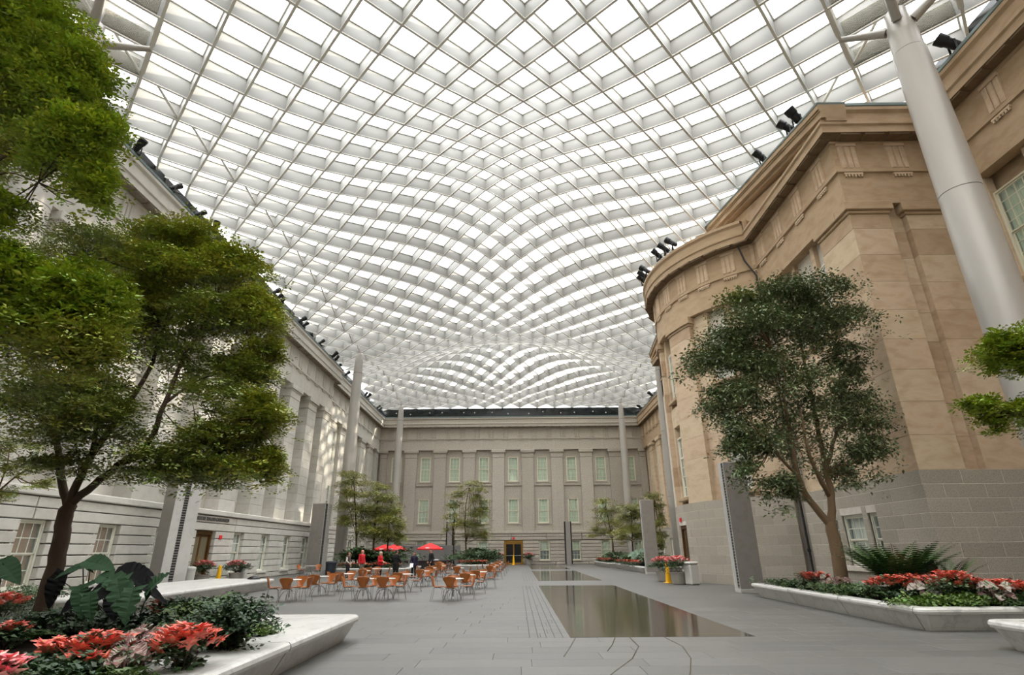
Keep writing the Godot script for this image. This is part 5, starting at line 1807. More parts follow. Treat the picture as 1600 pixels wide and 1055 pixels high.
func limb(o: Node3D, called: String, pts: Array, r0: float, r1: float, m: Material) -> void:
	var p := []
	# a Catmull-Rom run through the points
	for i in pts.size() - 1:
		var a: Vector3 = pts[maxi(i - 1, 0)]
		var b: Vector3 = pts[i]
		var c: Vector3 = pts[i + 1]
		var d: Vector3 = pts[mini(i + 2, pts.size() - 1)]
		for k in 4: p.push_back(b.cubic_interpolate(c, a, d, k / 4.0))
	p.push_back(pts[-1])
	var rad := []
	for i in p.size():
		rad.push_back(lerpf(r0, r1, float(i) / (p.size() - 1)))
		if i > 0 and i < p.size() - 1: p[i] += Vector3(rng.randfn(), rng.randfn(), rng.randfn()) * r0 * 0.12
	var mb := MB.new()
	mb.tube(p, rad, 10)
	part(called, mb, m, o)

# limbs: [[points], r0, r1]; clouds: [centre, radii, count, colour]
func tree(called: String, label: String, limbs: Array, clouds: Array, spr: ArrayMesh, lm: Material, bm: Material, size := 1.0, hang := 0.25, group := "") -> Node3D:
	var base: Vector3 = limbs[0][0][0]
	var o := thing(called, label, "tree", base, 0.0, group)
	var nodes := []
	for i in limbs.size():
		var pts := []
		for p in limbs[i][0]:
			pts.push_back(p - base)
			nodes.push_back(p - base)
		limb(o, "trunk" if i == 0 else "branch", pts, limbs[i][1], limbs[i][2], bm)
	var tw := MB.new()
	var places := []
	var colors := []
	for c in clouds:
		var ctr: Vector3 = c[0] - base
		var best: Vector3 = nodes[-1]
		for q in nodes:
			if q.distance_to(ctr) + absf(minf(0, ctr.y - q.y)) < best.distance_to(ctr) + absf(minf(0, ctr.y - best.y)): best = q
		var n: int = maxi(3, int(c[1].length() * 5))
		for k in n:
			var e: Vector3 = ctr + Vector3(rng.randfn(), rng.randfn() * 0.7, rng.randfn()) * c[1] * 0.45
			var m := best.lerp(e, 0.5) + Vector3(rng.randfn() * 0.08, -0.08, rng.randfn() * 0.08)
			var r: float = minf(0.02, 0.006 + limbs[-1][2] * 0.5)
			tw.tube([best, m, e], [r * 1.3, r, r * 0.5], 5, false)
		cloud(places, colors, ctr, c[1], c[2], c[3], size, hang)
	part("twigs", tw, bm, o).set_meta("kind", "stuff")
	scatter("foliage", spr, lm, o, places, colors)
	return o

func pxcloud(px: float, py: float, rx: float, ry: float, z: float, n: int, col: Color, deep := 0.85) -> Array:
	var p := at(px, py, z)
	var m := mpp(p)
	return [p, Vector3(rx * m, ry * m, rx * m * deep), int(n * 1.25), col]

func pxs(list: Array, z: float) -> Array:                # [[px, py, dz] ...]
	var out := []
	for q in list: out.push_back(at(q[0], q[1], z + (q[2] if q.size() > 2 else 0.0)))
	return out

func trees() -> void:
	var fine := sprig("fine_sprig", 8, 0.075, 0.04, 0.09, 0.35)
	var ficus := sprig("ficus_sprig", 6, 0.11, 0.05, 0.10, 0.8)
	var fines := sprig("fine_sprig_far", 8, 0.10, 0.05, 0.13, 0.3)
	var G1 := lin(0.25, 0.29, 0.034)
	var G2 := lin(0.18, 0.225, 0.034)
	var G3 := lin(0.20, 0.27, 0.018)
	# the tall layered tree at the left
	var zA := -11.3
	var b: Vector3 = at(66, 952, zA)
	b.y = 0.4
	var limbs := [
		[[b, at(85, 885, zA), at(99, 818, zA), at(106, 788, zA)], 0.16, 0.135],
		[[at(106, 790, zA), at(95, 742, zA - 0.1), at(88, 695, zA - 0.3), at(60, 645, zA - 0.6), at(15, 620, zA - 0.8)], 0.085, 0.035],
		[[at(107, 788, zA), at(127, 742, zA + 0.1), at(143, 712, zA + 0.2), at(198, 634, zA), at(232, 580, zA - 0.2), at(256, 512, zA - 0.3), at(282, 430, zA - 0.4)], 0.085, 0.025],
		[[at(108, 790, zA), at(148, 757, zA), at(185, 727, zA + 0.2), at(232, 690, zA + 0.4), at(258, 630, zA + 0.5), at(288, 555, zA + 0.4), at(330, 490, zA + 0.2)], 0.085, 0.025],
		[[at(185, 728, zA + 0.2), at(250, 702, zA + 0.7), at(320, 690, zA + 1.0), at(395, 655, zA + 1.2)], 0.05, 0.015],
		[[at(258, 630, zA + 0.5), at(300, 600, zA + 0.2), at(360, 575, zA)], 0.035, 0.012],
		[[at(143, 712, zA + 0.2), at(150, 660, zA + 0.5), at(130, 600, zA + 0.8)], 0.05, 0.02],
		[[at(256, 512, zA - 0.3), at(200, 440, zA - 0.6), at(130, 400, zA - 1.0)], 0.035, 0.012],
	]
	var cl := [
		pxcloud(300, 385, 70, 26, zA - 0.3, 1500, G1), pxcloud(255, 425, 75, 34, zA + 0.2, 1500, G1), pxcloud(355, 425, 55, 36, zA - 0.1, 1200, G1),
		pxcloud(150, 400, 90, 30, zA - 0.9, 1500, G2), pxcloud(395, 500, 44, 48, zA, 1200, G1), pxcloud(330, 490, 55, 40, zA + 0.3, 900, G2),
		pxcloud(370, 590, 48, 45, zA, 900, G2), pxcloud(405, 660, 36, 50, zA + 1.0, 1000, G1), pxcloud(420, 725, 16, 26, zA + 1.0, 260, G1),
		pxcloud(280, 725, 85, 30, zA + 0.8, 1100, G2), pxcloud(350, 700, 60, 40, zA + 1.0, 900, G2), pxcloud(225, 530, 55, 45, zA - 0.2, 800, G2),
		pxcloud(290, 560, 60, 50, zA, 500, G2), pxcloud(150, 655, 70, 45, zA + 0.7, 1500, G2), pxcloud(45, 640, 70, 50, zA - 0.7, 1100, G2),
		pxcloud(105, 600, 80, 34, zA + 0.6, 900, G2), pxcloud(185, 470, 60, 45, zA + 0.1, 900, G1), pxcloud(100, 725, 50, 16, zA + 0.6, 300, G2), pxcloud(345, 640, 70, 50, zA + 0.6, 350, G2), pxcloud(395, 735, 40, 30, zA + 1.1, 420, G1), pxcloud(320, 745, 60, 22, zA + 0.9, 330, G2), pxcloud(410, 560, 30, 40, zA, 420, G1), pxcloud(235, 470, 60, 40, zA - 0.2, 700, G1),
	]
	tree("olive_tree", "tall layered green tree with a dark slanting trunk in the front left planter", limbs, cl, fine, M.leaf, M.bark_dark, 1.15, 0.5)
	# its neighbour, nearer, whose trunk stands left of the view
	var zB := -8.0
	var t := at(-190, 1000, zB)
	t.y = 0.4
	limbs = [
		[[t, at(-185, 850, zB), at(-170, 700, zB), at(-150, 560, zB)], 0.15, 0.10],
		[[at(-150, 560, zB), at(-70, 500, zB), at(10, 475, zB), at(60, 455, zB)], 0.06, 0.02],
		[[at(-150, 560, zB), at(-110, 400, zB), at(-40, 290, zB), at(30, 225, zB), at(90, 200, zB)], 0.07, 0.015],
		[[at(-110, 400, zB), at(-90, 200, zB), at(-30, 60, zB), at(40, -20, zB)], 0.06, 0.015],
		[[at(-40, 290, zB), at(10, 270, zB), at(60, 285, zB)], 0.025, 0.008],
	]
	cl = [
		pxcloud(40, 30, 85, 70, zB, 2300, G3), pxcloud(95, 110, 55, 75, zB + 0.1, 2000, G3), pxcloud(30, 140, 70, 60, zB - 0.2, 1500, G3), pxcloud(130, 215, 45, 60, zB + 0.2, 1500, G3),
		pxcloud(140, 290, 28, 48, zB + 0.2, 500, G3), pxcloud(85, 230, 50, 40, zB, 600, G3), pxcloud(20, 240, 45, 40, zB - 0.2, 330, G1), pxcloud(110, 475, 72, 75, zB, 2200, G3), pxcloud(120, 540, 55, 50, zB + 0.2, 800, G1),
		pxcloud(15, 420, 42, 70, zB + 0.3, 1000, G3), pxcloud(20, 510, 60, 50, zB, 800, G1), pxcloud(10, 330, 30, 30, zB, 200, G3), pxcloud(-70, 150, 80, 160, zB, 1200, G3), pxcloud(-80, 450, 70, 80, zB, 700, G3),
	]
	tree("olive_tree", "bright green tree hanging into the top left corner, its trunk outside the view", limbs, cl, fine, M.leaf, M.bark_dark, 1.2, 0.7)
	# a sparse one behind at the left edge
	var zC := -16.0
	t = at(-60, 900, zC); t.y = 0.4
	tree("olive_tree", "sparse thin tree with bare pale branches at the left edge, behind the dark trunk", [[[t, at(-70, 830, zC), at(-40, 790, zC)], 0.09, 0.06], [[at(-40, 790, zC), at(-5, 770, zC), at(25, 745, zC), at(60, 725, zC)], 0.04, 0.012], [[at(-5, 770, zC), at(10, 730, zC), at(15, 700, zC)], 0.025, 0.01]],
		[pxcloud(50, 735, 40, 14, zC, 160, G1), pxcloud(15, 700, 30, 20, zC, 130, G1), pxcloud(5, 775, 20, 14, zC, 60, G1), pxcloud(75, 760, 20, 12, zC, 50, G1)], fine, M.leaf, M.bark_tan, 1.2)
	# right edge
	var zE := -8.6
	t = at(1730, 1010, zE); t.y = 0.4
	tree("olive_tree", "two bright green leafy boughs reaching in at the right edge", [[[t, at(1720, 850, zE), at(1700, 700, zE), at(1690, 560, zE)], 0.10, 0.06], [[at(1690, 560, zE), at(1640, 545, zE), at(1585, 552, zE)], 0.03, 0.01], [[at(1700, 700, zE), at(1650, 650, zE), at(1580, 640, zE)], 0.03, 0.01]],
		[pxcloud(1568, 540, 42, 22, zE, 700, G3), pxcloud(1585, 565, 30, 20, zE, 350, G3), pxcloud(1640, 530, 45, 45, zE, 500, G3), pxcloud(1540, 633, 26, 16, zE, 300, G3), pxcloud(1590, 645, 35, 18, zE, 380, G3), pxcloud(1545, 660, 16, 22, zE, 90, G3), pxcloud(1660, 640, 50, 40, zE, 400, G3)], fine, M.leaf, M.bark_dark, 0.9, 0.6)
	# the broad-crowned tree at right
	var zF := -18.6
	var GF := lin(0.115, 0.155, 0.06)
	var GY := lin(0.14, 0.17, 0.035)
	b = at(1309, 892, zF); b.y = 0.4
	limbs = [
		[[b, at(1305, 850, zF), at(1299, 818, zF)], 0.21, 0.17],
		[[at(1298, 822, zF), at(1264, 782, zF), at(1248, 745, zF + 0.3), at(1236, 690, zF + 0.4), at(1222, 610, zF + 0.4), at(1205, 540, zF + 0.3)], 0.12, 0.03],
		[[at(1299, 820, zF), at(1298, 770, zF), at(1290, 735, zF - 0.2), at(1276, 660, zF - 0.3), at(1258, 570, zF - 0.4), at(1240, 500, zF - 0.4)], 0.13, 0.03],
		[[at(1296, 775, zF), at(1280, 745, zF + 0.4), at(1262, 700, zF + 0.8), at(1250, 640, zF + 1.0)], 0.09, 0.03],
		[[at(1290, 735, zF - 0.2), at(1305, 680, zF - 0.6), at(1322, 620, zF - 0.8)], 0.08, 0.03],
		[[at(1248, 745, zF + 0.3), at(1205, 700, zF + 0.9), at(1160, 640, zF + 1.2)], 0.06, 0.02],
		[[at(1222, 610, zF + 0.4), at(1170, 580, zF), at(1120, 570, zF - 0.3)], 0.05, 0.02],
	]
	cl = [
		pxcloud(1225, 475, 75, 30, zF, 1300, GF), pxcloud(1185, 525, 70, 45, zF + 0.3, 1500, GF), pxcloud(1275, 510, 60, 50, zF - 0.2, 1300, GF), pxcloud(1160, 475, 35, 22, zF, 200, GY),
		pxcloud(1130, 570, 50, 38, zF, 800, GF), pxcloud(1100, 560, 25, 25, zF, 100, GY), pxcloud(1140, 635, 42, 45, zF + 0.5, 800, GF), pxcloud(1215, 600, 70, 55, zF + 0.5, 1200, GF), pxcloud(1325, 580, 30, 60, zF - 0.5, 650, GF),
		pxcloud(1180, 700, 40, 42, zF + 0.8, 650, GF), pxcloud(1260, 680, 60, 55, zF, 700, GF), pxcloud(1335, 650, 40, 50, zF - 0.4, 700, GF), pxcloud(1350, 710, 34, 36, zF - 0.4, 480, GF),
		pxcloud(1215, 765, 28, 30, zF + 1.0, 300, GF), pxcloud(1310, 740, 32, 24, zF - 0.3, 200, GF), pxcloud(1165, 740, 22, 22, zF + 1.0, 130, GF), pxcloud(1300, 455, 30, 20, zF, 150, GF),
	]
	tree("fig_tree", "dark green broad tree with a pale forked trunk in the right planter", limbs, cl, ficus, M.leaf_gloss, M.bark_tan, 1.15, 0.3)
	# slender trees further off: [label, trunk pixel path, depth, clouds]
	var far := [
		["slender layered tree at the left of the clump behind the people", [[556, 884], [557, 840], [555, 790], [552, 745]], -48.6, [[549, 743, 20, 8], [560, 757, 28, 8], [540, 770, 14, 8], [570, 775, 28, 10], [545, 792, 20, 9], [572, 798, 26, 12], [538, 812, 14, 7], [562, 818, 24, 10], [580, 828, 22, 9]]],
		["middle tree of the clump behind the people, its crown leaning right", [[583, 884], [584, 850], [588, 800], [592, 765]], -49.4, [[592, 763, 16, 8], [600, 778, 20, 9], [590, 800, 24, 14], [602, 815, 22, 14], [585, 832, 26, 10], [600, 838, 20, 10]]],
		["right tree of the clump behind the people, shading the red umbrellas", [[604, 884], [606, 850], [608, 810]], -50.6, [[610, 785, 12, 10], [614, 802, 14, 12], [616, 822, 15, 14], [610, 840, 20, 10], [622, 840, 8, 10]]],
		["slender leaning tree with several thin stems in the middle distance", [[730, 880], [728, 850], [727, 800], [733, 762]], -60.0, [[735, 758, 18, 7], [748, 768, 12, 8], [722, 770, 16, 6], [742, 782, 18, 10], [712, 775, 14, 5], [755, 795, 10, 14], [736, 803, 24, 12], [748, 820, 16, 16], [726, 822, 18, 10], [738, 838, 24, 10], [757, 835, 8, 10]]],
		["thin low-branched tree left of the leaning tree in the middle distance", [[709, 880], [709, 840], [710, 800]], -60.8, [[706, 793, 12, 5], [703, 806, 11, 5], [714, 815, 12, 7], [698, 829, 7, 4], [712, 788, 14, 5]]],
		["leafy tree at the left of the far right planter", [[958, 870], [957, 845], [952, 820], [946, 790]], -62.0, [[947, 785, 16, 8], [936, 800, 12, 9], [955, 798, 16, 12], [945, 815, 22, 10], [932, 828, 12, 7], [962, 822, 12, 12], [924, 838, 6, 4], [950, 832, 14, 7]]],
		["round-crowned tree in the middle of the far right planter", [[989, 872], [988, 845], [987, 815]], -54.0, [[985, 795, 16, 10], [977, 812, 14, 14], [994, 808, 12, 16], [985, 830, 20, 14], [975, 842, 12, 8], [998, 838, 8, 12]]],
		["feathery tree standing behind the far grey tower at right", [[1024, 872], [1024, 830], [1022, 780]], -50.0, [[1018, 775, 14, 8], [1026, 790, 12, 9], [1033, 808, 8, 8], [1028, 822, 14, 12], [1034, 838, 10, 8], [1022, 845, 12, 10], [1036, 852, 6, 5]]],
	]
	for f in far:
		var z: float = f[2]
		var path := pxs(f[1], z)
		path[0].y = 0.4
		var lm := [[path, 0.09, 0.03]]
		var cs := []
		for c in f[3]:
			var pc := pxcloud(c[0], c[1], c[2], c[3], z + rng.randf_range(-0.6, 0.6), int(c[2] * c[3] * 1.5) + 30, lin(0.21, 0.225, 0.055).lerp(lin(0.25, 0.27, 0.05), rng.randf()))
			cs.push_back(pc)
			lm.push_back([[path[clampi(1 + int(rng.randf() * (path.size() - 1)), 1, path.size() - 1)], pc[0]], 0.03, 0.012])
		tree("slender_tree", f[0], lm, cs, fines, M.leaf, M.bark_dark, 1.25, 0.45)

# ---- small plants
func head_mesh() -> ArrayMesh:
	if not meshes.has("bract"):
		var mb := MB.new()
		for k in 6:
			var a := TAU * k / 6
			mb.tint = lin(0.66, 0.115, 0.085) if k % 2 else lin(0.74, 0.19, 0.13)
			mb.leaf(Vector3(0, 0, 0), Vector3(cos(a), 0.12, sin(a)).normalized(), Vector3.UP, 0.125, 0.07, 0.15)
		for k in 5:
			var a := TAU * (k + 0.5) / 5
			mb.tint = lin(0.76, 0.24, 0.16) if k % 2 else lin(0.60, 0.085, 0.07)
			mb.leaf(Vector3(0, 0.012, 0), Vector3(cos(a), 0.5, sin(a)).normalized(), Vector3.UP, 0.085, 0.05, 0.1)
		mb.tint = lin(0.6, 0.5, 0.06)
		mb.lathe([Vector2(0.0, 0.01), Vector2(0.012, 0.015), Vector2(0.0, 0.035)], 6)
		meshes.bract = mb.mesh(true)
		var pk := MB.new()
		for k in 6:
			var a := TAU * k / 6
			pk.tint = lin(0.80, 0.16, 0.20) if k % 2 else lin(0.85, 0.34, 0.30)
			pk.leaf(Vector3.ZERO, Vector3(cos(a), 0.15, sin(a)).normalized(), Vector3.UP, 0.13, 0.07, 0.2)
		for k in 5:
			var a := TAU * (k + 0.5) / 5
			pk.tint = lin(0.88, 0.45, 0.38) if k % 2 else lin(0.78, 0.13, 0.17)
			pk.leaf(Vector3(0, 0.012, 0), Vector3(cos(a), 0.5, sin(a)).normalized(), Vector3.UP, 0.085, 0.05, 0.1)
		meshes.bract_pink = pk.mesh(true)
	return meshes.bract

func mound(o: Node3D, c: Vector3, R: Vector3, n: int, col: Color, spr: ArrayMesh, size := 1.0, m: Material = null) -> void:
	var places := []
	var colors := []
	cloud(places, colors, c, R, n, col, size, 0.1)
	scatter("foliage", spr, m if m else M.leaf_gloss, o, places, colors)

func poinsettia(p: Vector3, r: float, n: int, label: String, pink := false, h := 0.32, group := "", in_pot := false) -> Node3D:
	head_mesh()
	n = int(n * 1.5)
	var o := thing("poinsettia", label, "flower", p, rng.randf() * TAU, group)
	mound(o, Vector3(0, h * 0.45, 0), Vector3(r * 0.95, h * 0.5, r * 0.95), int((200 if pink else 90) * (r / 0.3)), lin(0.04, 0.075, 0.025), sprig("broad_sprig", 6, 0.11, 0.065, 0.05, 0.5), 0.9)
	for k in n:
		var a := k * 2.4
		var d := sqrt((k + 0.5) / n) * r
		var q := Vector3(cos(a) * d, h * (1.02 - 0.35 * (d / r) * (d / r)) + rng.randf_range(-0.02, 0.03), sin(a) * d)
		var tilt := Basis(Vector3(sin(a), 0, -cos(a)), -0.75 * d / r)
		part("flower_head", meshes.bract_pink if pink else meshes.bract, M.bract, o, Transform3D(tilt * Basis(Vector3.UP, rng.randf() * TAU).scaled(Vector3.ONE * rng.randf_range(0.8, 1.2)), q))
	var st := MB.new()
	for k in 5: st.tube([Vector3(0.01 * k, -0.01, 0), Vector3(cos(k * 1.26) * r * 0.5, h * 0.6, sin(k * 1.26) * r * 0.5)], [0.008, 0.005], 5, false)
	part("stems", st, M.bark_dark, o)
	return o

func shrub(called: String, label: String, category: String, p: Vector3, R: Vector3, n: int, col: Color, spr: ArrayMesh, size := 1.0, group := "") -> Node3D:
	var o := thing(called, label, category, p, 0.0, group)
	mound(o, Vector3(0, R.y * 0.85, 0), R, n, col, spr, size)
	var st := MB.new()
	for k in 6:
		var a := TAU * k / 6
		st.tube([Vector3(cos(a) * 0.02, 0, sin(a) * 0.02), Vector3(cos(a) * R.x * 0.5, R.y * 1.0, sin(a) * R.z * 0.5)], [0.008, 0.004], 5, false)
	part("stems", st, M.bark_dark, o)
	return o

# a blade with a midrib, cut from rows of half widths
func blade(mb: MB, base: Vector3, dir: Vector3, up: Vector3, L: float, widths: Array, bend: float, fold: float, palette := []) -> void:
	var s := dir.cross(up).normalized()
	var u := s.cross(dir).normalized()
	var pl := base
	var ll := base
	var lr := base
	var N := widths.size()
	for k in range(1, N + 1):
		var t := float(k) / N
		var c := base + dir * L * t * (1 - 0.15 * bend * t) + u * (-bend * L * t * t * 0.5)
		var w: float = widths[k - 1] if k <= N else 0.0
		var a := c + s * w + u * w * (fold + 0.09 * sin(k * 2.3 + L * 30))
		var b := c - s * w + u * w * (fold + 0.09 * sin(k * 2.9 + L * 17))
		if palette.size(): mb.tint = palette[rng.randi() % palette.size()]
		mb.quad(ll, pl, c, a)
		if palette.size(): mb.tint = palette[rng.randi() % palette.size()]
		mb.quad(pl, lr, b, c)
		pl = c; ll = a; lr = b

func fern(called: String, label: String, p: Vector3, n: int, L: float, col: Color, up := 0.9, bend := 0.8, leafl := 0.16) -> Node3D:
	var o := thing(called, label, "plant", p)
	for k in n:
		var a := TAU * k / n + rng.randf_range(-0.25, 0.25)
		var lift := up * rng.randf_range(0.7, 1.25)
		var d := Vector3(cos(a), lift, sin(a)).normalized()
		var mb := MB.new()
		var j := rng.randf_range(0.75, 1.3)
		mb.tint = Color(col.r * j, col.g * j, col.b * j)
		var prev := Vector3.ZERO
		var steps := 20
		for s in range(1, steps + 1):
			var t := float(s) / steps
			var c := d * L * t + Vector3(cos(a), 0, sin(a)) * L * 0.25 * t * t - Vector3(0, bend * L * 0.5 * t * t, 0)
			var tang := (c - prev).normalized()
			var side := tang.cross(Vector3.UP).normalized()
			mb.quad(prev - side * 0.006, prev + side * 0.006, c + side * 0.004, c - side * 0.004)
			var ll := leafl * sin(PI * clampf(t * 0.85 + 0.12, 0, 1)) * L
			var up_f := side.cross(tang).normalized()
			for q in [1, -1]: mb.leaf(c, (side * q + tang * 0.55).normalized(), up_f, ll, maxf(ll * 0.27, 0.018), 0.15, 0.08)
			prev = c
		part("frond", mb.mesh(true), M.leaf, o)
	return o

func big_leaf(o: Node3D, base: Vector3, tip_at: Vector3, dir: Vector3, L: float, W: float, col: Color, lobed := false, face := Vector3(0, 0.75, 0.65), palette := [], m: Material = null) -> void:
	# a stalk from base to tip_at, then a blade that hangs from there along dir
	var st := MB.new()
	dir = dir.normalized()
	st.tint = Color(col.r * 1.1, col.g * 1.1, col.b)
	st.tube([base, base.lerp(tip_at, 0.55) + Vector3(0, 0.05, 0), tip_at], [0.012, 0.010, 0.007], 6, false)
	part("stalk", st.mesh(true), M.leaf, o)
	var mb := MB.new()
	mb.tint = col
	var N := 15
	var ws := []
	for k in range(1, N + 1):
		var t := float(k) / N
		var w := W * 0.5 * pow(sin(PI * pow(t, 0.62)), 0.8) if k < N else 0.0
		if lobed and k % 4 == 0: w *= 0.5
		ws.push_back(w)
	var back := dir.normalized()
	blade(mb, tip_at - back * L * 0.22, back, face, L, ws, 0.45, 0.2, palette)
	# the two rear lobes
	var s := back.cross(face).normalized()
	for q in [1, -1]: mb.leaf(tip_at - back * L * 0.02, (-back * 0.8 + s * q * 0.75).normalized(), face, L * 0.42, W * 0.38, 0.25, 0.1)
	part("leaf", mb.mesh(true), m if m else M.leaf_big, o)

func caladium(p: Vector3, n: int, size: float, label: String, pale := false) -> void:
	var o := thing("caladium", label, "plant", p)
	n = int(n * 1.7)
	for k in n:
		var a := TAU * k / n + rng.randf_range(-0.4, 0.4)
		var h := rng.randf_range(0.14, 0.40) * size
		var d := Vector3(cos(a), -0.35, sin(a))
		var pal := [lin(0.20, 0.105, 0.095), lin(0.15, 0.075, 0.07), lin(0.34, 0.29, 0.25), lin(0.06, 0.075, 0.03), lin(0.24, 0.13, 0.12)] if not pale or k % 3 == 0 else [lin(0.36, 0.31, 0.27), lin(0.27, 0.18, 0.16), lin(0.40, 0.36, 0.31), lin(0.10, 0.12, 0.06)]
		var col := lin(0.22, 0.105, 0.095) if rng.randf() < (0.25 if pale else 0.6) else (lin(0.30, 0.24, 0.19) if rng.randf() < 0.6 else lin(0.11, 0.085, 0.05))
		big_leaf(o, Vector3.ZERO, Vector3(cos(a) * rng.randf_range(0.08, 0.24) * size, h, sin(a) * rng.randf_range(0.08, 0.24) * size), d, 0.2 * size, 0.145 * size, col, false, Vector3(0, 0.75, 0.65), pal)

func in_soil(px: float, py: float, h: float) -> Vector3:    # the spot in a bed whose plant, h tall, shows at that direction
	var p := flr(px, py, SOIL + h)
	p.y = SOIL
	return p

func flower_pot(p: Vector3, label: String, label2: String, size := 1.0) -> void:
	var o := thing("flower_pot", label, "pot", p)
	var b := MB.new()
	b.lathe([Vector2(0, 0), Vector2(0.24 * size, 0), Vector2(0.27 * size, 0.03), Vector2(0.33 * size, 0.40 * size), Vector2(0.35 * size, 0.42 * size), Vector2(0.35 * size, 0.47 * size), Vector2(0.31 * size, 0.47 * size), Vector2(0.30 * size, 0.42 * size), Vector2(0, 0.42 * size)], 24)
	var pb := part("pot", b, M.pot_grey, o)
	var e := MB.new()
	e.lathe([Vector2(0.3 * size, 0.425 * size), Vector2(0, 0.43 * size)], 20)
	part("soil", e, M.soil, pb)
	var f := poinsettia(p + Vector3(0, 0.43 * size, 0), 0.52 * size, 22, label2, true, 0.62 * size)
	f.set_meta("label", label2)

func beds() -> void:
	var broad := sprig("broad_sprig", 6, 0.11, 0.065, 0.05, 0.5)
	var small := sprig("small_sprig", 8, 0.055, 0.032, 0.05, 0.6)
	var ivy := sprig("ivy_sprig", 6, 0.06, 0.055, 0.07, 0.3)
	var needle := sprig("needle_sprig", 12, 0.12, 0.016, 0.02, 0.9)
	var DG := lin(0.028, 0.058, 0.020)
	var MG := lin(0.055, 0.105, 0.025)
	var LG := lin(0.10, 0.18, 0.03)
	# --- the front left bed
	poinsettia(in_soil(294, 986, 0.42), 0.37, 17, "large coral red poinsettia beside the mottled pink leaves in the front left planter", false, 0.44)
	poinsettia(in_soil(155, 997, 0.34), 0.36, 13, "wide coral red poinsettia left of the mottled leaves in the front left planter", false, 0.36)
	poinsettia(in_soil(88, 1003, 0.30), 0.24, 5, "sparse orange red poinsettia among ferns in the front left planter", false, 0.30)
	poinsettia(in_soil(-2, 1030, 0.36), 0.24, 8, "pinkish red poinsettia cut by the lower left edge of the picture", true, 0.36)
	poinsettia(in_soil(15, 930, 0.45), 0.36, 12, "red poinsettia behind the fern, left of the dark tree trunk", false, 0.45)
	poinsettia(in_soil(15, 978, 0.28), 0.28, 6, "dull red poinsettia half under fern fronds at the left edge", false, 0.28)
	poinsettia(in_soil(250, 944, 0.42), 0.16, 4, "small orange poinsettia in front of the green bench-side shrub", false, 0.42)
	poinsettia(in_soil(188, 950, 0.36), 0.14, 3, "small coral poinsettia under the large dark leaves", false, 0.36)
	poinsettia(in_soil(135, 1025, 0.22), 0.2, 4, "low coral poinsettia among the leaves near the marble rim", false, 0.22)
	caladium(in_soil(230, 1000, 0.24), 14, 0.95, "mottled pink and grey caladium left of the large coral poinsettia")
	caladium(in_soil(212, 1020, 0.18), 13, 0.9, "brownish pink caladium in the middle of the front left bed")
	caladium(in_soil(186, 992, 0.34), 9, 0.8, "pale mottled caladium right of the wide coral poinsettia", true)
	caladium(in_soil(195, 1045, 0.12), 9, 0.8, "low brownish caladium at the marble rim of the front left planter")
	caladium(in_soil(288, 1014, 0.1), 6, 0.6, "single round mottled caladium before the large coral poinsettia", true)
	shrub("green_shrub", "dense dark green shrub at the right end of the front left bed", "shrub", in_soil(360, 955, 0.5), Vector3(0.46, 0.34, 0.42), 900, DG, broad, 0.75)
	shrub("berry_shrub", "airy green shrub with small orange flowers at the back of the front left bed", "shrub", in_soil(335, 935, 0.55), Vector3(0.5, 0.34, 0.4), 320, MG, broad, 0.8)
	shrub("ivy", "light green ivy spilling over the marble at the right end of the front left bed", "ivy", in_soil(390, 985, 0.1), Vector3(0.35, 0.09, 0.3), 420, LG, ivy)
	shrub("ivy", "green ivy along the marble rim below the coral poinsettia", "ivy", in_soil(335, 1010, 0.06), Vector3(0.33, 0.09, 0.22), 420, MG, ivy)
	shrub("green_shrub", "glossy dark green leaves filling the lower left corner of the front bed", "shrub", in_soil(75, 1035, 0.2), Vector3(0.5, 0.11, 0.3), 600, DG, broad, 0.8)
	shrub("green_shrub", "mid green leafy plants along the rim in the lower left bed", "shrub", in_soil(150, 1050, 0.12), Vector3(0.36, 0.08, 0.2), 380, MG, broad, 0.75)
	shrub("green_shrub", "dark green leafy plants under the broad dark leaves of the front left bed", "shrub", in_soil(200, 968, 0.24), Vector3(0.8, 0.15, 0.45), 800, DG, broad, 0.85)
	shrub("green_shrub", "green bushy plants in front of the white bench at the back of the bed", "shrub", in_soil(285, 945, 0.4), Vector3(0.6, 0.26, 0.5), 600, DG, broad, 0.8)
	shrub("green_shrub", "pale green leafy shrub behind the red poinsettia at the left", "shrub", in_soil(48, 915, 0.55), Vector3(0.7, 0.32, 0.5), 500, MG, broad, 0.7)
	shrub("green_shrub", "dark leafy plants round the foot of the slanting trunk", "shrub", in_soil(95, 965, 0.25), Vector3(0.8, 0.18, 0.5), 800, DG, broad, 0.8)
	fern("fern", "feathery fern in front of the dark slanting trunk", in_soil(50, 962, 0.34), 16, 0.9, MG, 0.55, 0.7)
	fern("fern", "dark fern at the left edge of the front bed", in_soil(35, 1000, 0.32), 14, 0.75, DG, 0.6, 0.7)
	fern("arching_frond", "single arching frond with round leaflets hanging past the marble bench", in_soil(345, 945, 0.4), 3, 0.9, MG, 0.9, 0.6, 0.12)
	var gr := thing("grass_clump", "clump of thin arching grass blades right of the dark trunk", "grass", in_soil(115, 968, 0.2))
	for k in 34:
		var a := TAU * k / 34.0
		var mb := MB.new()
		mb.tint = MG.lerp(LG, rng.randf())
		blade(mb, Vector3.ZERO, Vector3(cos(a) * 0.6, rng.randf_range(0.5, 1.1), sin(a) * 0.6).normalized(), Vector3.UP, rng.randf_range(0.6, 1.0), [0.007, 0.007, 0.006, 0.005, 0.0], 1.0, 0.2)
		part("blade", mb.mesh(true), M.leaf, gr)
	# broad leaves on stalks: [px, py, depth, heading, length, width]
	var EG := lin(0.027, 0.052, 0.026)
	var PU := lin(0.006, 0.004, 0.0045)
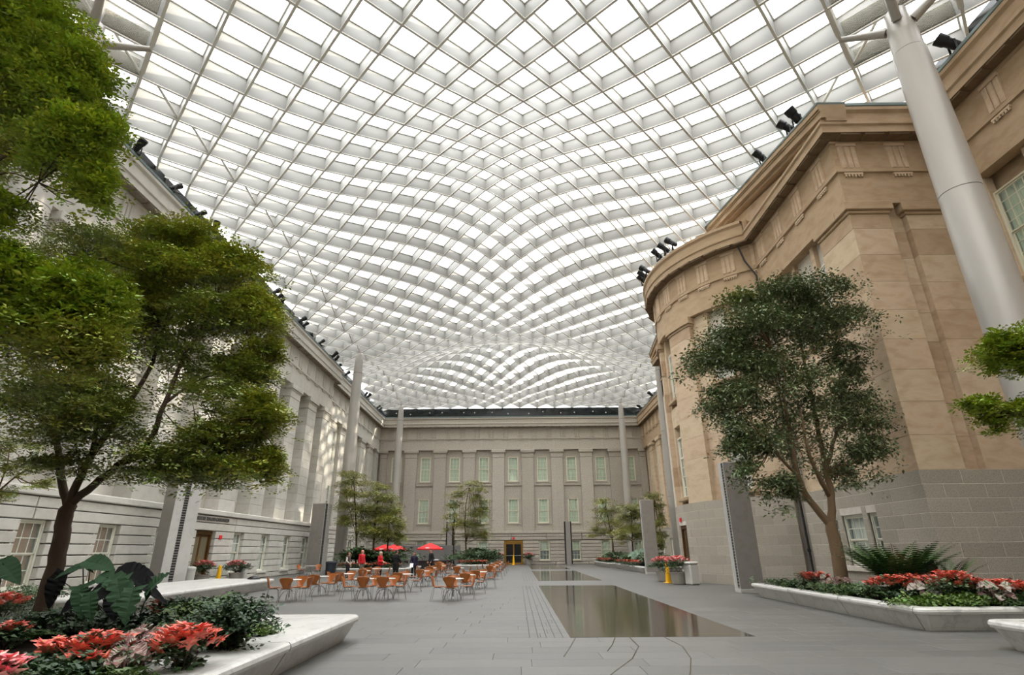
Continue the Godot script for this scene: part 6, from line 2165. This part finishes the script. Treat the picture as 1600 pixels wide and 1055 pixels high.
	var e := thing("elephant_ear", "tall plant with drooping broad grey-green leaves beside the dark trunk", "plant", in_soil(130, 975, 0.1))
	for l in [[142, 878, -8.4, Vector3(1.0, -0.1, 0.2), 0.66, 0.34], [130, 884, -8.5, Vector3(-1.0, -0.22, 0.2), 0.7, 0.2], [125, 925, -8.3, Vector3(0.45, -1.0, 0.3), 0.6, 0.26], [140, 935, -8.0, Vector3(0.4, -1.0, 0.2), 0.5, 0.24]]:
		big_leaf(e, Vector3.ZERO, at(l[0], l[1], l[2]) - e.position, l[3], l[4] * 0.82, l[5] * 0.85, EG)
	e = thing("elephant_ear", "broad drooping green leaf cut by the left edge of the picture", "plant", in_soil(-10, 975, 0.1))
	for l in [[5, 882, -8.6, Vector3(0.9, -0.42, 0.3), 0.75, 0.36], [5, 878, -9.0, Vector3(0.9, 0.0, -0.3), 0.4, 0.2]]:
		big_leaf(e, Vector3.ZERO, at(l[0], l[1], l[2]) - e.position, l[3], l[4] * 0.82, l[5] * 0.85, EG)
	e = thing("dark_leaf_plant", "plant with broad near-black leaves in the front left planter", "plant", in_soil(190, 965, 0.15))
	for l in [[190, 897, -9.2, Vector3(0.95, 0.15, -0.1), 0.62, 0.44], [205, 903, -9.1, Vector3(1.0, -0.12, 0.1), 0.6, 0.26], [150, 925, -9.2, Vector3(0.7, 0.1, 0.3), 0.66, 0.5], [92, 905, -9.6, Vector3(-0.1, -1.0, 0.3), 0.6, 0.34], [225, 915, -9.0, Vector3(1.0, -0.4, 0.2), 0.66, 0.14], [180, 935, -9.0, Vector3(0.4, -0.8, 0.5), 0.45, 0.3], [130, 930, -9.7, Vector3(-0.6, -0.5, 0.4), 0.5, 0.34]]:
		big_leaf(e, Vector3.ZERO, at(l[0], l[1], l[2]) - e.position, l[3], l[4], l[5], PU)
	e = thing("split_leaf_plant", "plant with deeply cut green leaves in front of the near-black leaves", "plant", in_soil(215, 965, 0.15))
	for l in [[168, 903, -8.3, Vector3(1.0, -0.22, 0.2), 0.75, 0.3], [185, 918, -8.2, Vector3(0.55, -0.85, 0.3), 0.62, 0.3], [236, 918, -8.2, Vector3(0.5, 0.6, 0.2), 0.4, 0.3], [205, 930, -8.0, Vector3(0.2, -0.9, 0.5), 0.5, 0.3]]:
		big_leaf(e, Vector3.ZERO, at(l[0], l[1], l[2]) - e.position, l[3], l[4], l[5], EG, true)
	# --- the right bed
	poinsettia(Vector3(9.6, SOIL, -19.4), 0.5, 14, "small coral red poinsettia at the far end of the right planter, left of the trunk", false, 0.5)
	poinsettia(Vector3(9.55, SOIL, -15.4), 0.62, 24, "coral red poinsettia below the spiky palm in the right planter", false, 0.52)
	poinsettia(Vector3(10.15, SOIL, -15.5), 0.5, 16, "second coral red poinsettia, right of the one below the palm", false, 0.55)
	poinsettia(Vector3(10.2, SOIL, -14.2), 0.55, 20, "tall coral red poinsettia in the middle of the right planter", false, 0.68)
	poinsettia(Vector3(10.75, SOIL, -14.3), 0.4, 12, "coral red poinsettia just right of the tallest one in the right planter", false, 0.55)
	poinsettia(Vector3(11.15, SOIL, -13.75), 0.6, 24, "coral red poinsettia before the black plant sign", false, 0.5)
	poinsettia(Vector3(11.75, SOIL, -13.8), 0.42, 14, "rightmost coral red poinsettia of the right planter", false, 0.42)
	caladium(Vector3(9.85, SOIL, -14.5), 9, 1.3, "pale pink caladium between the poinsettias of the right planter", true)
	caladium(Vector3(10.7, SOIL, -13.5), 10, 1.3, "mottled caladium in front of the black plant sign", true)
	caladium(Vector3(9.3, SOIL, -17.4), 8, 1.2, "brownish caladium left of the palm in the right planter")
	caladium(Vector3(9.8, SOIL, -18.9), 7, 1.1, "pale caladium beside the small far poinsettia of the right planter", true)
	fern("palm_fern", "large upright palm-like fern beside the pale trunk", Vector3(10.75, SOIL, -16.9), 34, 2.1, lin(0.06, 0.115, 0.035), 1.7, 0.45, 0.18)
	fern("palm_fern", "small airy palm seedling right of the large fern", Vector3(11.9, SOIL, -16.6), 8, 1.6, MG, 2.2, 0.6, 0.15)
	fern("fern", "low dark spiky fern behind the tallest poinsettia", Vector3(11.3, SOIL, -15.6), 14, 0.95, DG, 0.9, 0.7)
	fern("fern", "low arching fern between the trunk and the large palm", Vector3(9.9, SOIL, -17.7), 14, 0.9, MG, 0.6, 0.8)
	shrub("ground_cover", "low green ground cover at the far end of the right planter", "ground cover", Vector3(9.4, SOIL, -20.9), Vector3(0.5, 0.10, 1.3), 450, MG, ivy, 1.3)
	shrub("ground_cover", "green ground cover along the long side of the right planter", "ground cover", Vector3(9.25, SOIL, -17.0), Vector3(0.4, 0.14, 1.7), 600, MG, broad, 0.9)
	shrub("ground_cover", "bright green ground cover at the near corner of the right planter", "ground cover", Vector3(9.7, SOIL, -13.6), Vector3(0.9, 0.11, 0.4), 700, LG, ivy, 1.3)
	shrub("ground_cover", "green ground cover along the near side of the right planter", "ground cover", Vector3(11.3, SOIL, -13.5), Vector3(1.0, 0.10, 0.35), 600, MG, ivy, 1.3)
	shrub("green_shrub", "dark leafy filling behind the poinsettias of the right planter", "shrub", Vector3(10.6, SOIL, -15.3), Vector3(1.2, 0.2, 0.8), 800, DG, broad, 1.0)
	# --- far right beds
	var ag := thing("agave", "dark spiky agave at the foot of the trees in the far right planter", "plant", Vector3(10.2, SOIL, -60.8))
	for k in 30:
		var a := k * 2.4
		var mb := MB.new()
		mb.tint = lin(0.035, 0.055, 0.03)
		var up := 0.3 + 1.5 * (k / 30.0)
		blade(mb, Vector3.ZERO, Vector3(cos(a), up, sin(a)).normalized(), Vector3.UP, 1.5, [0.06, 0.07, 0.06, 0.045, 0.0], 0.15, 0.5)
		part("blade", mb.mesh(true), M.leaf, ag)
	var reds := [[9.7, -48.0], [9.7, -50.0], [9.75, -52.0], [9.8, -54.0], [9.75, -56.2], [9.45, -60.6], [9.4, -62.6], [9.4, -64.6], [9.4, -66.6]]
	for i in reds.size():
		poinsettia(Vector3(reds[i][0], SOIL, reds[i][1]), 0.62, 12, "%s red poinsettia from the near end along the far right planters" % NTH[i], false, 0.42, "poinsettias in the far right planters")
	e = thing("elephant_ear", "pale broad-leaved plant in the far right planter beside the grey tower", "plant", Vector3(10.4, SOIL, -51.0))
	for k in 9:
		var a := k * 2.4
		big_leaf(e, Vector3.ZERO, Vector3(cos(a) * 0.4, 0.7 + 0.06 * k, sin(a) * 0.4), Vector3(cos(a), -0.3, sin(a)), 0.75, 0.5, lin(0.16, 0.22, 0.16))
	shrub("green_shrub", "green leafy filling of the far right planter", "shrub", Vector3(10.8, SOIL, -51.0), Vector3(1.2, 0.5, 5.5), 700, MG, broad, 2.2)
	shrub("green_shrub", "green leafy filling of the farthest right planter", "shrub", Vector3(10.8, SOIL, -64.5), Vector3(1.2, 0.5, 4.5), 600, MG, broad, 2.2)
	# --- the bed below the slender trees in the middle
	shrub("green_shrub", "bank of broad green leaves below the slender trees in the middle distance", "shrub", Vector3(-4.2, SOIL, -59.5), Vector3(1.9, 0.75, 2.6), 900, DG.lerp(MG, 0.5), broad, 2.4)
	for i in 5: poinsettia(Vector3(-5.3 + 0.55 * i, SOIL, -56.4), 0.42, 8, "%s red poinsettia from the left at the front of the planter below slender trees" % NTH[i], false, 0.4, "poinsettias below the slender trees")
	# --- the bed behind the people
	shrub("green_shrub", "broad green leaves round the trees behind the people, left part", "shrub", Vector3(-13.2, SOIL, -48.4), Vector3(1.2, 0.8, 1.2), 600, DG.lerp(MG, 0.6), broad, 2.3)
	shrub("green_shrub", "broad green leaves round the trees behind the people, right part", "shrub", Vector3(-10.6, SOIL, -49.2), Vector3(1.7, 0.8, 1.4), 800, DG.lerp(MG, 0.6), broad, 2.3)
	for i in 6: poinsettia(Vector3(-13.9 + 0.85 * i, SOIL, -47.1), 0.42, 8, "%s red poinsettia from the left in the planter behind the people" % NTH[i], false, 0.4, "poinsettias behind the people")
	# --- pots
	flower_pot(Vector3(8.25, 0, -30.6), "round grey flower pot by the door of the rounded bay", "pink and white poinsettia in the pot by the door of the rounded bay", 1.25)
	flower_pot(Vector3(8.15, 0, -33.4), "round grey flower pot behind the yellow cone at the rounded bay", "pink poinsettia in the pot behind the yellow cone", 1.2)
	flower_pot(Vector3(-17.2, 0, -32.3), "round grey flower pot before the bronze door", "pink poinsettia in the pot before the bronze door", 1.2)
	flower_pot(Vector3(-17.2, 0, -36.1), "round grey flower pot right of the bronze door", "pink poinsettia in the pot right of the bronze door", 1.15)
	flower_pot(Vector3(-2.35, 0, -74.6), "dark flower pot left of the gilt door", "pink poinsettia in the pot left of the gilt door", 1.35)
	flower_pot(Vector3(1.4, 0, -74.6), "dark flower pot right of the gilt door", "pink poinsettia in the pot right of the gilt door", 1.35)
# ---------------------------------------------------------------- people
# joins tapered capsules [a, b, ra, rb] with a smooth minimum and meshes the field as surface nets
func skin_net(mb: MB, bones: Array, cell: float, k := 0.04) -> void:
	var lo := Vector3.ONE * 1e9
	var hi := -lo
	for b in bones:
		var r: float = maxf(b[2], b[3]) + cell * 2
		for q in 2:
			lo = lo.min(b[q] - Vector3.ONE * r)
			hi = hi.max(b[q] + Vector3.ONE * r)
	var nx := int(ceil((hi.x - lo.x) / cell)) + 1
	var ny := int(ceil((hi.y - lo.y) / cell)) + 1
	var nz := int(ceil((hi.z - lo.z) / cell)) + 1
	var f := PackedFloat32Array()
	f.resize(nx * ny * nz)
	f.fill(1.0)
	for b in bones:
		var a: Vector3 = b[0]
		var e: Vector3 = b[1] - a
		var ra: float = b[2]
		var rb: float = b[3]
		var L2 := maxf(e.length_squared(), 1e-9)
		var reach := maxf(ra, rb) + k + cell * 2
		var l := ((a.min(b[1]) - Vector3.ONE * reach - lo) / cell).floor()
		var h := ((a.max(b[1]) + Vector3.ONE * reach - lo) / cell).ceil()
		for z in range(maxi(0, int(l.z)), mini(nz, int(h.z) + 1)):
			for y in range(maxi(0, int(l.y)), mini(ny, int(h.y) + 1)):
				var at0 := (z * ny + y) * nx
				for x in range(maxi(0, int(l.x)), mini(nx, int(h.x) + 1)):
					var p := lo + Vector3(x, y, z) * cell - a
					var t := clampf(p.dot(e) / L2, 0, 1)
					var d := (p - e * t).length() - lerpf(ra, rb, t)
					var o := f[at0 + x]
					var m := maxf(k - absf(d - o), 0) / k
					f[at0 + x] = minf(d, o) - m * m * k * 0.25
	var id := PackedInt32Array()
	id.resize(f.size())
	id.fill(-1)
	var pts := PackedVector3Array()
	var nor := PackedVector3Array()
	var off := [0, 1, nx, nx + 1, nx * ny, nx * ny + 1, nx * ny + nx, nx * ny + nx + 1]
	for z in nz - 1:
		for y in ny - 1:
			for x in nx - 1:
				var c := (z * ny + y) * nx + x
				var inside := 0
				for q in 8: inside += 1 if f[c + off[q]] < 0 else 0
				if inside == 0 or inside == 8: continue
				var s := Vector3.ZERO
				var w := 0
				for ax in 3:
					var st: int = [1, 2, 4][ax]
					for q in 8:
						if q & st: continue
						var v0 := f[c + off[q]]
						var v1 := f[c + off[q | st]]
						if (v0 < 0) == (v1 < 0): continue
						var t := v0 / (v0 - v1)
						var p := Vector3(q & 1, (q >> 1) & 1, (q >> 2) & 1)
						p[ax] = t
						s += p
						w += 1
				id[c] = pts.size()
				pts.push_back(lo + (Vector3(x, y, z) + s / w) * cell)
				nor.push_back(Vector3(f[c + 1] + f[c + off[3]] + f[c + off[5]] + f[c + off[7]] - f[c] - f[c + off[2]] - f[c + off[4]] - f[c + off[6]], f[c + off[2]] + f[c + off[3]] + f[c + off[6]] + f[c + off[7]] - f[c] - f[c + 1] - f[c + off[4]] - f[c + off[5]], f[c + off[4]] + f[c + off[5]] + f[c + off[6]] + f[c + off[7]] - f[c] - f[c + 1] - f[c + off[2]] - f[c + off[3]]).normalized())
	var sx := [1, nx, nx * ny]
	for z in range(1, nz - 1):
		for y in range(1, ny - 1):
			for x in range(1, nx - 1):
				var c := (z * ny + y) * nx + x
				for ax in 3:
					var v0 := f[c] < 0
					if v0 == (f[c + sx[ax]] < 0): continue
					var u: int = sx[(ax + 1) % 3]
					var w: int = sx[(ax + 2) % 3]
					var q := [id[c - u - w], id[c - w], id[c], id[c - u]]
					if q.has(-1): continue
					if not v0: q.reverse()
					mb.quadn(pts[q[0]], pts[q[1]], pts[q[2]], pts[q[3]], nor[q[0]], nor[q[1]], nor[q[2]], nor[q[3]])

# a hand: palm from wrist along d, five fingers of unequal length, gently curled towards the palm side n
func hand(mb: MB, wrist: Vector3, d: Vector3, n: Vector3, thumb: float, curl := 0.5) -> void:
	var s := d.cross(n).normalized() * thumb       # towards the thumb
	var bones := []
	for k in 4:
		var o: Vector3 = s * (0.03 - 0.02 * k)
		var base := wrist + d * 0.085 + o
		bones.push_back([wrist + o * 0.6, base, 0.014, 0.0115])
		var L: float = [0.072, 0.08, 0.075, 0.058][k]
		var p := base
		for j in 3:
			var a := curl * (j + 0.6)
			var dir := (d * cos(a) + n * sin(a)).normalized()
			var e: Vector3 = p + dir * L * [0.45, 0.31, 0.24][j]
			bones.push_back([p, e, 0.0095 - 0.0008 * j, 0.009 - 0.0009 * j])
			p = e
	var tb := wrist + d * 0.025 + s * 0.03
	var t1 := tb + (d * 0.6 + s * 0.75 + n * 0.3).normalized() * 0.045
	bones.push_back([wrist + d * 0.01 + s * 0.012, tb, 0.016, 0.014])
	bones.push_back([tb, t1, 0.013, 0.0105])
	bones.push_back([t1, t1 + (d * 0.85 + s * 0.3 + n * 0.4).normalized() * 0.035, 0.0105, 0.008])
	skin_net(mb, bones, 0.007, 0.006)

func grow(bones: Array, r: float) -> Array:
	return bones.map(func(b): return [b[0], b[1], b[2] + r, b[3] + r])

# pose: elbows and wrists in the person's own axes (facing +z, feet on y = 0); look: dictionary of colours
func person(label: String, p: Vector3, turn: float, h: float, wide: float, pose: Dictionary, look: Dictionary) -> void:
	var o := thing("person", label, "person", p, turn)
	var s := h / 1.75
	var V := func(x, y, z) -> Vector3: return Vector3(x, y, z) * s
	var hip: float = 0.095
	var sh: float = 0.175 * wide
	var skin_m := mat("skin_" + label.left(12), look.skin, 0.55)
	skin_m.subsurf_scatter_enabled = true
	skin_m.subsurf_scatter_strength = 0.05
	var neck: Vector3 = V.call(0, 1.47, -0.01)
	var hc: Vector3 = V.call(0, 1.63, 0.015)
	var turn_head := Basis(Vector3.UP, pose.get("head", 0.0))
	var torso := [[V.call(-0.03, 0.97, 0), V.call(-0.025, 1.12, 0.005), 0.112 * s * wide, 0.10 * s * wide], [V.call(0.03, 0.97, 0), V.call(0.025, 1.12, 0.005), 0.112 * s * wide, 0.10 * s * wide], [V.call(-0.04, 1.12, 0.005), V.call(-0.06, 1.31, 0), 0.10 * s * wide, 0.105 * s * wide], [V.call(0.04, 1.12, 0.005), V.call(0.06, 1.31, 0), 0.10 * s * wide, 0.105 * s * wide], [V.call(-sh + 0.02, 1.41, -0.01), V.call(sh - 0.02, 1.41, -0.01), 0.062 * s, 0.062 * s], [V.call(-hip * 0.8, 0.94, 0), V.call(hip * 0.8, 0.94, 0), 0.098 * s, 0.098 * s]]
	var arms := []
	var legs := []
	var wrists := []
	for q in [1, -1]:
		var k := "l" if q > 0 else "r"
		var el: Vector3 = pose.get("elbow_" + k, Vector3(0.245 * q, 1.12, -0.03)) * s
		var wr: Vector3 = pose.get("wrist_" + k, Vector3(0.26 * q, 0.87, 0.05)) * s
		var so: Vector3 = V.call(sh * q, 1.405, -0.01)
		arms.push_back([so, el, 0.052 * s, 0.042 * s])
		arms.push_back([el, wr, 0.041 * s, 0.028 * s])
		wrists.push_back([wr, (wr - el).normalized(), q])
		var kn: Vector3 = pose.get("knee_" + k, Vector3(0.105 * q, 0.5, 0.02)) * s
		var an: Vector3 = pose.get("ankle_" + k, Vector3(0.115 * q, 0.085, -0.02)) * s
		legs.push_back([V.call(hip * 0.9 * q, 0.90, 0), kn, 0.085 * s, 0.058 * s])
		legs.push_back([kn, an, 0.058 * s, 0.042 * s])
		var toe: Vector3 = an + Vector3(0.03 * q, -0.052, 0.15) * s
		legs.push_back([an + Vector3(0, -0.045, -0.02) * s, toe, 0.036 * s, 0.03 * s])
	var body := MB.new()
	skin_net(body, torso + arms + legs + [[neck, hc + V.call(0, -0.05, -0.02), 0.058 * s, 0.052 * s]], 0.03)
	# the head: skull, jaw, nose, brow, ears, lips
	var H := func(x, y, z) -> Vector3: return hc + turn_head * (Vector3(x, y, z) * s)
	skin_net(body, [[H.call(0, 0.035, -0.025), H.call(0, 0.03, 0.02), 0.083 * s, 0.077 * s], [H.call(0, -0.03, 0.03), H.call(0, -0.08, 0.05), 0.058 * s, 0.036 * s], [H.call(0, -0.02, -0.03), H.call(0, -0.13, -0.03), 0.055 * s, 0.052 * s],
		[H.call(0, 0.02, 0.092), H.call(0, -0.022, 0.112), 0.009 * s, 0.014 * s], [H.call(-0.035, 0.03, 0.085), H.call(0.035, 0.03, 0.085), 0.013 * s, 0.013 * s], [H.call(0.082, 0.02, -0.01), H.call(0.084, -0.025, -0.005), 0.016 * s, 0.011 * s], [H.call(-0.082, 0.02, -0.01), H.call(-0.084, -0.025, -0.005), 0.016 * s, 0.011 * s], [H.call(-0.02, -0.056, 0.085), H.call(0.02, -0.056, 0.085), 0.009 * s, 0.009 * s]], 0.009, 0.018)
	for w in wrists: hand(body, w[0] + w[1] * 0.01, w[1], Vector3(-w[2], 0, 0.25).normalized() if absf(w[1].y) > 0.6 else Vector3(0, -0.4, -1).normalized(), 1.0 if w[2] > 0 else -1.0)
	var bd := part("body", body, skin_m, o)
	for q in [1, -1]:
		var ey := MB.new()
		ey.lathe([Vector2(0, -0.008), Vector2(0.007, -0.004), Vector2(0.008, 0), Vector2(0.007, 0.004), Vector2(0, 0.008)], 8, Transform3D(turn_head, H.call(0.031 * q, 0.012, 0.086)))
		part("eye", ey, M.black, bd)
	# clothes
	var top_m := mat("top_" + label.left(14), look.top, 0.85)
	var leg_m := mat("legs_" + label.left(14), look.legs, 0.85)
	var shoe_m := mat("shoe_" + label.left(14), look.get("shoes", Color(0.05, 0.045, 0.04)), 0.5)
	var t := MB.new()
	var coat: float = look.get("coat", 0.0)        # how far the garment hangs below the hips
	var tb := grow(torso, 0.022 * s) + grow([arms[0], arms[2]], 0.012 * s) + grow([[arms[1][0], arms[1][0].lerp(arms[1][1], 0.93), arms[1][2], arms[1][3]], [arms[3][0], arms[3][0].lerp(arms[3][1], 0.93), arms[3][2], arms[3][3]]], 0.012 * s) + [[V.call(-0.04, 1.45, -0.012), V.call(0.04, 1.45, -0.012), 0.062 * s, 0.062 * s]]
	if coat > 0:
		for q in [1, -1]: tb.push_back([V.call(0.07 * q, 0.94, 0), V.call(0.09 * q, 0.90 - coat, 0), 0.118 * s, 0.115 * s])
	skin_net(t, tb, 0.026)
	part(look.get("top_name", "sweater"), t, top_m, o)
	if look.has("vest"):
		var v := MB.new()
		skin_net(v, grow(torso, 0.034 * s), 0.026)
		part("vest", v, mat("vest_" + label.left(14), look.vest, 0.85), o)
	var g := MB.new()
	skin_net(g, grow([legs[0], legs[1], legs[3], legs[4]], 0.012 * s) + [[V.call(-hip * 0.75, 0.93, 0), V.call(hip * 0.75, 0.93, 0), 0.108 * s, 0.108 * s]], 0.028)
	part("trousers", g, leg_m, o)
	for q in [2, 5]:
		var b := MB.new()
		skin_net(b, grow([legs[q]], 0.009 * s), 0.016)
		part("shoe", b, shoe_m, o)
	if look.has("hair"):
		var hm := mat("hair_" + label.left(14), look.hair, 0.6)
		var hb := MB.new()
		var hl: float = look.get("hair_length", 0.0)
		var bones := [[H.call(0, 0.055, -0.035), H.call(0, 0.06, 0.012), 0.083 * s, 0.073 * s], [H.call(0, 0.0, -0.05), H.call(0, -0.05, -0.05), 0.07 * s, 0.055 * s]]
		if hl > 0:
			for q in [1, -1]: bones.push_back([H.call(0.06 * q, 0.04, -0.03), H.call(0.068 * q, -0.02 - hl, -0.035), 0.04 * s, 0.028 * s])
			bones.push_back([H.call(0, 0.02, -0.06), H.call(0, -0.03 - hl, -0.06), 0.065 * s, 0.05 * s])
		skin_net(hb, bones, 0.014, 0.02)
		part("hair", hb, hm, o)
	if look.has("collar"):
		var cb := MB.new()
		cb.lathe([Vector2(0.062 * s, 1.455 * s), Vector2(0.075 * s, 1.465 * s), Vector2(0.066 * s, 1.52 * s), Vector2(0.058 * s, 1.51 * s)], 16, Transform3D(Basis(), Vector3(0, 0, -0.008)))
		part("collar", cb, mat("collar_" + label.left(14), look.collar, 0.8), o)

func people() -> void:
	var fold := {"elbow_l": Vector3(0.25, 1.13, 0.03), "wrist_l": Vector3(0.03, 1.13, 0.20), "elbow_r": Vector3(-0.25, 1.13, 0.03), "wrist_r": Vector3(-0.03, 1.10, 0.22)}
	var skin := Color(0.80, 0.58, 0.47)
	person("brown-haired woman in a dark vest over white sleeves, facing right", Vector3(-11.85, 0, -41.2), 1.25, 1.66, 0.92, {"elbow_r": Vector3(-0.25, 1.14, 0.02), "wrist_r": Vector3(-0.13, 0.98, 0.2), "head": 0.2}, {"skin": skin, "top": Color(0.80, 0.78, 0.72), "vest": Color(0.30, 0.22, 0.22), "legs": Color(0.06, 0.055, 0.055), "hair": Color(0.16, 0.09, 0.06), "hair_length": 0.09})
	person("bald man in a bright red sweater over a white collar", Vector3(-10.85, 0, -41.0), 1.0, 1.78, 1.08, {"elbow_l": Vector3(0.26, 1.12, -0.04), "wrist_l": Vector3(0.21, 0.93, 0.12), "head": 0.2}, {"skin": Color(0.83, 0.60, 0.50), "top": Color(0.70, 0.03, 0.09), "legs": Color(0.42, 0.41, 0.37), "collar": Color(0.9, 0.9, 0.88)})
	person("grey-haired woman in a red top with folded arms", Vector3(-8.95, 0, -38.4), 1.2, 1.66, 0.95, fold, {"skin": skin, "top": Color(0.72, 0.03, 0.08), "legs": Color(0.07, 0.10, 0.14), "hair": Color(0.72, 0.70, 0.64), "hair_length": 0.03})
	person("man in a long black coat seen from behind", Vector3(-7.55, 0, -36.6), 2.75, 1.76, 1.12, {"elbow_l": Vector3(0.29, 1.13, 0.0), "wrist_l": Vector3(0.2, 1.0, 0.2), "elbow_r": Vector3(-0.29, 1.13, 0.0), "wrist_r": Vector3(-0.2, 1.0, 0.2), "ankle_l": Vector3(0.16, 0.085, -0.02), "ankle_r": Vector3(-0.12, 0.085, 0.03)}, {"skin": skin, "top": Color(0.02, 0.02, 0.022), "legs": Color(0.025, 0.025, 0.03), "hair": Color(0.20, 0.16, 0.13), "coat": 0.22, "top_name": "coat"})
	person("dark-haired woman in a purple jacket holding white papers", Vector3(-6.95, 0, -39.6), 0.1, 1.62, 0.98, {"elbow_r": Vector3(-0.25, 1.1, 0.02), "wrist_r": Vector3(-0.12, 0.92, 0.2), "head": -0.3}, {"skin": Color(0.66, 0.46, 0.36), "top": Color(0.10, 0.07, 0.17), "legs": Color(0.05, 0.04, 0.045), "hair": Color(0.08, 0.05, 0.04), "hair_length": 0.10, "coat": 0.08, "top_name": "jacket"})
	person("man in a dark grey leather jacket facing the group from the right", Vector3(-6.35, 0, -43.2), -0.9, 1.8, 1.1, {"elbow_l": Vector3(0.28, 1.12, -0.06), "wrist_l": Vector3(0.22, 0.94, 0.1), "elbow_r": Vector3(-0.28, 1.12, -0.06), "wrist_r": Vector3(-0.22, 0.94, 0.1)}, {"skin": Color(0.74, 0.52, 0.42), "top": Color(0.075, 0.085, 0.095), "legs": Color(0.06, 0.075, 0.10), "hair": Color(0.05, 0.04, 0.035), "coat": 0.12, "top_name": "jacket"})
	var mb := MB.new()
	mb.bbox(Vector3(-0.11, -0.004, -0.15), Vector3(0.11, 0.004, 0.15), 0.003)
	tag(part(numbered("papers"), mb, M.canopy_white, self, Transform3D(Basis(Vector3.UP, 0.1) * Basis(Vector3.RIGHT, 0.9), Vector3(-7.06, 0.80, -39.32))), "white papers in the hand of the woman in purple", "papers")
